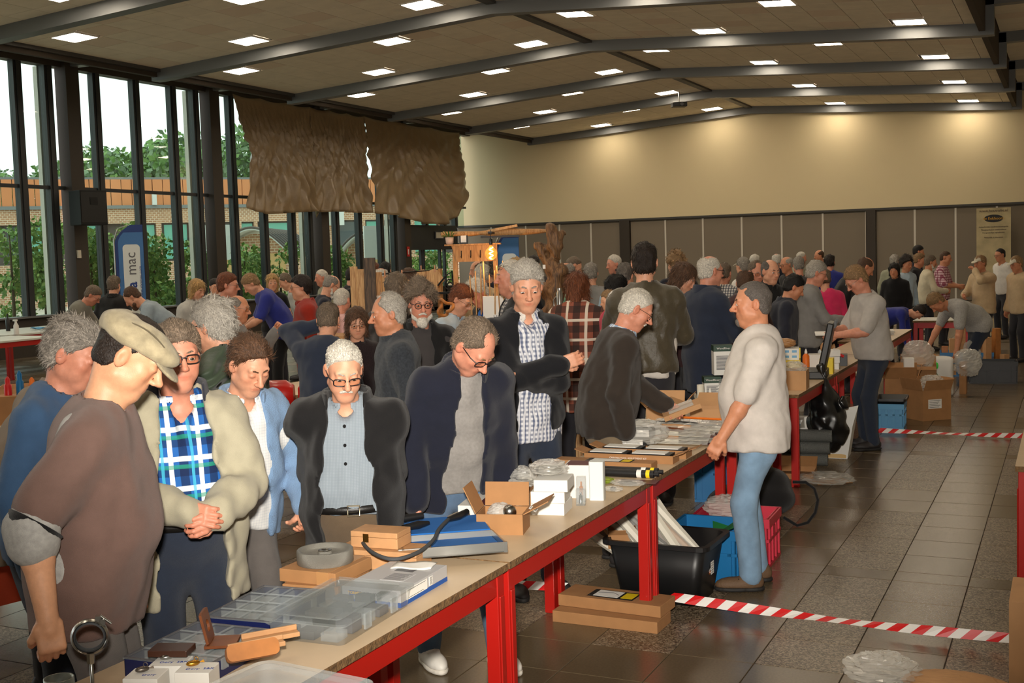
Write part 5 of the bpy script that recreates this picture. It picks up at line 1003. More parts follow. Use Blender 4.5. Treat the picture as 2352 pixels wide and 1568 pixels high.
def organizer(label, loc, rz, n=(4, 4), size=(.24, .36, .052)):
    r = thing('parts_organizer', label, 'organizer', loc, rz, 'blue parts organizers'); x, y, h = size[0]/2, size[1]/2, size[2]; b = MB().b2((-x, -y, 0), (x, y, .003)); t = .003
    for a0, a1 in (((-x, -y), (x, -y+t)), ((-x, y-t), (x, y)), ((-x, -y), (-x+t, y)), ((x-t, -y), (x, y))): b.b2((*a0, .003), (*a1, h))
    part(b, 'organizer_tray', 'plastic_navy', r); b = MB()
    for i in range(1, n[0]): u = -x+2*x*i/n[0]; part(MB().b2((u-.002, -y+t, .003), (u+.002, y-t, h-.004)), 'divider', 'pp_clear', r)
    for j in range(1, n[1]): u = -y+2*y*j/n[1]; part(MB().b2((-x+t, u-.002, .003), (x-t, u+.002, h-.004)), 'divider', 'pp_clear', r)
    for i in range(n[0]):
        for j in range(n[1]):
            if (i*5+j*3) % 4 < 2: part(MB().b2((-.012, -.015, 0), (.012, .015, .001), M=Matrix.Translation((-x+2*x*(i+.5)/n[0], -y+2*y*(j+.5)/n[1], .02)) @ rotz(.4) @ Matrix.Rotation(.4, 4, 'X')), 'card_slip', 'cardboard_light', r)
    lid = part(MB().b2((-x-.003, -y-.003, h), (x+.003, y+.003, h+.003)), 'lid', 'pp_lid', r)
    for i in range(n[0]+1): u = -x+2*x*i/n[0]; part(MB().b2((u-.003, -y, h+.003), (u+.003, y, h+.006)), 'lid_rib', 'plastic_grey' if i in (0, n[0]) else 'pp_clear', lid)
    for j in range(n[1]+1): u = -y+2*y*j/n[1]; part(MB().b2((-x, u-.003, h+.003), (x, u+.003, h+.006)), 'lid_rib', 'plastic_grey' if j in (0, n[1]) else 'pp_clear', lid)
    for s in (-.5, .5): part(MB().b2((x+.002, s*y-.014, h-.028), (x+.009, s*y+.014, h+.004)), 'clip', 'pp_clear', r)
    return r
organizer('blue compartment organizer beside the cardboard under the grinding wheel', (-2.405, 3.13, Z), .1); organizer('blue compartment organizer under the wooden pen boxes', (-2.34, 2.72, Z), .06, (4, 4), (.28, .34, .052))
p = atz(480, 1478, Z+.06); r = thing('wooden_compact', 'hinged wooden compact standing open with a round hole', 'box', p, .5); part(MB().b2((-.005, -.05, 0), (.085, .05, .008)), 'lower_leaf', 'wood_dark', r)
ring = [(.019*math.cos(a), .019*math.sin(a)) for a in [2*pi*i/24 for i in range(24)]]; sq = []
for i in range(24):
    a = 2*pi*i/24; ca, sa = math.cos(a), math.sin(a); k = .045/max(abs(ca)/.98, abs(sa)/1.05); sq.append((k*ca, k*sa))
Mu = Matrix.Translation((-.004, 0, .055)) @ rotz(pi/2) @ Matrix.Rotation(math.radians(78), 4, 'X'); b = MB()
b.add([(*q_, -.004) for q_ in ring]+[(*q_, -.004) for q_ in sq]+[(*q_, .004) for q_ in ring]+[(*q_, .004) for q_ in sq], [f for i in range(24) for f in ((i, (i+1) % 24, 24+(i+1) % 24, 24+i), (48+i, 72+i, 72+(i+1) % 24, 48+(i+1) % 24), (24+i, 24+(i+1) % 24, 72+(i+1) % 24, 72+i), (i, 48+i, 48+(i+1) % 24, (i+1) % 24))], M=Mu); part(b, 'upper_leaf', 'wood_dark', r)
p = atz(622, 1462, Z+.07); r = thing('wooden_pen_box', 'pale wooden pen box, open and rearmost of the wooden cases', 'pen box', (p.x, p.y, Z+.06), .95, 'wooden pen boxes'); part(MB().b2((-.085, -.016, 0), (.085, .016, .014)), 'box_base', 'wood_light', r, .002); part(MB().b2((-.085, .010, .014), (.085, .018, .03)), 'box_lid', 'wood_light', r, .002)
p = atz(590, 1484, Z+.07); r = thing('wooden_pen_box', 'pale wooden pen box lying behind the honey-coloured case', 'pen box', (p.x, p.y, Z+.06), .95, 'wooden pen boxes'); part(MB().b2((-.082, -.014, 0), (.082, .014, .014)), 'box_base', 'wood_light', r, .002); part(MB().b2((-.082, .008, .014), (.082, .016, .028)), 'box_lid', 'wood_light', r, .002)
p = atz(580, 1500, Z+.075); r = thing('pen_case', 'honey-coloured rounded wooden pen case leaning at the front', 'pen case', (p.x, p.y, Z+.062), .92); M = Matrix.Rotation(math.radians(62), 4, 'X'); part(MB().prism(rrect(.075, .024, .016), -.013, .013, M=Matrix.Translation((0, 0, .022)) @ M), 'case_shell', 'wood_honey', r, .004); part(MB().prism(rrect(.0755, .0245, .016), -.001, .001, M=Matrix.Translation((0, 0, .022)) @ M), 'case_seam', 'wood_dark', r)
r = thing('clear_storage_case', 'clear plastic storage case full of small fittings', 'case', (-2.165, 3.2, Z), .05); x, y, h = .15, .235, .062; b = MB(); n_ = 28; o0, o1 = rrect(x*.93, y*.95, .02, 6), rrect(x, y, .02, 6); n_ = len(o0); b.add([(*q_, 0) for q_ in o0]+[(*q_, h) for q_ in o1], [tuple(range(n_-1, -1, -1))]+[(i, (i+1) % n_, n_+(i+1) % n_, n_+i) for i in range(n_)], 0, True); part(b, 'case_tray', 'pp_clear', r)
lid = part(MB().prism(rrect(x+.008, y+.008, .02, 6), h, h+.010), 'lid', 'pp_lid', r); part(MB().prism(rrect(x-.03, y-.03, .015, 4), h+.010, h+.014), 'raised_panel', 'pp_lid', lid)
for s in (-.4, .35): part(MB().b2((x+.004, s*y-.02, .02), (x+.011, s*y+.02, h+.008)), 'clip', 'pp_clear', r)
for i in range(3):
    for j in range(5): part(MB().b2((-.03, -.03, 0), (.03, .03, .025+.012*((i*j) % 3)), M=Matrix.Translation((-.085+.085*i, -.18+.09*j, .004))), 'fittings_bag', ['plastic_grey', 'rubber', 'pp_clear', 'steel'][(i+2*j) % 4], r)
r = tub('translucent_tub', 'translucent storage tub with red and wooden offcuts, bottom edge', 'tub', (-1.70, 2.22, Z+.0), (.34, .32, .165), -.1, 'pp_clear', .88, .014, rim_m='pp_clear')
for i in range(9): part(MB().box((rnd.uniform(-.1, .1), rnd.uniform(-.14, .14), .03+.015*i % .09), (.05+.03*(i % 3), .09, .02), M=None, rz=rnd.uniform(0, 3)), 'offcut', ['wood_light', 'plastic_red', 'plastic_grey', 'wood_honey', 'plastic_black'][i % 5], r)
r = thing('boxed_grinding_jig', 'silver and blue carton printed TORMEK BGM-100', 'box', (-2.165, 3.56, Z), .03); x, y, h = .115, .175, .058; part(MB().b2((-x, -y, .016), (x, y, h)), 'carton_body', 'box_silver', r, .001); part(MB().b2((-x-.0004, -y-.0004, 0), (x+.0004, y+.0004, .016)), 'blue_band', 'box_blue', r); M = FRONT(0, y+.0008, .037)
part(MB().b2((-.088, -.008, 0), (-.040, .008, .0006), M=M), 'logo_plate', 'box_blue', r); text('lettering', 'TORMEK', .0135, r, M @ Matrix.Translation((-.064, 0, .0008)), 'logo_yellow', ex=.0002, off=.0006); text('lettering', 'BGM-100', .0150, r, M @ Matrix.Translation((.0, 0, .0008)), 'ink', ex=.0002, off=.0005)
label_on(r, SIDE(x+.0008, .034) @ Matrix.Translation((-.06, 0, 0)), .15, .036, 2); label_on(r, SIDE(x+.0008, .034) @ Matrix.Translation((.045, .002, 0)), .026, .032, 7)
label_on(r, Matrix.Translation((.02, -.02, h)), .09, .1, 8, 'box_silver', 'plastic_grey'); part(MB().b2((-.035, .05, h), (.04, .10, h+.0006)), 'product_picture', 'plastic_grey', r)
o = MB().grid(lambda u, v: ((u-.5)*.15, (v-.5)*.10, .003*math.sin(7*u+3*v)+.004), 8, 6).build('folded_manual', 'paper', loc=(-2.165, 3.69, Z+h+.0), rz=.25); o.modifiers.new('t', 'SOLIDIFY').thickness = .003; tag(o, 'folded white instruction sheet on the silver and blue carton', 'paper')
q1 = closed_box('wheel_carton', 'flat brown carton lying under another, below the grinding wheel', 'carton', 0, 0, Z, (.22, .25, .042), .12, 'cardboard', 'cartons under the wheel', at=(-2.43, 3.515)); q2 = closed_box('wheel_carton', 'flat brown carton with tape directly under the grinding wheel', 'carton', 0, 0, Z+.042, (.235, .245, .046), .02, 'cardboard', 'cartons under the wheel', at=(-2.44, 3.53)); part(MB().b2((.04, -.1235, .0), (.09, .1235, .0472)), 'packing_tape', 'tape_tan', q2)
r = thing('abrasive_disc', 'round grey diamond grinding wheel on brown cartons', 'wheel', (-2.445, 3.535, Z+.088)); part(MB().lathe([(.098, 0), (.102, .003), (.102, .047), (.099, .05), (.088, .05), (.080, .036), (.026, .030), (.024, .043), (.016, .044), (.015, .02)], 48), 'wheel_rim', 'grind_wheel', r); part(MB().lathe([(.024, .030), (.024, .046), (.013, .047), (.013, .028)], 24), 'hub', 'steel', r)
r = thing('wooden_box', 'long pale wooden box with a brass latch, lower of two', 'box', (-2.40, 3.86, Z), .12, 'latched wooden boxes'); part(MB().b2((-.17, -.075, 0), (.17, .075, .052)), 'box_body', 'wood_light', r, .002); part(MB().b2((-.17, -.075, .053), (.17, .075, .072)), 'box_lid', 'wood_light', r, .002); part(MB().b2((-.115, -.079, .030), (-.090, -.074, .066)), 'latch', 'brass', r)
r = thing('wooden_box', 'small pale wooden box with a brass latch, upper of two', 'box', (-2.42, 3.88, Z+.073), .08, 'latched wooden boxes'); part(MB().b2((-.10, -.06, 0), (.10, .06, .040)), 'box_body', 'wood_light', r, .002); part(MB().b2((-.10, -.06, .041), (.10, .06, .062)), 'box_lid', 'wood_light', r, .002); part(MB().b2((-.045, -.064, .022), (-.022, -.059, .054)), 'latch', 'brass', r)
# ---- flexible shaft set
r = thing('aluminium_case', 'open aluminium case lined with blue foam', 'case', (-2.40, 4.32, Z), .62); part(MB().b2((-.20, -.15, 0), (.20, .15, .05)), 'case_base', 'steel', r, .003); part(MB().b2((-.19, -.14, .05), (.19, .14, .056)), 'foam_insert', 'foam_blue', r)
Ml = Matrix.Translation((0, -.155, .05)) @ Matrix.Rotation(math.radians(-4), 4, 'X'); lp = MB().b2((-.20, -.31, -.035), (.20, 0, -.030), M=Ml)
for a0, a1 in (((-.20, -.31), (.20, -.303)), ((-.20, -.007), (.20, 0)), ((-.20, -.31), (-.193, 0)), ((.193, -.31), (.20, 0))): lp.b2((*a0, -.035), (*a1, .004), M=Ml)
lid = part(lp, 'case_lid', 'steel', r); part(MB().b2((-.192, -.302, -.030), (.192, -.008, -.020), M=Ml), 'lid_foam', 'foam_blue', lid)
for sx in (-1, 1): part(MB().b2((sx*.203-.012, -.313, -.036), (sx*.203+.004*0-.0+.002, -.296, .005), M=Ml), 'corner_cap', 'steel', lid)
r = thing('flexible_shaft', 'grey flexible drive shaft looping over the wooden boxes', 'tool', atz(1000, 1230, .85)); base = Vector(r.location)
pts = [atz(*q_) for q_ in ((1030, 1192, .835), (1008, 1215, .84), (995, 1240, .84), (960, 1268, .83), (905, 1284, .825), (858, 1270, .835), (832, 1244, .84), (828, 1222, .84), (850, 1207, .84), (900, 1196, .835))]; sm = []
for i in range(len(pts)-1):
    p0, p1, p2, p3 = pts[max(0, i-1)], pts[i], pts[i+1], pts[min(len(pts)-1, i+2)]
    for k in range(5): t = k/5; sm.append(.5*((2*p1)+(p2-p0)*t+(2*p0-5*p1+4*p2-p3)*t*t+(3*p1-p0-3*p2+p3)*t**3)-base)
part(MB().tube(sm, .0075, 10), 'drive_cable', 'rubber', r); part(MB().tube([sm[0], sm[0]+Vector((.02, .05, .004)), sm[0]+Vector((.02, .13, .006))], [.010, .015, .013], 12), 'handpiece', 'plastic_black', r); part(MB().tube([sm[-1], sm[-1]+Vector((.03, .05, .002)), sm[-1]+Vector((.09, .13, .004))], [.010, .017, .014], 12), 'handpiece', 'plastic_black', r)
part(MB().tube([atz(925, 1212, .83)-base, atz(960, 1205, .83)-base, atz(985, 1200, .83)-base], [.012, .018, .008], 10), 'chuck', 'plastic_black', r)
# ---- bench two
r = closed_box('book_box', 'flat white box with a dark red picture on its lid', 'box', 0, 0, Z, (.27, .36, .062), .22, 'white_card', at=(-2.40, 4.86)); part(MB().b2((-.05, -.17, .062), (.13, .17, .0632)), 'cover_picture', 'maroon_print', r); text('lettering', '...0PS SAMPLER', .022, r, Matrix.Translation((.05, -.06, .0636)) @ rotz(pi/2), 'white_card', ex=.0002)
r = open_box('open_carton', 'open brown carton holding bubble wrap and a steel ball', 'carton', (-2.20, 4.52, Z), (.20, .17, .088), .25, 'cardboard', (None, 62, 10, 25), .62); label_on(r, Matrix.Translation((.135, -.02, .098)) @ rotz(pi/2) @ Matrix.Rotation(math.radians(28), 4, 'X') @ Matrix.Translation((0, .0, .002)), .06, .035, 3)
film('bubble_wrap', 'bubble wrap bunched inside the open brown carton', 'wrap', (-2.225, 4.54, Z+.012), (.055, .06, .05), 4, 'bubble', amp=.2); r = thing('steel_ball', 'polished steel ball handle in the open brown carton', 'ball', (-2.17, 4.52, Z+.05)); part(MB().sphere((0, 0, .035), .030, 12), 'ball_shell', 'steel', r); part(MB().lathe([(.012, .0), (.012, .012)], 12), 'ball_neck', 'plastic_black', r)
for i in range(3): closed_box('white_carton', ['bottom white carton of the stack of three', 'middle white carton of the stack of three', 'top white carton of the stack of three'][i], 'carton', 0, 0, Z+.056*i, (.155, .17, .054), .22+.03*(i % 2)-.05*(i == 0), 'white_card', 'stacked white cartons', at=(-2.15+.012*i*(i-1), 4.93-.012*i))
film('ring_bag', 'clear bag with metal rings on the white carton stack', 'bag', (-2.16, 4.93, Z+.168), (.085, .085, .035), 11, 'film', amp=.25); o = MB().tube([(.05*math.cos(a), .05*math.sin(a), 0) for a in [2*pi*i/28 for i in range(28)]], .012, 8, closed=True).build('metal_ring', 'steel', loc=(-2.16, 4.93, Z+.195)); tag(o, 'bright metal ring inside the bag on the white cartons', 'ring', 'metal rings')
film('bowl_bag', 'clear bag with a metal dish behind the open carton', 'bag', (-2.36, 5.06, Z+.07), (.08, .075, .05), 12, 'film', amp=.3); o = MB().lathe([(.03, 0), (.055, .012), (.062, .03), (.058, .03), (.05, .014)], 24).build('metal_dish', 'steel', loc=(-2.36, 5.06, Z+.083)); tag(o, 'round metal dish in the clear bag behind the open carton', 'dish')
closed_box('brown_carton', 'low brown carton under the bagged metal dish', 'carton', 0, 0, Z, (.2, .17, .068), .2, 'cardboard', at=(-2.37, 5.07))
r = closed_box('picture_carton', 'white carton with a dark picture on top, left of the pair', 'carton', 0, 0, Z, (.15, .13, .15), .2, 'white_card', 'picture cartons', at=(-2.33, 5.30)); part(MB().b2((-.06, -.05, .15), (.06, .05, .1512)), 'cover_picture', 'maroon_print', r); r = closed_box('picture_carton', 'white carton with a dark red picture on top, right of the pair', 'carton', 0, 0, Z, (.13, .14, .16), .2, 'white_card', 'picture cartons', at=(-2.16, 5.30)); part(MB().b2((-.055, -.06, .16), (.055, .06, .1612)), 'cover_picture', 'maroon_print', r)
r = thing('milky_plastic_pack', 'tall milky white plastic pack standing at the bench edge', 'pack', (-2.045, 5.24, Z), .2); part(MB().prism(rrect(.035, .032, .008), 0, .185), 'pack_body', 'plastic_white', r, .003)
for x_, y_, h_, lab in ((-2.075, 5.10, .075, 'small clear tube pack in front of the milky pack'), (-2.10, 5.17, .12, 'taller clear tube pack with an amber part')): r = thing('clear_tube_pack', lab, 'pack', (x_, y_, Z), .3, 'clear tube packs'); part(MB().prism(rrect(.022, .022, .004), 0, h_), 'tube_wall', 'pp_clear', r); part(MB().lathe([(.009, .006), (.009, h_*.6), (.004, h_*.6), (.004, h_*.8)], 10), 'metal_insert', 'steel' if h_ < .1 else 'amber', r)
film('green_pack', 'clear bag with a lime green part lying on the bench', 'bag', (-2.20, 5.62, Z), (.10, .07, .014), 21, 'film_green', amp=.25); film('brush_pack', 'clear bag with dark bristles near the bench joint', 'bag', (-2.02, 5.60, Z), (.09, .05, .013), 22, 'film', amp=.25); o = MB().sphere((0, 0, 0), .05, 10, sc=(1, .45, .2)).build('bristle_brush', 'rubber', loc=(-2.02, 5.60, Z+.012)); tag(o, 'oval dark bristle brush inside a clear bag', 'brush')
for i, (x_, y_) in enumerate(((-2.13, 5.40), (-2.04, 5.44))): film('burr_pack', 'small clear bag with a dark burr, %s of two' % ('left', 'right')[i], 'bag', (x_, y_, Z), (.05, .035, .012), 30+i, 'film', 'small burr bags', amp=.3); o = MB().sphere((0, 0, 0), .018, 8, sc=(1, .8, .6)).build('abrasive_burr', 'rubber', loc=(x_, y_, Z+.011)); tag(o, 'dark abrasive burr in the %s small clear bag' % ('left', 'right')[i], 'burr', 'abrasive burrs')
o = MB().b2((-.10, -.05, 0), (.10, .05, .002)).build('backing_card', 'maroon_print', loc=(-2.0, 5.70, Z), rz=.1); tag(o, 'maroon backing card at the joint of two benches', 'card')
for i in range(2):
    r = thing('black_tube', 'long black tube with yellow and white labels, %s of two' % ('front', 'rear')[i], 'tube', (-2.10, 5.80+.07*i, Z+.022), .06, 'black tubes'); part(MB().tube([(-.14, 0, 0), (.15, 0, 0)], .021, 14), 'tube_wall', 'plastic_black', r); part(MB().tube([(.15, 0, 0), (.175, 0, 0)], .012, 12), 'end_cap', 'plastic_black', r); part(MB().tube([(.06, 0, 0), (.085, 0, 0)], .0217, 14), 'white_sleeve', 'paper', r); part(MB().tube([(.11, 0, 0), (.13, 0, 0)], .0217, 14), 'yellow_sleeve', 'plastic_yellow', r); part(MB().tube([(-.30, 0, 0), (-.14, 0, 0)], .0205, 14), 'clear_section', 'pp_clear', r)
# ---- bench three
for i, (y_, x_, lab) in enumerate(((6.02, -2.30, 'long flat brown carton with a black label, nearest of the set'), (6.28, -2.24, 'long open brown tray with printed booklets, middle of the set'), (6.46, -2.22, 'long open brown tray with printed booklets, rearmost of the set'))):
    if i == 0: r = closed_box('long_carton', lab, 'carton', 0, 0, Z, (.56, .11, .045), .02, 'cardboard', 'long flat cartons', at=(x_, y_)); part(MB().b2((-.1, -.045, .045), (.16, .045, .0462)), 'product_label', 'plastic_black', r); part(MB().b2((-.07, -.035, .0462), (.09, .035, .047)), 'label_panel', 'paper', r); part(MB().b2((.10, -.03, .0462), (.15, .03, .047)), 'label_yellow', 'plastic_yellow', r)
    else:
        r = open_box('long_tray', lab, 'tray', (x_, y_, Z), (.52, .13, .045), .03, 'cardboard', (None, 70, None, 70), .12, 'long flat cartons')
        for k in range(2): part(MB().b2((-.24+.25*k, -.055, .005), (-.01+.25*k, .05, .05)), 'booklet', 'plastic_black', r); part(MB().b2((-.23+.25*k, -.05, .05), (-.04+.25*k, .045, .054)), 'booklet_cover', 'paper', r)
        text('lettering', 'CARVING TOOL ADJUSTMENT KIT', .014, r, FRONT(0, .0662, .024), 'paper', ex=.0002)
for i in range(2):
    r = closed_box('boxed_whetstones', ['bagged black box with a white text label, lower of two', 'bagged black box with a white text label, upper of two'][i], 'box', 0, 0, Z+.055*i, (.20, .10, .052), .04+.05*i, 'plastic_black', 'bagged black boxes', at=(-2.41+.03*i, 6.77+.02*i)); M = FRONT(0, .0512, .026); label_on(r, M, .17, .042, body='7-delige diamant wetsteen', size=.0125)
film('film_wrap', 'clear film bag around the black boxes with text labels', 'bag', (-2.40, 6.80, Z), (.21, .11, .075), 41, 'film', amp=.25)
TOOLS = [('paper-wrapped turning tool with a maroon card end', 'wrap_white'), ('bagged turning tool with a dark handle', 'wood_dark'), ('bagged turning tool with a pale handle', 'wood_light'), ('bagged black-bladed turning tool', 'plastic_black')]
k_ = 0
for row in range(3):
    for i in range(5):
        kind = (row*2+i) % 4; y_ = 6.88+.135*i+.02*row; x_ = -2.20+.03*((i*3+row) % 3)-.04*row; zz = Z+.006+.022*row; L = .44+.04*((i+row) % 3)
        r = thing('packaged_tool', '%s, %s from the front in the %s layer' % (TOOLS[kind][0], ordn[i], ('bottom', 'middle', 'top')[row]), 'tool', (x_, y_, zz), rnd.uniform(-.2, .12), 'packaged turning tools'); k_ += 1
        part(MB().tube([(-L/2, 0, .012), (-L*.1, 0, .014), (L*.12, 0, .012)], [.009, .014, .010], 8), 'tool_handle', TOOLS[kind][1], r); part(MB().b2((L*.12, -.006, .008), (L*.46, .006, .014)), 'tool_blade', 'steel', r)
        part(MB().prism([(-L/2-.01, -.032), (L/2+.01, -.03), (L/2+.01, .03), (-L/2-.01, .032)], .001, .0035), 'backing', 'wrap_white' if kind != 3 else 'plastic_black', r); part(MB().grid(lambda u, v: ((u-.5)*(L+.03), (v-.5)*.075, .004+.017*math.sin(pi*v)+.003*math.sin(31*u+9*v)), 14, 5, smooth=False), 'clear_sleeve', 'film', r)
        if kind in (0, 3): part(MB().b2((L/2-.03, -.034, .002), (L/2+.055, .034, .005)), 'header_card', 'maroon_print', r)
        if row == 2 and i == 4: text('lettering', 'CAPTIVE RING TOOL', .026, r, Matrix.Translation((0, -.034, .012)) @ Matrix.Rotation(1.0, 4, 'X'), 'paper', ex=.0002)
o = MB().tube([(-.19, 0, 0), (.20, 0, 0)], .008, 6).build('orange_pencil', 'pencil_orange', loc=(-2.19, 7.42, Z+.085), rz=-.12); tag(o, 'long orange stick on top of the packaged turning tools', 'stick')
for i, (x_, y_) in enumerate(((-2.52, 7.35), (-2.42, 7.40), (-2.30, 7.45))): film('small_part_bag', 'crumpled clear bag of pale parts, %s of three' % ordn[i], 'bag', (x_, y_, Z+.004), (.07, .06, .035), 50+i, 'film' if i else 'wrap_white', 'small part bags', amp=.3)
# ---- bench with green and white boxes
open_box('open_carton', 'open brown carton with raised flaps left of the glue bottle', 'carton', (-2.54, 7.85, Z), (.24, .2, .1), .15, 'cardboard_light', (None, 40, 20, 45), .5, 'open cartons'); open_box('open_carton', 'open brown carton with a long flap beside the stone polo', 'carton', (-2.22, 7.84, Z), (.24, .2, .1), .1, 'cardboard_light', (None, 35, 60, 70), .75, 'open cartons')
p = atz(1612, 948, Z); r = thing('beige_cylinder', 'upright cream cardboard tube beside the red bottle', 'tube', (-2.42, 8.30, Z)); part(MB().lathe([(.025, 0), (.025, .2), (.022, .2), (.022, .01)], 20), 'tube_wall', 'wrap_white', r)
r = thing('glue_bottle', 'small red bottle with a white nozzle', 'bottle', (-2.36, 8.34, Z+.05)); part(MB().lathe([(.018, 0), (.019, .05), (.018, .07), (.010, .08)], 16), 'bottle_body', 'plastic_red', r); part(MB().lathe([(.011, .08), (.010, .095), (.003, .125)], 12), 'nozzle', 'paper', r)
r = closed_box('sorting_case', 'low sorting case with coloured compartments under the red bottle', 'case', 0, 0, Z, (.24, .16, .05), .15, 'clear_blue', at=(-2.32, 8.34)); 
for i, (x_, y_, z_, lab) in enumerate(((-2.52, 8.95, Z, 'dark green and white carton standing left on the bench'), (-2.33, 8.93, Z, 'dark green and white carton half hidden by the clear tub'), (-2.45, 9.02, Z+.20, 'dark green and white carton standing on top of another'))):
    h_ = .19 if i < 2 else .23; r = closed_box('tool_carton', lab, 'carton', 0, 0, z_, (.13 if i < 2 else .15, .13, h_), .42, 'white_card', 'green and white cartons', at=(x_, y_)); w_ = .13 if i < 2 else .15; part(MB().b2((-w_/2-.001, -.066, h_-.045), (w_/2+.001, .066, h_+.001)), 'green_header', 'wood_river_green', r); text('lettering', 'WoodRiver', .022, r, FRONT(0, .0668, h_-.022), 'paper', ex=.0002)
    if i != 1: label_on(r, FRONT(0, .0658, h_*.42), w_*.9, h_*.62, 12, 'white_card', 'plastic_grey')
    else: text('lettering', '16 cm\nSteel\nTurning', .02, r, FRONT(0, .0658, h_*.5), 'ink', ex=.0002)
tub('clear_tub', 'clear plastic tub with loose contents behind the polo sleeve', 'tub', (-2.22, 8.62, Z), (.26, .2, .2), .2, 'pp_clear', .85, .012)
# ---- bench with the yellow box and black case
r = open_box('open_carton', 'open carton full of bagged parts at the bench corner', 'carton', (-2.07, 9.85, Z), (.22, .26, .16), .1, 'cardboard_light', (None, None, None, None)); film('parts_bags', 'small clear bags spilling out of the corner carton', 'bags', (-2.07, 9.85, Z+.10), (.10, .12, .06), 61, 'film', amp=.35)
r = thing('yellow_box', 'bright yellow open carton behind the corner carton', 'carton', (-2.25, 10.3, Z), .2); part(MB().b2((-.14, -.12, 0), (.14, .12, .2)), 'carton_body', 'plastic_yellow', r); part(MB().b2((-.14, .116, .2), (.14, .12, .29)), 'flap', 'plastic_yellow', r)
r = closed_box('blue_white_carton', 'white carton with blue blocks above the yellow box', 'carton', 0, 0, Z+.2, (.27, .2, .1), .2, 'white_card', at=(-2.26, 10.32))
for i in range(8): part(MB().b2((-.12+.065*(i % 4), -.1012, .02+.045*(i//4)), (-.08+.065*(i % 4), -.0995, .04+.045*(i//4)), ), 'blue_block', 'plastic_ltblue', r)
film('brown_bag_pack', 'tan parcel in film on top of the blue and white carton', 'parcel', (-2.26, 10.32, Z+.3), (.11, .09, .04), 63, 'tape_tan', amp=.2)
r = thing('black_tool_case', 'black plastic tool case with its lid standing open', 'tool case', (-2.06, 10.75, Z), .12); part(MB().b2((-.14, -.2, 0), (.10, .2, .07)), 'case_base', 'plastic_black', r, .01); lid = part(MB().b2((.0, -.19, 0), (.06, .19, .44), M=Matrix.Translation((.02, 0, .07)) @ Matrix.Rotation(math.radians(12), 4, 'Y')), 'case_lid', 'plastic_black', r, .012)
for s in (-.1, .1): part(MB().b2((.055, s-.02, .40), (.075, s+.02, .47), M=Matrix.Translation((.02, 0, .07)) @ Matrix.Rotation(math.radians(12), 4, 'Y')), 'latch', 'plastic_black', lid)
r = closed_box('yellow_carton', 'small yellow carton beside the black tool case', 'carton', 0, 0, Z, (.12, .16, .14), .1, 'plastic_yellow', at=(-2.03, 11.1))
for i in range(3): closed_box('small_white_box', 'small white box, %s from the bottom behind the tool case' % ordn[i], 'box', 0, 0, Z+.062*i, (.13, .15, .06), .1+.1*i, 'white_card', 'small white boxes', at=(-2.05, 11.5))
closed_box('black_box', 'small black box beside the white boxes', 'box', 0, 0, Z, (.14, .16, .11), .15, 'plastic_black', at=(-2.04, 11.85))
r = thing('tape_dispenser', 'red packing tape dispenser with a brown roll', 'dispenser', (-2.14, 11.7, Z+.125), .3); Mt = Matrix.Translation((0, 0, .06)) @ Matrix.Rotation(pi/2, 4, 'X'); part(MB().lathe([(.03, -.025), (.06, -.025), (.06, .025), (.03, .025), (.03, -.025)], 24, M=Mt, cap=False), 'tape_roll', 'tape_tan', r); part(MB().lathe([(.03, -.026), (.03, .026)], 16, M=Mt), 'spool', 'plastic_red', r); part(MB().b2((-.02, -.03, -.01), (.12, .03, .008)), 'dispenser_frame', 'plastic_red', r); part(MB().tube([(.10, 0, 0), (.16, 0, -.03)], .014, 10), 'handle', 'plastic_red', r)
closed_box('white_carton', 'flat white carton under the tape dispenser', 'carton', 0, 0, Z, (.2, .2, .12), .2, 'white_card', at=(-2.22, 11.72))
for i, (x_, y_, m_, lab) in enumerate(((-2.3, 11.5, 'plastic_orange', 'orange squeeze bottle with a white cap'), (-2.14, 12.1, 'plastic_white', 'white squeeze bottle with a tan nozzle'), (-2.25, 12.0, 'plastic_white', 'white tub with a black band'))):
    r = thing('squeeze_bottle', lab, 'bottle', (x_, y_, Z), 0, 'squeeze bottles'); part(MB().lathe([(.032, 0), (.034, .02), (.033, .12), (.014, .145)], 18), 'bottle_body', m_, r); part(MB().lathe([(.014, .145), (.013, .165), (.004, .19)], 12), 'nozzle', ['paper', 'tape_tan', 'plastic_black'][i], r)
r = thing('paper_stack', 'loose stack of white paper sheets at the far bench end', 'paper stack', (-2.2, 16.0, Z), .1)
for i in range(7): part(MB().b2((-.13, -.19, .008*i), (.13, .19, .008*i+.006), M=rotz(rnd.uniform(-.12, .12))), 'sheet_bundle', 'paper', r)
# ================================================================ things standing on the floor
o = None
for i, (y_, rz_, lab) in enumerate(((5.70, -.02, 'long flat brown carton on the floor, lower of two'), (5.78, -.06, 'long flat brown carton on the floor with a product label, upper of two'))):
    r = closed_box('long_floor_carton', lab, 'carton', 0, 0, .062*i, (.58, .21, .06), rz_, 'cardboard', 'long floor cartons', at=(-2.165+.0*i, y_))
    if i: part(MB().b2((-.14, -.07, .06), (.12, .06, .0612)), 'product_label', 'plastic_black', r); part(MB().b2((-.11, -.055, .0612), (.03, .05, .062)), 'label_panel', 'paper', r); part(MB().b2((.045, -.05, .0612), (.11, .045, .062)), 'label_yellow', 'plastic_yellow', r); part(MB().tube([(-.1, .0, .0625), (-.02, .02, .0625), (.02, -.01, .0625)], .002, 5), 'drawn_tool', 'plastic_grey', r)
r = tub('black_tub', 'large black plastic tub of wrapped tools under the bench', 'tub', (-2.04, 6.27, 0), (.56, .42, .34), -.03, 'plastic_black', .80, .028, rad=.05); label_on(r, SIDE(.262, .18) @ Matrix.Translation((.0, 0, .0)), .05, .07, 5)
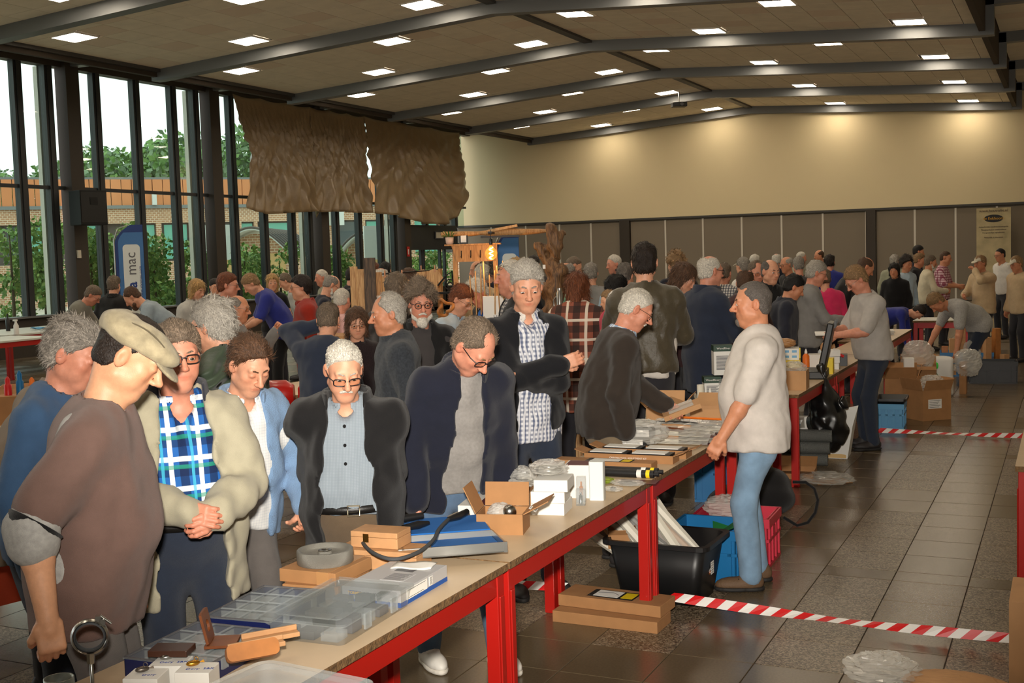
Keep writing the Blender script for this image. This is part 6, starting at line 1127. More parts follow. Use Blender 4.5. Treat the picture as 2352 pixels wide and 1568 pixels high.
kinds = ['wrap_white', 'blade_brown', 'wrap_white', 'wood_dark', 'plastic_black', 'wrap_white', 'wood_light']
names_ = ['cream paper-wrapped turning tool', 'brown wrapped turning tool', 'cream paper-wrapped gouge', 'dark-handled turning tool in film', 'black tool in a clear sleeve', 'white paper-wrapped tool', 'pale-handled turning tool in film']
for i in range(16):
    k = i % 7; u = -.24+.48*((i*5) % 16)/15; v = -.13+.26*((i*3) % 7)/6; L = .50+.10*((i*11) % 5)/4; tilt = math.radians(28+24*((i*7) % 5)/4); r = thing('wrapped_tool', '%s sticking out of the black tub, %s from its left' % (names_[k], ordn[(i*5) % 16]), 'tool', (-2.03+u*.7+.06, 6.30+v, .16), rnd.uniform(-.15, .15), 'tools in the black tub')
    M = Matrix.Rotation(-tilt, 4, 'Y'); w_ = .028 if kinds[k] == 'wrap_white' else .019
    M = Matrix.Rotation(pi/2-tilt, 4, 'Y').inverted()
    part(MB().tube([(0, 0, -.02), (0, 0, L*.35), (.004, 0, L*.75), (0, 0, L)], [w_*.7, w_, w_*1.05, w_*.6], 7 if kinds[k] == 'wrap_white' else 10, M=M, smooth=kinds[k] != 'wrap_white'), 'tool_body', kinds[k], r)
    if k in (1, 3, 4, 6): part(MB().tube([(0, 0, -.01), (0, 0, L*.5), (0, 0, L+.03)], [w_*1.2, w_*1.5, w_*.9], 7, M=M, smooth=False), 'clear_sleeve', 'film', r)
    if k in (0, 4): part(MB().b2((-.03, -.003, L-.01), (.03, .003, L+.06), M=M), 'header_card', 'maroon_print', r)
r = open_box('small_open_carton', 'small open brown carton in the left end of the black tub', 'carton', (-2.30, 6.20, .27), (.12, .1, .08), .4, 'cardboard', (40, 50, 30, 40), .4)
crate('euro_crate', 'blue stacking crate beside the black tub', (-1.93, 6.76, 0), (.40, .36, .31), .02, 'plastic_blue'); crate('euro_crate', 'pink-red stacking crate behind the blue one', (-1.87, 7.16, 0), (.46, .36, .30), .03, 'plastic_pink'); crate('euro_crate', 'blue stacking crate at the back under the third bench', (-2.42, 8.90, 0), (.42, .34, .40), .2, 'plastic_blue')
r = thing('green_cutting', 'folded dark green card in the blue crate', 'card', (-1.80, 6.70, .27), .3); part(MB().add([(-.09, -.05, .0), (0, -.05, .03), (0, .06, .03), (-.09, .06, .06)], [(0, 1, 2, 3)]), 'card_leaf', 'plastic_green', r); part(MB().add([(0, -.05, .03), (.10, -.03, .07), (.09, .08, .09), (0, .06, .03)], [(0, 1, 2, 3)]), 'card_leaf', 'plastic_green', r)
film('crate_film', 'clear film bag with a brown part lying in the pink crate', 'bag', (-1.92, 7.2, .24), (.16, .12, .07), 71, 'film', amp=.3); o = closed_box('brown_carton', 'small brown carton in the pink crate under the film bag', 'carton', 0, 0, .02, (.3, .2, .21), .05, 'cardboard', at=(-1.9, 7.18))
fb2 = Field(.02); fb2.ell((0, 0, .16), (.30, .2, .16)); fb2.ell((.1, .05, .28), (.14, .12, .09), .05); fb2.cut(wrinkle(.02, 18, 9)); fb2.cut(lambda P, f: smax(f, -P[2], .004)); V, Q = fb2.mesh(); r = thing('black_holdall', 'black fabric holdall with a loose strap under the bench', 'bag', (-2.02, 8.15, 0), .2); np_obj('bag_body', V, Q, 'black_cloth', r)
part(MB().tube([(.22, -.05, .05), (.31, -.12, .012), (.38, -.10, .03), (.43, -.06, .09), (.45, -.02, .17), (.43, .03, .24), (.37, .06, .28), (.28, .06, .28)], .011, 8), 'shoulder_strap', 'black_cloth', r)
# striped barrier tapes
def barrier(label, a, b, n, w=.05, tw=.0):
    r = thing('barrier_tape', label, 'tape', (a[0], a[1], 0)); a, b = Vector(a), Vector(b); d = b-a; L = d.length; e = d.normalized(); mats_ = ('tape_red', 'tape_white'); ms = [MB(), MB()]
    for i in range(n):
        t0, t1 = i/n, (i+1)/n
        def P_(t, s): c_ = a+d*t-Vector((a.x, a.y, 0)); c_.z -= .018*math.sin(pi*t); an = .75+.5*math.sin(t*9+tw); return tuple(c_+Vector((0, math.cos(an), math.sin(an)))*s*w/2+e*s*w*.5)
        ms[i % 2].add([P_(t0, -1), P_(t1, -1), P_(t1, 1), P_(t0, 1)], [(0, 1, 2, 3)], M=None); 
    for i in range(2):
        o_ = part(ms[i], ('red_stripes', 'white_stripes')[i], mats_[i], r); o_['kind'] = 'stuff'
    return r
mat('tape_red', (208, 20, 24), .4); mat('tape_white', (232, 230, 226), .4)
barrier('red and white barrier tape tied from the bench leg to the right', (-1.93, 5.95, .09), (-.22, 5.95, .05), 30); barrier('short red and white barrier tape between the bench legs', (-4.2, 5.93, .06), (-2.53, 5.93, .09), 26); barrier('far red and white barrier tape across the aisle', (-1.75, 12.30, .05), (.4, 12.42, .05), 36, tw=2.)
# behind the polo man
fb2 = Field(.016); fb2.ell((0, 0, .28), (.17, .15, .27)); fb2.cone((0, 0, .45), (-.02, 0, .66), .09, .025, .08); fb2.cone((-.02, 0, .66), (-.05, .01, .76), .03, .045, .02); fb2.cut(wrinkle(.022, 34, 4, (1, 1, .12))); fb2.cut(wrinkle(.008, 80, 5, (1, 1, .3))); V, Q = fb2.mesh(); V[:, 2] -= V[:, 2].min(); r = thing('bin_bag', 'full black bin bag slumped against the bench', 'bag', (-1.93, 10.55, .10)); np_obj('bag_skin', V, Q, 'black_bag', r)
r = thing('shopping_bag', 'white woven shopping bag with a purple logo under the bin bag', 'bag', (-2.02, 10.98, 0), .05); b = MB(); x, y, h = .20, .13, .30; b.add([(-x, -y, 0), (x, -y, 0), (x, y, 0), (-x, y, 0), (-x-.03, -y-.01, h*.9), (x+.05, -y-.02, h), (x+.07, y+.03, h*1.5), (-x-.02, y+.02, h*1.1)], [(3, 2, 1, 0), (0, 1, 5, 4), (1, 2, 6, 5), (2, 3, 7, 6), (3, 0, 4, 7)]); part(b, 'bag_skin', 'white_card', r); part(MB().add([(-.18, -.132, .005), (.19, -.132, .005), (.19, -.133, .10), (.14, -.134, .13), (.08, -.134, .10), (.02, -.134, .13), (-.04, -.134, .10), (-.10, -.134, .13), (-.18, -.134, .10)], [tuple(range(9))]), 'plank_print', 'sand_print', r)
M = Matrix.Translation((.0, -.1425, .20)) @ Matrix.Rotation(pi/2, 4, 'X'); part(MB().b2((-.075, -.024, 0), (.075, .024, .001), M=M), 'logo_plate', 'logo_purple', r); text('lettering', 'GAMMA', .036, r, M @ Matrix.Translation((0, 0, .0015)), 'paper', ex=.0003, sx=1.05); text('lettering', 'www.gamma.be', .016, r, M @ Matrix.Translation((0, -.034, .0005)), 'logo_purple', ex=.0003)
for i in range(3): r = thing('mesh_roll', 'roll of grey wire mesh, %s of the pile of three' % ('bottom', 'middle', 'top')[i], 'roll', (-2.12+.02*i, 10.42, .06+.105*i), .1, 'wire mesh rolls'); part(MB().tube([(-.21, 0, 0), (.21, 0, 0)], .055, 18), 'mesh_layers', 'mesh_grey', r)
open_box('flat_carton', 'flattened brown carton lying below the mesh rolls', 'carton', (-2.13, 9.95, 0), (.40, .34, .05), .1, 'cardboard', (70, None, 60, None), .4); film('floor_film', 'crumpled clear film with brown card on the floor by the bench leg', 'film', (-1.80, 9.72, .0), (.22, .20, .035), 81, 'film', amp=.35); o = MB().b2((-.15, -.12, 0), (.15, .12, .004)).build('card_sheet', 'cardboard', loc=(-1.78, 9.78, .002), rz=.6); tag(o, 'brown card sheet under the clear film on the floor', 'card')
r = thing('boxed_power_tool', 'white and teal boxed power tool under the bench', 'carton', (-2.2, 11.3, 0), .2); part(MB().b2((-.2, -.15, 0), (.2, .15, .3)), 'carton_body', 'white_card', r); part(MB().b2((-.16, -.152, .02), (.12, -.15, .26)), 'tool_picture', 'plastic_ltblue', r); part(MB().b2((-.1, -.154, .1), (-.04, -.152, .22)), 'picture_grip', 'plastic_black', r)
# cartons right of the writing man
crate('euro_crate', 'light blue crate with a black tray on top, behind the writing man', (-1.70, 12.95, 0), (.26, .4, .26), .05, 'plastic_ltblue'); tub('black_tray', 'black plastic tray on the light blue crate', 'tray', (-1.70, 12.95, .262), (.30, .42, .05), .05, 'plastic_black', .9, .012)
r = open_box('labelled_carton', 'brown carton with two white shipping labels on the floor', 'carton', (-1.42, 13.62, 0), (.36, .36, .33), .75, 'cardboard', (25, 20, 30, 15), .35); label_on(r, FRONT(0, .1815, .18) @ Matrix.Translation((-.03, 0, 0)), .17, .10, 5); label_on(r, SIDE(.1815, .18) @ Matrix.Translation((-.04, 0, 0)), .12, .11, 5)
film('carton_film', 'clear film bulging out of the labelled carton', 'film', (-1.36, 13.62, .27), (.14, .14, .1), 83, 'film', amp=.3); open_box('tall_open_carton', 'opened brown carton behind the labelled one', 'carton', (-1.72, 13.9, 0), (.34, .4, .42), .1, 'cardboard', (30, 20, 30, 60), .4); closed_box('white_block', 'upright white box leaning on the brown cartons', 'box', 0, 0, .42, (.11, .12, .2), .2, 'white_card', at=(-1.66, 14.1))
open_box('carton_of_bowls', 'brown carton holding a clear bag of wooden rounds', 'carton', (-1.66, 15.0, 0), (.42, .36, .45), .1, 'cardboard', (100, None, 40, 80), .4); film('rounds_bag', 'tall clear bag of wooden rounds in the brown carton', 'bag', (-1.66, 15.0, .34), (.19, .16, .2), 85, 'film', amp=.2)
for i in range(4): o = MB().lathe([(.075, 0), (.08, .01), (.075, .022)], 18).build('wooden_round', 'wood_light', loc=(-1.66+.06*math.cos(i*1.7), 14.98+.06*math.sin(i*1.7), .40+.03*i)); o.rotation_euler = (.3*i-.4, .2, 0); tag(o, 'pale turned wooden disc in the clear bag, %s from the bottom' % ordn[i], 'wooden disc', 'wooden rounds')
r = thing('printed_sack', 'white plastic sack with green leaf print and purple logo', 'sack', (-1.45, 15.75, 0), .0); fb2 = Field(.014); fb2.box((0, 0, .24), (.13, .09, .24), .04); fb2.cut(wrinkle(.008, 30, 8)); fb2.cut(lambda P, f: smax(f, -P[2], .003)); V, Q = fb2.mesh(); np_obj('sack_skin', V, Q, 'white_card', r); M = Matrix.Translation((.01, -.105, .13)) @ Matrix.Rotation(pi/2, 4, 'X'); part(MB().b2((-.055, -.02, 0), (.055, .02, .002), M=M), 'logo_plate', 'logo_purple', r); text('lettering', 'GAMMA', .028, r, M @ Matrix.Translation((0, 0, .0025)), 'paper', ex=.0003); part(MB().sphere((-.06, -.098, .38), .035, 8, sc=(.6, .2, 1.2)), 'leaf_print', 'band_green', r); part(MB().tube([(-.08, -.104, .30), (.0, -.106, .22)], .005, 6), 'stem_print', 'plastic_green', r)
film('held_bag', 'clear plastic bag hanging from the bending man\'s hand', 'bag', atd(2232, 812, 15.9)-Vector((0, 0, .22)), (.11, .06, .19), 87, 'film', amp=.25); film('reaching_bag', 'clear plastic bag the bending man reaches into', 'bag', (-1.16, 15.9, .22), (.16, .12, .17), 88, 'film', amp=.3)
closed_box('brown_block', 'slim brown carton beside the white sack', 'carton', 0, 0, 0, (.08, .2, .4), 0, 'cardboard', at=(-1.22, 15.95)); crate('euro_crate', 'black crate under the bending man', (-.95, 17.3, 0), (.6, .4, .3), .1, 'plastic_black'); crate('euro_crate', 'blue crate of timber offcuts behind the bending man', (-1.35, 18.2, 0), (.7, .45, .34), .1, 'plastic_blue')
for i in range(9): o = MB().b2((-.045, -.045, 0), (.045, .045, .30+.12*((i*5) % 4))).build('timber_offcut', ['wood_light', 'wood_honey', 'cardboard_light'][i % 3], loc=(-1.75+.115*i, 18.0+.12*(i % 2), .0 if i < 3 else .02), rz=.1*i, bevel=.004); tag(o, 'upright timber offcut behind the bending man, %s from the left' % ordn[i], 'timber', 'upright timber offcuts')
bench('white-topped red table with wooden goods at the far right', -2.15, -1.35, 18.75, 19.6, top='laminate_white', group=None); bench('red-topped bench with machines at the far right', -.75, .55, 20.9, 21.8, h=.95, top='red_steel', group=None)
closed_box('white_cabinet', 'white cabinet under the machine bench at the far right', 'cabinet', 0, 0, 0, (.46, .5, .86), 0, 'white_card', at=(-.52, 22.1))
r = thing('grinding_machine', 'white bench grinder with chrome wheel at the far right', 'machine', (-.48, 21.2, .95), .2); part(MB().b2((-.16, -.12, 0), (.16, .12, .12)), 'machine_base', 'plastic_grey', r, .01); part(MB().b2((-.12, -.1, .12), (.14, .1, .36)), 'machine_body', 'white_card', r, .03); part(MB().lathe([(.10, -.02), (.105, 0), (.10, .02)], 24, M=Matrix.Translation((-.17, -.06, .27)) @ Matrix.Rotation(pi/2, 4, 'Y')), 'chrome_wheel', 'steel', r)
for i, (x_, lab) in enumerate(((-.15, 'wooden bowl on the machine bench'), (.12, 'tall white bottle on the machine bench'))):
    if i: r = thing('white_bottle', lab, 'bottle', (x_, 21.2, .95)); part(MB().lathe([(.035, 0), (.036, .22), (.015, .26), (.014, .29)], 16), 'bottle_body', 'white_card', r); part(MB().lathe([(.017, .29), (.017, .32)], 12), 'cap', 'paper', r)
    else: o = MB().lathe([(.04, 0), (.09, .05), (.10, .08), (.095, .08), (.08, .05), (.03, .012)], 24).build('wooden_bowl', 'wood_honey', loc=(x_, 21.15, .95)); tag(o, lab, 'bowl')
closed_box('brown_carton', 'brown carton on the machine bench at the right edge', 'carton', 0, 0, .95, (.3, .3, .26), .1, 'cardboard', at=(.3, 21.3))
# bottom right corner
p = atz(2030, 1575, 0); film('floor_bag', 'crumpled clear plastic bag at the bottom edge on the floor', 'bag', (p.x, p.y-.02, 0), (.15, .12, .07), 91, 'film', amp=.35, n=30); p = atz(2200, 1600, 0); film('floor_parcel', 'tan parcel in film at the bottom edge beside the clear bag', 'parcel', (p.x, p.y, 0), (.22, .10, .05), 92, 'cardboard_light', amp=.12)
r = closed_box('corner_carton', 'tall plain brown carton in the bottom right corner', 'carton', 0, 0, 0, (.4, .4, .40), 0, 'cardboard_light', at=(-.03, 5.55)); r = thing('pale_blue_bucket', 'pale blue plastic bucket under the right bench', 'bucket', (-.02, 6.95, 0)); part(MB().lathe([(.11, 0), (.15, .26), (.155, .26), (.145, .255), (.105, .01)], 24), 'bucket_wall', 'plastic_ltblue', r); part(MB().tube([(.15*math.cos(a), .02, .26+.10*math.sin(a)) for a in [pi*i/12 for i in range(13)]], .004, 6), 'bucket_handle', 'plastic_grey', r)
# ================================================================ hangings, signs and stalls further back
mat('tarp_brown', (150, 128, 98), .30, bump=.5, bscale=26, spec=.6, var=.08, vscale=4); mat('flag_blue', (24, 56, 120), .6); mat('flag_mid', (60, 112, 170), .6); mat('flag_white', (214, 220, 218), .6); mat('flag_ink', (30, 60, 130), .6); mat('sign_red', (190, 40, 30), .5); mat('fabric_speaker', (14, 14, 15), .7); mat('terracotta', (206, 176, 158), .5); mat('leaf_green', (70, 110, 44), .6); mat('iron', (22, 22, 23), .5, metal=.4); mat('rust_cloth', (168, 56, 22), .85)
def plank_mat(name, a, b, sc=(2, 2, 14)):
    m = mat(name, a, .65); nt = m.node_tree; N = nt.nodes; tc = N.new('ShaderNodeTexCoord'); mp = N.new('ShaderNodeMapping'); mp.inputs['Scale'].default_value = (30, 30, 3); nz = N.new('ShaderNodeTexNoise'); nz.inputs['Scale'].default_value = 2.; nz.inputs['Detail'].default_value = 6; nz.inputs['Distortion'].default_value = 1.2
    r = N.new('ShaderNodeValToRGB'); r.color_ramp.elements[0].position = .35; r.color_ramp.elements[1].position = .65; r.color_ramp.elements[0].color = (*lin(b), 1); r.color_ramp.elements[1].color = (*lin(a), 1)
    nt.links.new(tc.outputs['Object'], mp.inputs[0]); nt.links.new(mp.outputs[0], nz.inputs[0]); nt.links.new(nz.outputs['Fac'], r.inputs[0]); nt.links.new(r.outputs[0], N['Principled BSDF'].inputs['Base Color'])
plank_mat('plank_pale', (204, 164, 112), (160, 116, 70)); plank_mat('bark', (92, 72, 52), (48, 36, 26)); plank_mat('driftwood', (126, 92, 58), (70, 48, 30)); plank_mat('pine', (190, 142, 88), (150, 104, 58))
# ---- tarpaulin over the last window bays
def tarp(label, y0, y1, zt0, zt1, bot, seed, pinch=0., lean=(0., 0.)):
    r = random.Random(seed); fans = [(r.uniform(0, 1), r.uniform(3, 8), r.uniform(0, 6)) for _ in range(5)]; b = MB()
    def fn(u, v):
        yy = y0+(y1-y0)*u; zt = zt0+(zt1-zt0)*u-.05*abs(math.sin(u*pi*3)); zb = np.interp(u, [q[0] for q in bot], [q[1] for q in bot]); zz = zt+(zb-zt)*v
        yy += (lean[0]*(1-u)+lean[1]*u)*math.sin(pi*v*.9)*1.; dx = 0
        for c0, k, ph in fans: dx += .05*math.sin((u-c0)*k*9/(.35+v)+ph)*(.35+.65*v)
        dx += .16*math.sin(pi*u*2.2+seed)*v+.05*math.sin(9*v+7*u+seed)+.03*math.sin(23*u+17*v)
        return (-20.60+dx*.8*min(1, v*4)+.2*v, yy, zz)
    b.grid(fn, 60, 34); o = b.build('tarpaulin', 'tarp_brown'); o.modifiers.new('t', 'SOLIDIFY').thickness = .006; return tag(o, label, 'tarpaulin', 'brown tarpaulins')
tarp('brown tarpaulin over the windows, left sheet with a pinched edge', 26.35, 30.0, 6.52, 6.52, [(0, 3.42), (.3, 3.28), (.7, 3.36), (.93, 3.40), (1, 3.22)], 3, lean=(.42, 0.)); tarp('brown tarpaulin over the windows, middle sheet', 29.95, 33.02, 6.52, 6.52, [(0, 3.38), (.3, 3.42), (.7, 3.40), (1, 3.42)], 5); tarp('brown tarpaulin over the windows, right sheet sagging at its corner', 33.0, 39.6, 6.52, 6.52, [(0, 3.40), (.25, 3.36), (.5, 3.12), (.72, 3.08), (.88, 3.4), (1, 4.3)], 8)
# ---- loudspeaker, small boxes and signs on the pillars
r = thing('loudspeaker', 'large black loudspeaker hanging beside the first pillar', 'loudspeaker', (-20.25, 20.55, 2.90), -.35); part(MB().add([(-.26, -.36, 0), (.22, -.32, 0), (.22, .32, 0), (-.26, .36, 0), (-.26, -.36, .78), (.22, -.32, .78), (.22, .32, .78), (-.26, .36, .78)], [(3, 2, 1, 0), (4, 5, 6, 7), (0, 1, 5, 4), (1, 2, 6, 5), (2, 3, 7, 6), (3, 0, 4, 7)]), 'cabinet', 'fabric_speaker', r, .01); part(MB().b2((.221, -.3, .05), (.232, .3, .74)), 'grille', 'plastic_black', r); part(MB().b2((.232, -.09, .45), (.24, .09, .62)), 'horn', 'iron', r); part(MB().b2((-.5, -.03, .3), (-.24, .03, .36)), 'wall_bracket', 'iron', r)
o = MB().b2((-.02, -.05, -.09), (.02, .05, .09)).build('switch_box', 'wrap_white', loc=(XW+.25, 20.55, 2.25)); tag(o, 'small cream switch box on the first dark pillar', 'switch box')
r = thing('fire_sign', 'small red fire extinguisher sign on the entrance pillar', 'sign', (XW+.235, 35.62, 2.15)); part(MB().b2((0, -.09, -.17), (.012, .09, .17)), 'sign_plate', 'sign_red', r); part(MB().b2((.012, -.03, -.1), (.016, .03, .08)), 'extinguisher_symbol', 'paper', r)
r = thing('exit_sign', 'pale emergency exit sign above the sliding door', 'sign', (XW+.16, 38.0, 2.72)); part(MB().b2((0, -.3, -.13), (.04, .3, .13)), 'sign_housing', 'plastic_grey', r); part(MB().b2((.04, -.26, -.10), (.045, .26, .10)), 'sign_face', 'wrap_white', r); part(MB().b2((.045, .12, -.06), (.047, .18, .06)), 'running_symbol', 'plastic_green', r)
# ---- feather flags
def flag(label, loc, h0, h1, w, rz, sc=1.):
    r = thing('feather_flag', label, 'flag', (loc[0], loc[1], 0), rz, 'vivamac flags'); part(MB().tube([(-w/2-.01, 0, 0), (-w/2-.01, 0, h1-.25), (-w/2+.06, 0, h1-.06), (0, 0, h1)], [.016, .014, .010, .006], 8), 'pole', 'steel', r); b = MB()
    outl = lambda z: -w/2+(0 if z < h1-.3 else w*.55*((z-h1+.3)/.3)**1.8); n = 26; zs = [h0+(h1-h0)*i/(n-1) for i in range(n)]
    part(MB().add([(outl(z), .006*math.sin(5*z), z) for z in zs]+[(w/2, .006*math.sin(5*z+1), z) for z in zs], [(i, i+n, i+n+1, i+1) for i in range(n-1)]), 'flag_cloth', 'flag_blue', r).modifiers.new('t', 'SOLIDIFY').thickness = .004
    part(MB().add([(outl(z)+.05*w/.45, -.010+.006*math.sin(5*z), z) for z in zs[:-2]]+[(w/2-.005, -.010+.006*math.sin(5*z+1), z) for z in zs[:-2]], [(i, i+n-2, i+n-1, i+1) for i in range(n-3)]), 'flag_field', 'flag_mid', r)
    Mw = Matrix.Translation((.01, -.016, 0)) @ Matrix.Rotation(pi/2, 4, 'X'); zt = h1-.36; part(MB().prism([(x_+.02, y_+(h0+zt)/2+.03) for x_, y_ in rrect(w*.30, (zt-h0)/2, .06)], 0, .002, M=Mw), 'white_panel', 'flag_white', r)
    Mt_ = lambda z: Matrix.Translation((.02, -.021, z)) @ Matrix.Rotation(pi/2, 4, 'X') @ rotz(pi/2); L = (zt-h0)
    text('lettering', 'viva', w*.52, r, Mt_(h0+L*.36), 'flag_ink', ex=.001, off=w*.012); text('lettering', 'mac', w*.52, r, Mt_(h0+L*.76), 'plastic_grey', ex=.001); text('lettering', 'www.vivamac.com', w*.16, r, Matrix.Translation((w*.30, 0, 0)) @ Mt_(h0+L*.5), 'flag_ink', ex=.001); return r
flag('blue feather flag by the left windows lettered vivamac', (-14.34, 15.4), 1.05, 2.63, .46, .75); flag('blue feather flag behind the glowing bulb lettered vivamac', (-7.30, 15.4), .9, 2.28, .34, .45)
# ---- rustic stall: coat shelf, log beam, bulb, driftwood
r = thing('log_beam', 'split log beam with live edge above the rustic stall', 'beam', (-4.53, 9.55, 2.13), .38); fbm = Field(.02); fbm.box((-.08, 0, 0), (.50, .045, .018), .01); fbm.cut(wrinkle(.012, 20, 6)); V, Q = fbm.mesh(); np_obj('beam_slab', V, Q, 'pine', r); part(MB().box((-.02, -.03, .04), (.26, .07, .022), M=Matrix.Rotation(-.16, 4, 'Y')), 'top_slat', 'plank_pale', r); part(MB().b2((-.22, -.12, -.045), (.12, -.06, -.028)), 'dark_bracket', 'iron', r); part(MB().b2((-.135, -.40, -.012), (-.10, .0, .004)), 'lamp_arm', 'iron', r)
r = thing('coat_shelf', 'wooden coat shelf with iron hooks in the rustic stall', 'coat rack', (-4.80, 9.40, 1.88), .38); part(MB().b2((-.24, -.06, .145), (.26, .06, .158)), 'shelf_board', 'pine', r); part(MB().add([(-.19, .04, .145), (.22, .04, .145), (.22, .04, .0), (-.14, .04, .0), (-.19, .055, .145), (.22, .055, .145), (.22, .055, .0), (-.14, .055, .0)], [(3, 2, 1, 0), (4, 5, 6, 7), (0, 1, 5, 4), (1, 2, 6, 5), (2, 3, 7, 6), (3, 0, 4, 7)]), 'back_board', 'pine', r)
for i in range(4): part(MB().tube([(-.10+.085*i, .035, .10), (-.10+.085*i, .03, .05), (-.10+.085*i, .015, .035), (-.10+.085*i, 0, .05)], .004, 6), 'hook', 'iron', r)
for s in (-.16, .2): part(MB().b2((s-.02, .056, -1.88), (s+.02, .09, .1)), 'post', 'pine', r)
r = thing('potted_plant', 'small green plant in a pale pot on the coat shelf', 'plant', (-4.985, 9.33, 2.039)); part(MB().lathe([(.022, 0), (.034, .01), (.037, .062), (.033, .062), (.031, .02)], 18), 'pot', 'terracotta', r); b = MB()
for i in range(46): a = rnd.uniform(0, 6.28); t_ = rnd.uniform(.2, 1); p0 = Vector((.02*math.cos(a), .02*math.sin(a), .06)); p1 = p0+Vector((math.cos(a)*.05*t_, math.sin(a)*.05*t_, rnd.uniform(.02, .06))); s_ = Vector((-math.sin(a), math.cos(a), 0))*.007; b.add([p0, p1-s_-Vector((0, 0, .004)), p1+Vector((math.cos(a)*.012, math.sin(a)*.012, -.004)), p1+s_], [(0, 1, 2, 3)])
o = part(b, 'leaves', 'leaf_green', r); o['kind'] = 'stuff'
r = thing('framed_print', 'small black framed print on the coat shelf', 'picture', (-4.87, 9.38, 2.039), .3); part(MB().b2((-.038, -.006, 0), (.038, .006, .10)), 'frame', 'plastic_black', r); part(MB().b2((-.025, -.008, .014), (.025, -.006, .086)), 'print', 'paper', r)
r = thing('bulb_lamp', 'glowing amber filament bulb hanging in the rustic stall', 'lamp', (-4.505, 9.18, 1.95)); film_mat('amber_glass', (240, 170, 90), .8, .6, .05); part(MB().lathe([(.012, .075), (.016, .05), (.045, .028), (.056, -.005), (.045, -.04), (.02, -.056), (.0005, -.058)], 24, cap=False), 'glass_globe', 'amber_glass', r)
m = bpy.data.materials.new('filament'); m.use_nodes = True; MATS['filament'] = m; p_ = m.node_tree.nodes['Principled BSDF']; p_.inputs['Emission Color'].default_value = (1, .45, .10, 1); p_.inputs['Emission Strength'].default_value = 60; part(MB().tube([(.016*math.cos(t_*2.2), .016*math.sin(t_*2.2), .05-.012*t_) for t_ in [i*.35 for i in range(24)]], .0035, 6), 'filament', 'filament', r); part(MB().lathe([(.014, .07), (.016, .09), (.013, .12), (.004, .13)], 14), 'socket', 'plastic_black', r); part(MB().tube([(0, 0, .13), (0, 0, .2)], .003, 6), 'cable', 'plastic_black', r)
pl = bpy.data.lights.new('bulb_glow', 'POINT'); pl.energy = 3.5; pl.color = (1, .55, .2); pl.shadow_soft_size = .03; plo = bpy.data.objects.new('bulb_glow', pl); link(plo, r); plo.location = (0, 0, -.09)
fd = Field(.014); pts = [(0, 0, 2.14), (.03, 0, 1.98), (.0, .02, 1.88), (.04, 0, 1.76), (.02, .02, 1.6), (.0, 0, 1.45), (-.02, 0, 1.3), (0, 0, .8), (0, 0, .0)]; rs = [.055, .05, .08, .085, .10, .07, .045, .09, .14]
for a, b, ra, rb in zip(pts[:-1], pts[1:], rs[:-1], rs[1:]): fd.cone(a, b, ra, rb, .03)
fd.cone((-.01, 0, 1.9), (-.10, 0, 2.0), .045, .035, .03); fd.cone((-.10, 0, 2.0), (-.08, 0, 1.90), .03, .02, .02); fd.cone((.03, 0, 2.06), (.09, .02, 2.10), .05, .03, .03); fd.ell((-.035, -.06, 1.93), (.02, .06, .025), .01, '-'); fd.cut(wrinkle(.016, 34, 12, (1, 1, .6))); fd.cut(wrinkle(.008, 80, 13, (1, 1, .2))); fd.cut(lambda P, f: smax(f, .0-P[2], .004)); V, Q = fd.mesh()
r = thing('driftwood', 'tall twisted driftwood trunk with price tags', 'driftwood', (-4.12, 9.58, 0), .4); np_obj('trunk', V, Q, 'driftwood', r)
for z_, x_ in ((1.80, -.06), (1.36, -.03)): part(MB().b2((x_-.012, -.115, z_), (x_+.012, -.112, z_+.035)), 'price_tag', 'paper', r)
closed_box('wooden_display_board', 'tall pale wooden board right of the driftwood', 'board', 0, 0, 0, (.24, .03, 1.36), .4, 'plank_pale', at=(-3.98, 9.50)); r = closed_box('sign_board', 'white board with faint lettering behind the folded arms', 'sign', 0, 0, 1.25, (.42, .015, .33), .4, 'white_card', at=(-4.40, 9.25)); text('lettering', 'HET HOUT\n EN MEER', .05, r, FRONT(0, .0085, .12), 'plastic_grey', ex=.0004)
part(MB().b2((-.2, .02, -1.25), (-.17, .05, .3)), 'post', 'pine', r)
r = thing('steel_thermos', 'slim steel flask standing beside the driftwood', 'flask', (-3.98, 9.42, 1.37)); part(MB().lathe([(.028, 0), (.028, .22), (.02, .235), (.02, .26)], 16), 'flask_body', 'steel', r); part(MB().tube([(-.03, 0, .05), (-.055, 0, .09), (-.055, 0, .16), (-.03, 0, .19)], .006, 6), 'flask_handle', 'steel', r)
for i in range(9): o = MB().tube([(0, 0, 0), (.01*((i % 3)-1), 0, .34+.04*(i % 4))], .006, 6).build('wooden_stick', 'plank_pale', loc=(-4.72+.045*i, 9.2, 1.42), rz=.1*i); tag(o, 'thin wooden stick in the rustic stall, %s from the left' % ordn[i], 'stick', 'thin wooden sticks')
closed_box('stall_shelf', 'wooden counter of the rustic stall behind the crowd', 'counter', 0, 0, 0, (2.3, .5, 1.25), .4, 'pine', at=(-5.1, 9.55))
for i, (x_, y_, w_, h_, m_, lab) in enumerate(((812, 612, .07, 1.9, 'plank_pale', 'narrow square timber post left of the bark slab'), (832, 618, .12, 1.86, 'plank_pale', 'pale board directly left of the bark slab'), (848, 592, .11, 1.95, 'bark', 'tall bark-edged slab with a rounded top'), (862, 625, .12, 1.83, 'pine', 'pale board directly right of the bark slab'))):
    p = atd(x_, y_, 11.-.1*(i == 2)); o = MB().prism([(-w_/2, -.02), (w_/2, -.02), (w_/2, .02), (-w_/2, .02)], 0, p.z).build('upright_plank' if i != 2 else 'bark_slab', m_, loc=(p.x, p.y, 0), rz=.5, bevel=.008); tag(o, lab, 'plank', 'upright planks')
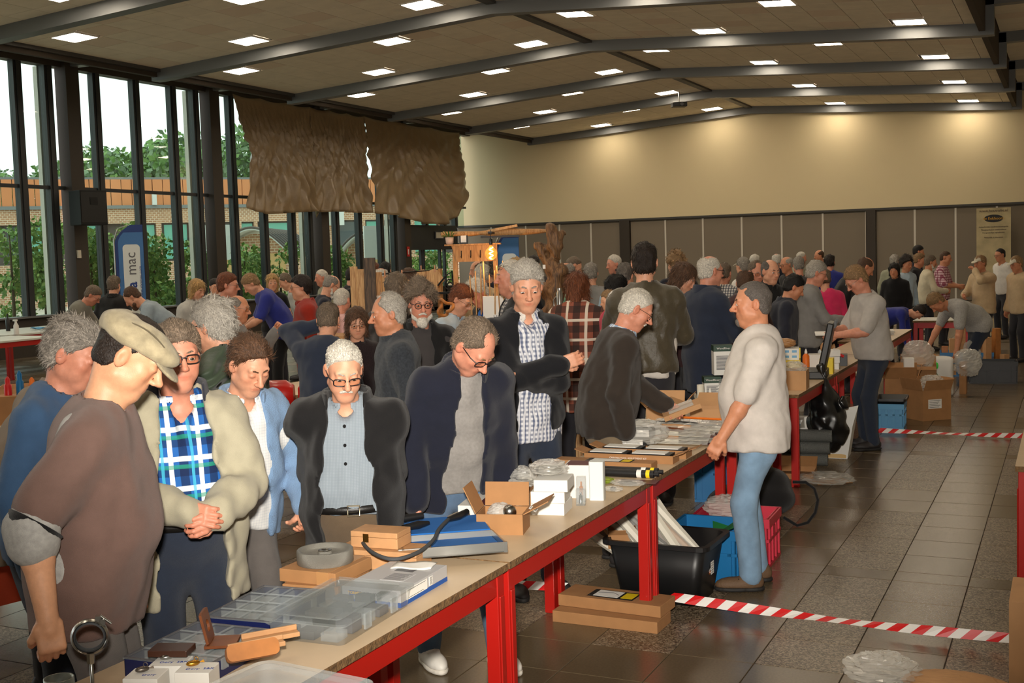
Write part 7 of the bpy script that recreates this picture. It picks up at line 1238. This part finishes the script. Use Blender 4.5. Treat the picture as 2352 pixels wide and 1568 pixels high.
def wooden_shirt(label, px, py, d, s, stripes):
    p = atd(px, py, d); r = thing('wooden_shirt', label, 'wooden shirt', (p.x, p.y, p.z), .45, 'wooden shirts'); out_ = [(-.05, .12), (-.10, .11), (-.17, .0), (-.12, -.04), (-.09, .0), (-.09, -.18), (.09, -.18), (.09, .0), (.12, -.04), (.17, .0), (.10, .11), (.05, .12), (0, .10)]
    part(MB().prism([(x_*s, y_*s) for x_, y_ in out_][::-1], -.012, .012, M=Matrix.Rotation(pi/2, 4, 'X')), 'shirt_board', 'plank_pale', r, .003)
    for i in range(stripes): part(MB().b2((-.03*s+.05*s*i-.012, -.016, -.15*s), (-.03*s+.05*s*i+.012, -.011, .04*s)), 'dark_inlay', 'wood_case_dark', r)
    for x_ in (-.07, .07): part(MB().b2((x_*s-.006, -.016, .09*s), (x_*s+.006, .016, .16*s)), 'clothes_peg', 'wood_honey', r)
q0, q1_ = atd(868, 652, 11.2), atd(1010, 640, 11.7); r = thing('display_line', 'thin line between two posts carrying the wooden shirts', 'line', (q0.x, q0.y, 0)); dq = q1_-q0; part(MB().tube([(0, 0, q0.z+.09), (dx_ := (dq.x), dq.y, q1_.z+.09)], .006, 6), 'line_cord', 'iron', r); part(MB().b2((-.02, -.02, 0), (.02, .02, q0.z+.1)), 'post', 'pine', r); part(MB().b2((dq.x-.02, dq.y-.02, 0), (dq.x+.02, dq.y+.02, q1_.z+.1)), 'post', 'pine', r)
wooden_shirt('cut-out wooden shirt with two dark inlays on a line', 905, 665, 11.2, 1.15, 2); wooden_shirt('plain cut-out wooden shirt hanging by pegs near the door', 984, 645, 11.6, .95, 0)
r = thing('iron_scroll', 'black wrought-iron scroll bracket in front of the entrance', 'bracket', atd(1028, 660, 10.8)); part(MB().tube([(-.10, 0, .02), (-.02, 0, .10), (.05, 0, .15), (.06, 0, .0), (.06, 0, -.2)], .008, 8), 'bracket_arm', 'iron', r); part(MB().tube([(.02+.06*(1-t_/14)*math.cos(t_), 0, .02+.06*(1-t_/14)*math.sin(t_)) for t_ in [i*.4 for i in range(28)]], .006, 6), 'scroll', 'iron', r); part(MB().b2((-.12, -.02, -.06), (.02, .02, -.04)), 'iron_bar', 'iron', r)
r = thing('carved_knot', 'carved wooden knot sculpture behind the bearded man', 'sculpture', atd(1022, 706, 10.2)); part(MB().tube([(.06*math.cos(t_)*(1+.3*math.cos(3*t_)), .03*math.sin(3*t_), .06*math.sin(t_)*(1+.3*math.cos(3*t_))) for t_ in [2*pi*i/40 for i in range(40)]], .014, 8, closed=True), 'knot_loop', 'wood_honey', r)
# ---- left side benches and goods
bench('white-topped red bench by the left windows, front one', -16.9, -15.75, 13.2, 15.1, h=.78, top='laminate_white', edge='laminate_white', group='benches by the windows'); bench('white-topped red bench by the left windows, rear one', -18.9, -17.1, 15.2, 17.8, h=.78, top='laminate_white', edge='laminate_white', group='benches by the windows'); bench('white bench under the bending man in pale blue', -11.9, -11.2, 13.0, 14.6, h=.8, top='laminate_white', edge='laminate_white', group='benches by the windows'); bench('bench below the man in the royal blue polo', -11.2, -10.5, 12.2, 14.0, h=.8, top='laminate', group='benches by the windows')
p = atz(19, 760, .78); r = thing('wine_bottle', 'dark wine bottle on the rear window bench', 'bottle', (p.x, p.y, .78)); part(MB().lathe([(.04, 0), (.041, .2), (.016, .26), (.015, .33)], 16), 'bottle_body', 'black_bag', r); p = atz(38, 768, .78); r = thing('spray_bottle', 'white spray bottle beside the dark wine bottle', 'bottle', (p.x, p.y, .78)); part(MB().lathe([(.045, 0), (.046, .16), (.02, .21), (.02, .24)], 16), 'bottle_body', 'white_card', r); part(MB().b2((-.06, -.015, .24), (.03, .015, .27)), 'trigger_head', 'paper', r)
p = atz(95, 757, .78); o = MB().grid(lambda u, v: ((u-.5)*.4, (v-.5)*.16, .03+.02*math.sin(9*u)*math.cos(7*v)), 12, 6).build('rubber_glove', 'plastic_ltblue', loc=(p.x, p.y, .79)); o.modifiers.new('t', 'SOLIDIFY').thickness = .01; tag(o, 'turquoise rubber glove on the rear window bench', 'glove')
p = atd(60, 842, 8.6); bench('bench with a tan carton behind the taupe jacket', p.x-.5, p.x+.25, p.y-.6, p.y+.7, h=.86, group=None); q_ = open_box('tan_tray', 'tan open carton with coloured plastic cones at the left', 'carton', (p.x-.05, p.y+.12, .86), (.5, .42, .22), .7, 'cardboard_light', (None, None, None, None))
closed_box('tan_block', 'low tan carton under the coloured cones', 'carton', 0, 0, .86, (.3, .16, .2), .6, 'cardboard', at=(p.x+.21, p.y-.26))
for i, (dx, m_, h_, lab) in enumerate(((-.08, 'plastic_red', .13, 'red plastic cone at the left edge'), (-.01, 'plastic_blue', .17, 'blue plastic cone between the red and the yellow'), (.06, 'plastic_orange', .12, 'orange-yellow plastic cone at the left'))): r = thing('plastic_cone', lab, 'cone', (p.x+.22+dx, p.y-.25+dx*.6, .86+.20), 0, 'coloured cones'); part(MB().lathe([(.026, 0), (.026, h_*.55), (.018, h_*.6), (.018, h_*.85), (.005, h_)], 14), 'cone_body', m_, r)
r = thing('clear_display_case', 'tall clear display case behind the grey-haired man', 'case', (p.x+.12, p.y+.52, .86), .5); part(MB().b2((-.09, -.06, 0), (.09, .06, .40)), 'case_wall', 'pp_clear', r); part(MB().b2((-.06, -.03, .02), (.05, .03, .22)), 'case_contents', 'wood_dark', r); part(MB().tube([(.03, -.07, 0), (.03, -.07, .42)], .007, 8), 'brass_rod', 'brass', r)
r = thing('draped_table', 'table draped in rust-red cloth at the lower left', 'table', (-5.0, 4.25, 0), .6); part(MB().b2((-.55, -.4, .70), (.55, .4, .735)), 'table_top', 'laminate', r); b = MB(); n = 48; per = [(.56*math.copysign(min(1, abs(1.3*math.cos(a))), math.cos(a)), .41*math.copysign(min(1, abs(1.3*math.sin(a))), math.sin(a))) for a in [2*pi*i/n for i in range(n)]]; b.grid(lambda u, v: (per[int(round(u*n)) % n][0]*(1+.05*v*math.sin(u*60)), per[int(round(u*n)) % n][1]*(1+.05*v*math.cos(u*50)), .745-.42*v-.05*v*math.sin(u*12)), n, 8, closed_u=True); b.add([(*q__, .745) for q__ in per], [tuple(range(n))]); part(b, 'table_cloth', 'rust_cloth', r)
for sx in (-1, 1):
    for sy in (-1, 1): part(MB().b2((sx*.5-.03, sy*.34-.03, 0), (sx*.5+.03, sy*.34+.03, .70)), 'leg', 'red_steel', r)
r = thing('lathe_stand', 'red wood lathe on a red steel stand behind the cardigan', 'machine', (-5.35, 7.35, 0), .5); part(MB().b2((-.35, -.2, .74), (.45, .2, .80)), 'machine_bed', 'red_steel', r); part(MB().lathe([(.10, -.16), (.11, -.14), (.11, .1), (.07, .16)], 18, M=Matrix.Translation((-.12, 0, .93)) @ Matrix.Rotation(pi/2, 4, 'Y')), 'motor', 'red_steel', r, ); part(MB().b2((.08, -.12, .80), (.32, .12, 1.0)), 'gear_housing', 'red_steel', r, .02)
for x_ in (-.3, .4):
    for y_ in (-.17, .17): part(MB().tube([(x_, y_, .74), (x_*1.1, y_*1.25, 0)], .022, 6), 'leg', 'red_steel', r)
part(MB().b2((-.3, -.16, .25), (.4, .16, .28)), 'lower_shelf', 'red_steel', r); closed_box('white_basket', 'white perforated basket on the lathe stand shelf', 'basket', 0, 0, .28, (.3, .22, .18), .5, 'white_card', at=(-5.3, 7.32)); bench('bench with tools behind the man holding his head', -6.3, -5.5, 7.9, 9.3, h=.85, group=None); bench('bench between the crowd and the folded-arms man', -4.6, -3.9, 7.6, 8.8, h=.78, group=None)
# ---- projector, roll-up banner
r = thing('projector', 'black projector hanging from the ceiling ridge', 'projector', (-10.7, 35.0, 6.22), .5); part(MB().b2((-.22, -.18, 0), (.22, .18, .14)), 'projector_body', 'plastic_black', r, .02); part(MB().lathe([(.05, -.03), (.05, .03)], 14, M=Matrix.Translation((.05, -.19, .07)) @ Matrix.Rotation(pi/2, 4, 'X')), 'lens', 'plastic_grey', r); part(MB().tube([(0, 0, .14), (0, 0, .46)], .02, 8), 'ceiling_mount', 'steel', r)
mat('banner_print', (196, 180, 140), .6, var=.25, vscale=2.2); r = thing('roll_up_banner', 'printed roll-up banner standing at the far right wall', 'banner', (-2.17, 40.2, 0), 0.); part(MB().b2((-.5, -.01, .1), (.5, .0, 2.93)), 'banner_sheet', 'banner_print', r); part(MB().b2((-.52, -.1, 0), (.52, .1, .1)), 'base_cassette', 'steel', r); part(MB().prism([(.28*math.cos(a), .12*math.sin(a)) for a in [2*pi*i/28 for i in range(28)]], 0, .006, M=Matrix.Translation((0, -.011, 2.60)) @ Matrix.Rotation(pi/2, 4, 'X')), 'logo_oval', 'plastic_black', r)
Mb = lambda z: Matrix.Translation((0, -.02, z)) @ Matrix.Rotation(pi/2, 4, 'X'); text('lettering', 'www.hout-olie.nl', .12, r, Mb(2.84), 'wood_case_dark', ex=.002); text('lettering', 'de Eekhoorn', .12, r, Mb(2.60), 'gold', ex=.002)
for i, t_ in enumerate(('Ambachtelijke houtbeschermingsolie', 'Menging of puur samenstellend', 'Hoogwaardige ingredienten', 'Natuurlijk en duurzaam')): text('lettering', t_, .058, r, Mb(2.34-.09*i-.06*(i == 3)), 'wood_case_dark', ex=.002)
# ---- paper box, notes, cup in hands
def at_hand(k, i, off=(0, 0, 0)):
    w = who[k]; M = w['root'].matrix_basis; v = w['Wr'][i]+w['HD'][i]*.09; return (M @ Vector(v))+Vector(off)
bpy.context.view_layer.update()
p = at_hand('brown6', 0, (.03, -.01, .02)); r = thing('held_carton', 'flat brown carton with a clear pack in the white-haired man\'s hand', 'carton', p, .35); Mh = Matrix.Rotation(-.35, 4, 'Y') @ Matrix.Rotation(.25, 4, 'X'); part(MB().b2((-.12, -.05, -.02), (.12, .05, .012), M=Mh), 'carton_body', 'cardboard_light', r); part(MB().b2((-.08, -.035, .012), (.08, .035, .028), M=Mh), 'clear_pack', 'film', r)
p = at_hand('cardigan', 0, (.02, 0, .05)); r = thing('held_book', 'dark-covered book held upright by the cardigan man', 'book', p, .9); Mh = Matrix.Rotation(.25, 4, 'Y'); part(MB().b2((-.012, -.08, -.06), (.012, .08, .17), M=Mh), 'page_block', 'wrap_white', r); part(MB().b2((-.016, -.085, -.065), (-.012, .085, .175), M=Mh), 'cover', 'navy', r); part(MB().b2((.012, -.085, -.065), (.016, .085, .175), M=Mh), 'cover', 'navy', r)
p = at_hand('cardigan', 0, (.05, -.02, -.02)); r = thing('umbrella_handle', 'black curved umbrella handle in the cardigan man\'s hand', 'umbrella', p, -.4); part(MB().tube([(-.10, 0, .06), (-.02, 0, .03), (.06, 0, -.02), (.10, 0, -.08), (.08, 0, -.12)], .013, 10), 'handle', 'black_bag', r)
p = at_hand('polo10', 0, (-.05, 0, .02)); r = thing('receipt_pad', 'small receipt pad held by the writing man', 'notepad', p, .3); part(MB().b2((-.06, -.04, 0), (.06, .04, .012), M=Matrix.Rotation(.3, 4, 'X')), 'pad', 'paper', r)
p = at_hand('cup', 1, (.02, -.02, .0)); r = thing('paper_cup', 'pale paper cup in the grey sweater man\'s hand', 'cup', p); part(MB().lathe([(.026, -.04), (.034, .045), (.032, .045), (.025, -.035)], 18), 'cup_wall', 'wrap_white', r); part(MB().lathe([(.0345, .043), (.036, .046), (.0345, .049)], 18, cap=False), 'cup_rim', 'paper', r)
# ================================================================ outside the windows
mat('paving', (186, 176, 160), .9, var=.1, vscale=2); mat('cladding', (206, 132, 84), .7); mat('brick_far', (176, 140, 110), .85); mat('window_dark', (70, 78, 80), .3); mat('curtain_teal', (110, 176, 158), .8); mat('window_frame_dark', (80, 72, 68), .6); mat('roof_white', (206, 210, 206), .5); mat('leaf_a', (108, 144, 72), .6); mat('leaf_b', (150, 176, 92), .6); mat('leaf_far', (124, 146, 112), .7); mat('trunk', (84, 70, 54), .9); mat('pole_white', (210, 212, 208), .5); mat('grey_wall', (120, 124, 124), .7)
m = MATS['brick_far']; nt = m.node_tree; br = nt.nodes.new('ShaderNodeTexBrick'); tc = nt.nodes.new('ShaderNodeTexCoord'); br.inputs['Scale'].default_value = 2.2; br.inputs['Color1'].default_value = (*lin((184, 138, 104)), 1); br.inputs['Color2'].default_value = (*lin((166, 122, 92)), 1); br.inputs['Mortar'].default_value = (*lin((214, 196, 172)), 1); br.inputs['Mortar Size'].default_value = .03
mp = nt.nodes.new('ShaderNodeMapping'); mp.inputs['Rotation'].default_value = (pi/2, 0, 0); nt.links.new(tc.outputs['Object'], mp.inputs[0]); nt.links.new(mp.outputs[0], br.inputs[0]); nt.links.new(br.outputs[0], nt.nodes['Principled BSDF'].inputs['Base Color'])
o = MB().b2((-140, -40, -.3), (XW-.3, 160, -.14)).build('ground', 'paving'); tag(o, kind='structure')
FB = Vector((-46.6, 50.3, 0)); FE = Vector((.63, .777, 0)); FNn = Vector((.777, -.63, 0)); FR = math.atan2(FE.y, FE.x)
def facade(px, py):
    d = ray(px, py); t = (FB-O).dot(FNn)/d.dot(FNn); p = O+d*t-FB; return p.dot(FE), p.z
bld = thing('brick_building', 'brick building with orange cladding seen through the windows', 'building', FB, FR); u0, _ = facade(-500, 500); u1, _ = facade(1150, 500); zr = facade(300, 412)[1]; zcl = facade(300, 474)[1]; zwt = facade(300, 513)[1]; zwb = facade(600, 592)[1]
part(MB().b2((u0, 0, zwt), (u1, 6, zcl-.1)), 'brick_band', 'brick_far', bld); part(MB().b2((u0, .35, -.2), (u1, 6, zwt)), 'recessed_wall', 'window_frame_dark', bld); part(MB().b2((u0, -.15, zcl-.12), (u1, 6, zcl+.06)), 'ledge', 'grey_wall', bld)
n = int((u1-u0)/.55)
cl = MB()
for i in range(n): u = u0+i*.55; cl.b2((u+.02, -.06+.03*(i % 2), zcl+.06), (u+.53, .2, zr))
o = part(cl, 'cladding_boards', 'cladding', bld); o['kind'] = 'stuff'
part(MB().b2((u0, .02, zr), (u1, 6, zr+.12)), 'roof_edge', 'grey_wall', bld); part(MB().b2((u0, 0, -.2), (u1, .4, zwb-.02)), 'lower_wall', 'brick_far', bld)
for i, (a, b_) in enumerate(((12, 108), (186, 236), (318, 360), (374, 436), (486, 548), (550, 585), (604, 680), (724, 755), (765, 832), (842, 875), (905, 945), (950, 1010))):
    ua, _ = facade(a, 545); ub, _ = facade(b_, 545); w = part(MB().b2((ua, .22, zwb), (ub, .3, zwt)), 'window', 'window_frame_dark', bld); k = max(1, round((ub-ua)/1.3))
    for j in range(k): a_, c_ = ua+(ub-ua)*(j+.08)/k, ua+(ub-ua)*(j+.92)/k; part(MB().b2((a_, .16, zwb+.1), (c_, .22, zwt-.1)), 'pane', 'window_dark' if (i+j) % 4 == 0 and i < 9 else 'curtain_teal', w)
    ue, _ = facade(b_+(12 if i < 4 else 8), 545); part(MB().b2((ub, 0, zwb), (ue, .36, zwt)), 'brick_pier', 'brick_far', bld)
u, z_ = facade(352, 440); part(MB().b2((u-.12, -.3, zcl+.06), (u+.12, -.1, z_)), 'white_vent_pipe', 'pole_white', bld); u, z_ = facade(768, 498); part(MB().b2((u-.4, -.6, z_-.5), (u+.4, 0, z_+.3)), 'wall_lamp', 'roof_white', bld)
# arched canopies in front of the building
def canopy(label, px0, px1, py, d, hgt, rib=11):
    a, b_ = atd(px0, py, d), atd(px1, py, d); c_ = (a+b_)/2; w = (b_-a).length; r = thing('arched_canopy', label, 'canopy', (c_.x, c_.y, 0), math.atan2((b_-a).y, (b_-a).x)); zb = c_.z
    part(MB().grid(lambda u, v: ((u-.5)*w, v*7-.5, zb+hgt*math.sin(pi*u)), 24, 2), 'canopy_roof', 'roof_white', r).modifiers.new('t', 'SOLIDIFY').thickness = .06
    for i in range(rib): v = -.5+7*i/(rib-1); part(MB().tube([((u-.5)*w, v, zb+.05+hgt*math.sin(pi*u)) for u in [k/16 for k in range(17)]], .05, 5), 'canopy_rib', 'window_frame_dark', r)
    part(MB().add([((u-.5)*w*.96, .3, zb-.05+(hgt-.15)*math.sin(pi*u)) for u in [k/16 for k in range(17)]], [tuple(range(17))]), 'gable_wall', 'brick_far', r); part(MB().b2((-w*.48, .25, zb-.9), (w*.48, .45, zb-.05)), 'canopy_fascia', 'sand_print', r)
    for s in (-1, 1): part(MB().b2((s*w*.46-.15, .2, -.2), (s*w*.46+.15, .5, zb-.2)), 'pillar', 'brick_far', r)
canopy('white arched canopy outside, left of two', 500, 668, 580, 50, 1.0); canopy('white arched canopy outside, right of two', 770, 905, 592, 50, 1.0)
for i, (px, d) in enumerate(((500, 44), (870, 46))): p = atd(px, 560, d); r = thing('white_sign', 'white outdoor sign board, %s of two' % ('left', 'right')[i], 'sign', (p.x, p.y, 0), .9, 'outdoor signs'); part(MB().b2((-.6, -.05, p.z-.6), (.6, .05, p.z+.7)), 'sign_face', 'pole_white', r); part(MB().b2((-.04, -.04, -.2), (.04, .04, p.z-.6)), 'post', 'grey_wall', r)
# trees
def foliage(name, parent, blobs, n, size, mats_, seed):
    """individual leaves scattered through rounded boughs"""
    r = np.random.RandomState(seed); k = r.randint(0, len(blobs), n); B = A(blobs); c_ = B[k, :3]; rad = B[k, 3:6]; d = r.normal(size=(n, 3)); d /= np.linalg.norm(d, axis=1)[:, None]; p = c_+d*rad*(r.uniform(.25, 1, (n, 1))**.45)
    a = r.normal(size=(n, 3)); a[:, 2] -= .5; a /= np.linalg.norm(a, axis=1)[:, None]; b = np.cross(a, r.normal(size=(n, 3))); b /= np.linalg.norm(b, axis=1)[:, None]; s = size*r.uniform(.6, 1.3, (n, 1)); nn = np.cross(a, b)
    V = np.stack([p, p+a*s*.5+b*s*.32+nn*s*.06, p+a*s, p+a*s*.5-b*s*.32+nn*s*.06], 1).reshape(-1, 3); Q = np.arange(4*n).reshape(-1, 4); o = np_obj(name, V, Q, mats_, parent, mi=r.randint(0, len(mats_), n)); o['kind'] = 'stuff'; return o
trees = [(20, 540, 26.5, 1.0), (95, 545, 27.5, 1.0), (205, 560, 28.5, .9), (255, 545, 29, .9), (350, 575, 29.5, 1.), (420, 585, 30.5, 1.), (500, 600, 31.5, .9), (560, 590, 32.5, 1.1), (640, 590, 33.5, 1.), (745, 590, 35.5, .8), (962, 600, 41., 1.1), (1000, 600, 42.5, 1.1)]
words_ = ['far left', 'second from the left', 'third from the left', 'beside the first pillar', 'behind the left flag', 'fifth', 'before the second pillar', 'between the canopies and second pillar', 'under the tarpaulin', 'right of the third pillar', 'seen through the door, left', 'seen through the door, right']
for i, (px, py, d, s) in enumerate(trees):
    p = atd(px, py, d*1.12); r = thing('espalier_tree', 'leafy young tree outside the glass, %s' % words_[i], 'tree', (p.x, p.y, -.15), 0, 'young trees outside'); zt = p.z+.15; bl = []
    for j in range(9): bl.append((rnd.uniform(-.75, .75)*s, rnd.uniform(-.75, .75)*s, zt-.1-.28*j*rnd.uniform(.5, 1.)+(.2 if j < 2 else 0), .45*s, .45*s, .33))
    foliage('foliage', r, bl, 1700, .16, ['leaf_a', 'leaf_b'], 100+i); part(MB().tube([(0, 0, 0), (.03, 0, zt*.5), (0, .02, zt)], [.05, .04, .015], 7), 'trunk', 'trunk', r)
for i, (px, py, d, rr) in enumerate(((10, 425, 100, 5.), (70, 412, 105, 5.), (150, 425, 98, 4.5), (225, 402, 100, 5.), (290, 392, 104, 5.5), (350, 390, 98, 5.5), (405, 395, 102, 5.), (450, 370, 96, 6.), (498, 360, 92, 5.5), (540, 370, 94, 6.), (600, 400, 100, 6.))):
    p = atd(px, py, d); r = thing('distant_tree', 'distant leafy tree above the orange cladding, %s from the left' % ordn[i], 'tree', (p.x, p.y, -.15), 0, 'distant trees'); zt = p.z; bl = [(rnd.uniform(-.7, .7)*rr, rnd.uniform(-.7, .7)*rr, zt-rr*.4+rnd.uniform(-.9, .55)*rr, rr*.42, rr*.42, rr*.36) for j in range(12)]
    foliage('foliage', r, bl, 3600, .6, ['leaf_far', 'leaf_a'], 200+i); part(MB().tube([(0, 0, 0), (0, 0, zt)], [.35, .1], 6), 'trunk', 'trunk', r)
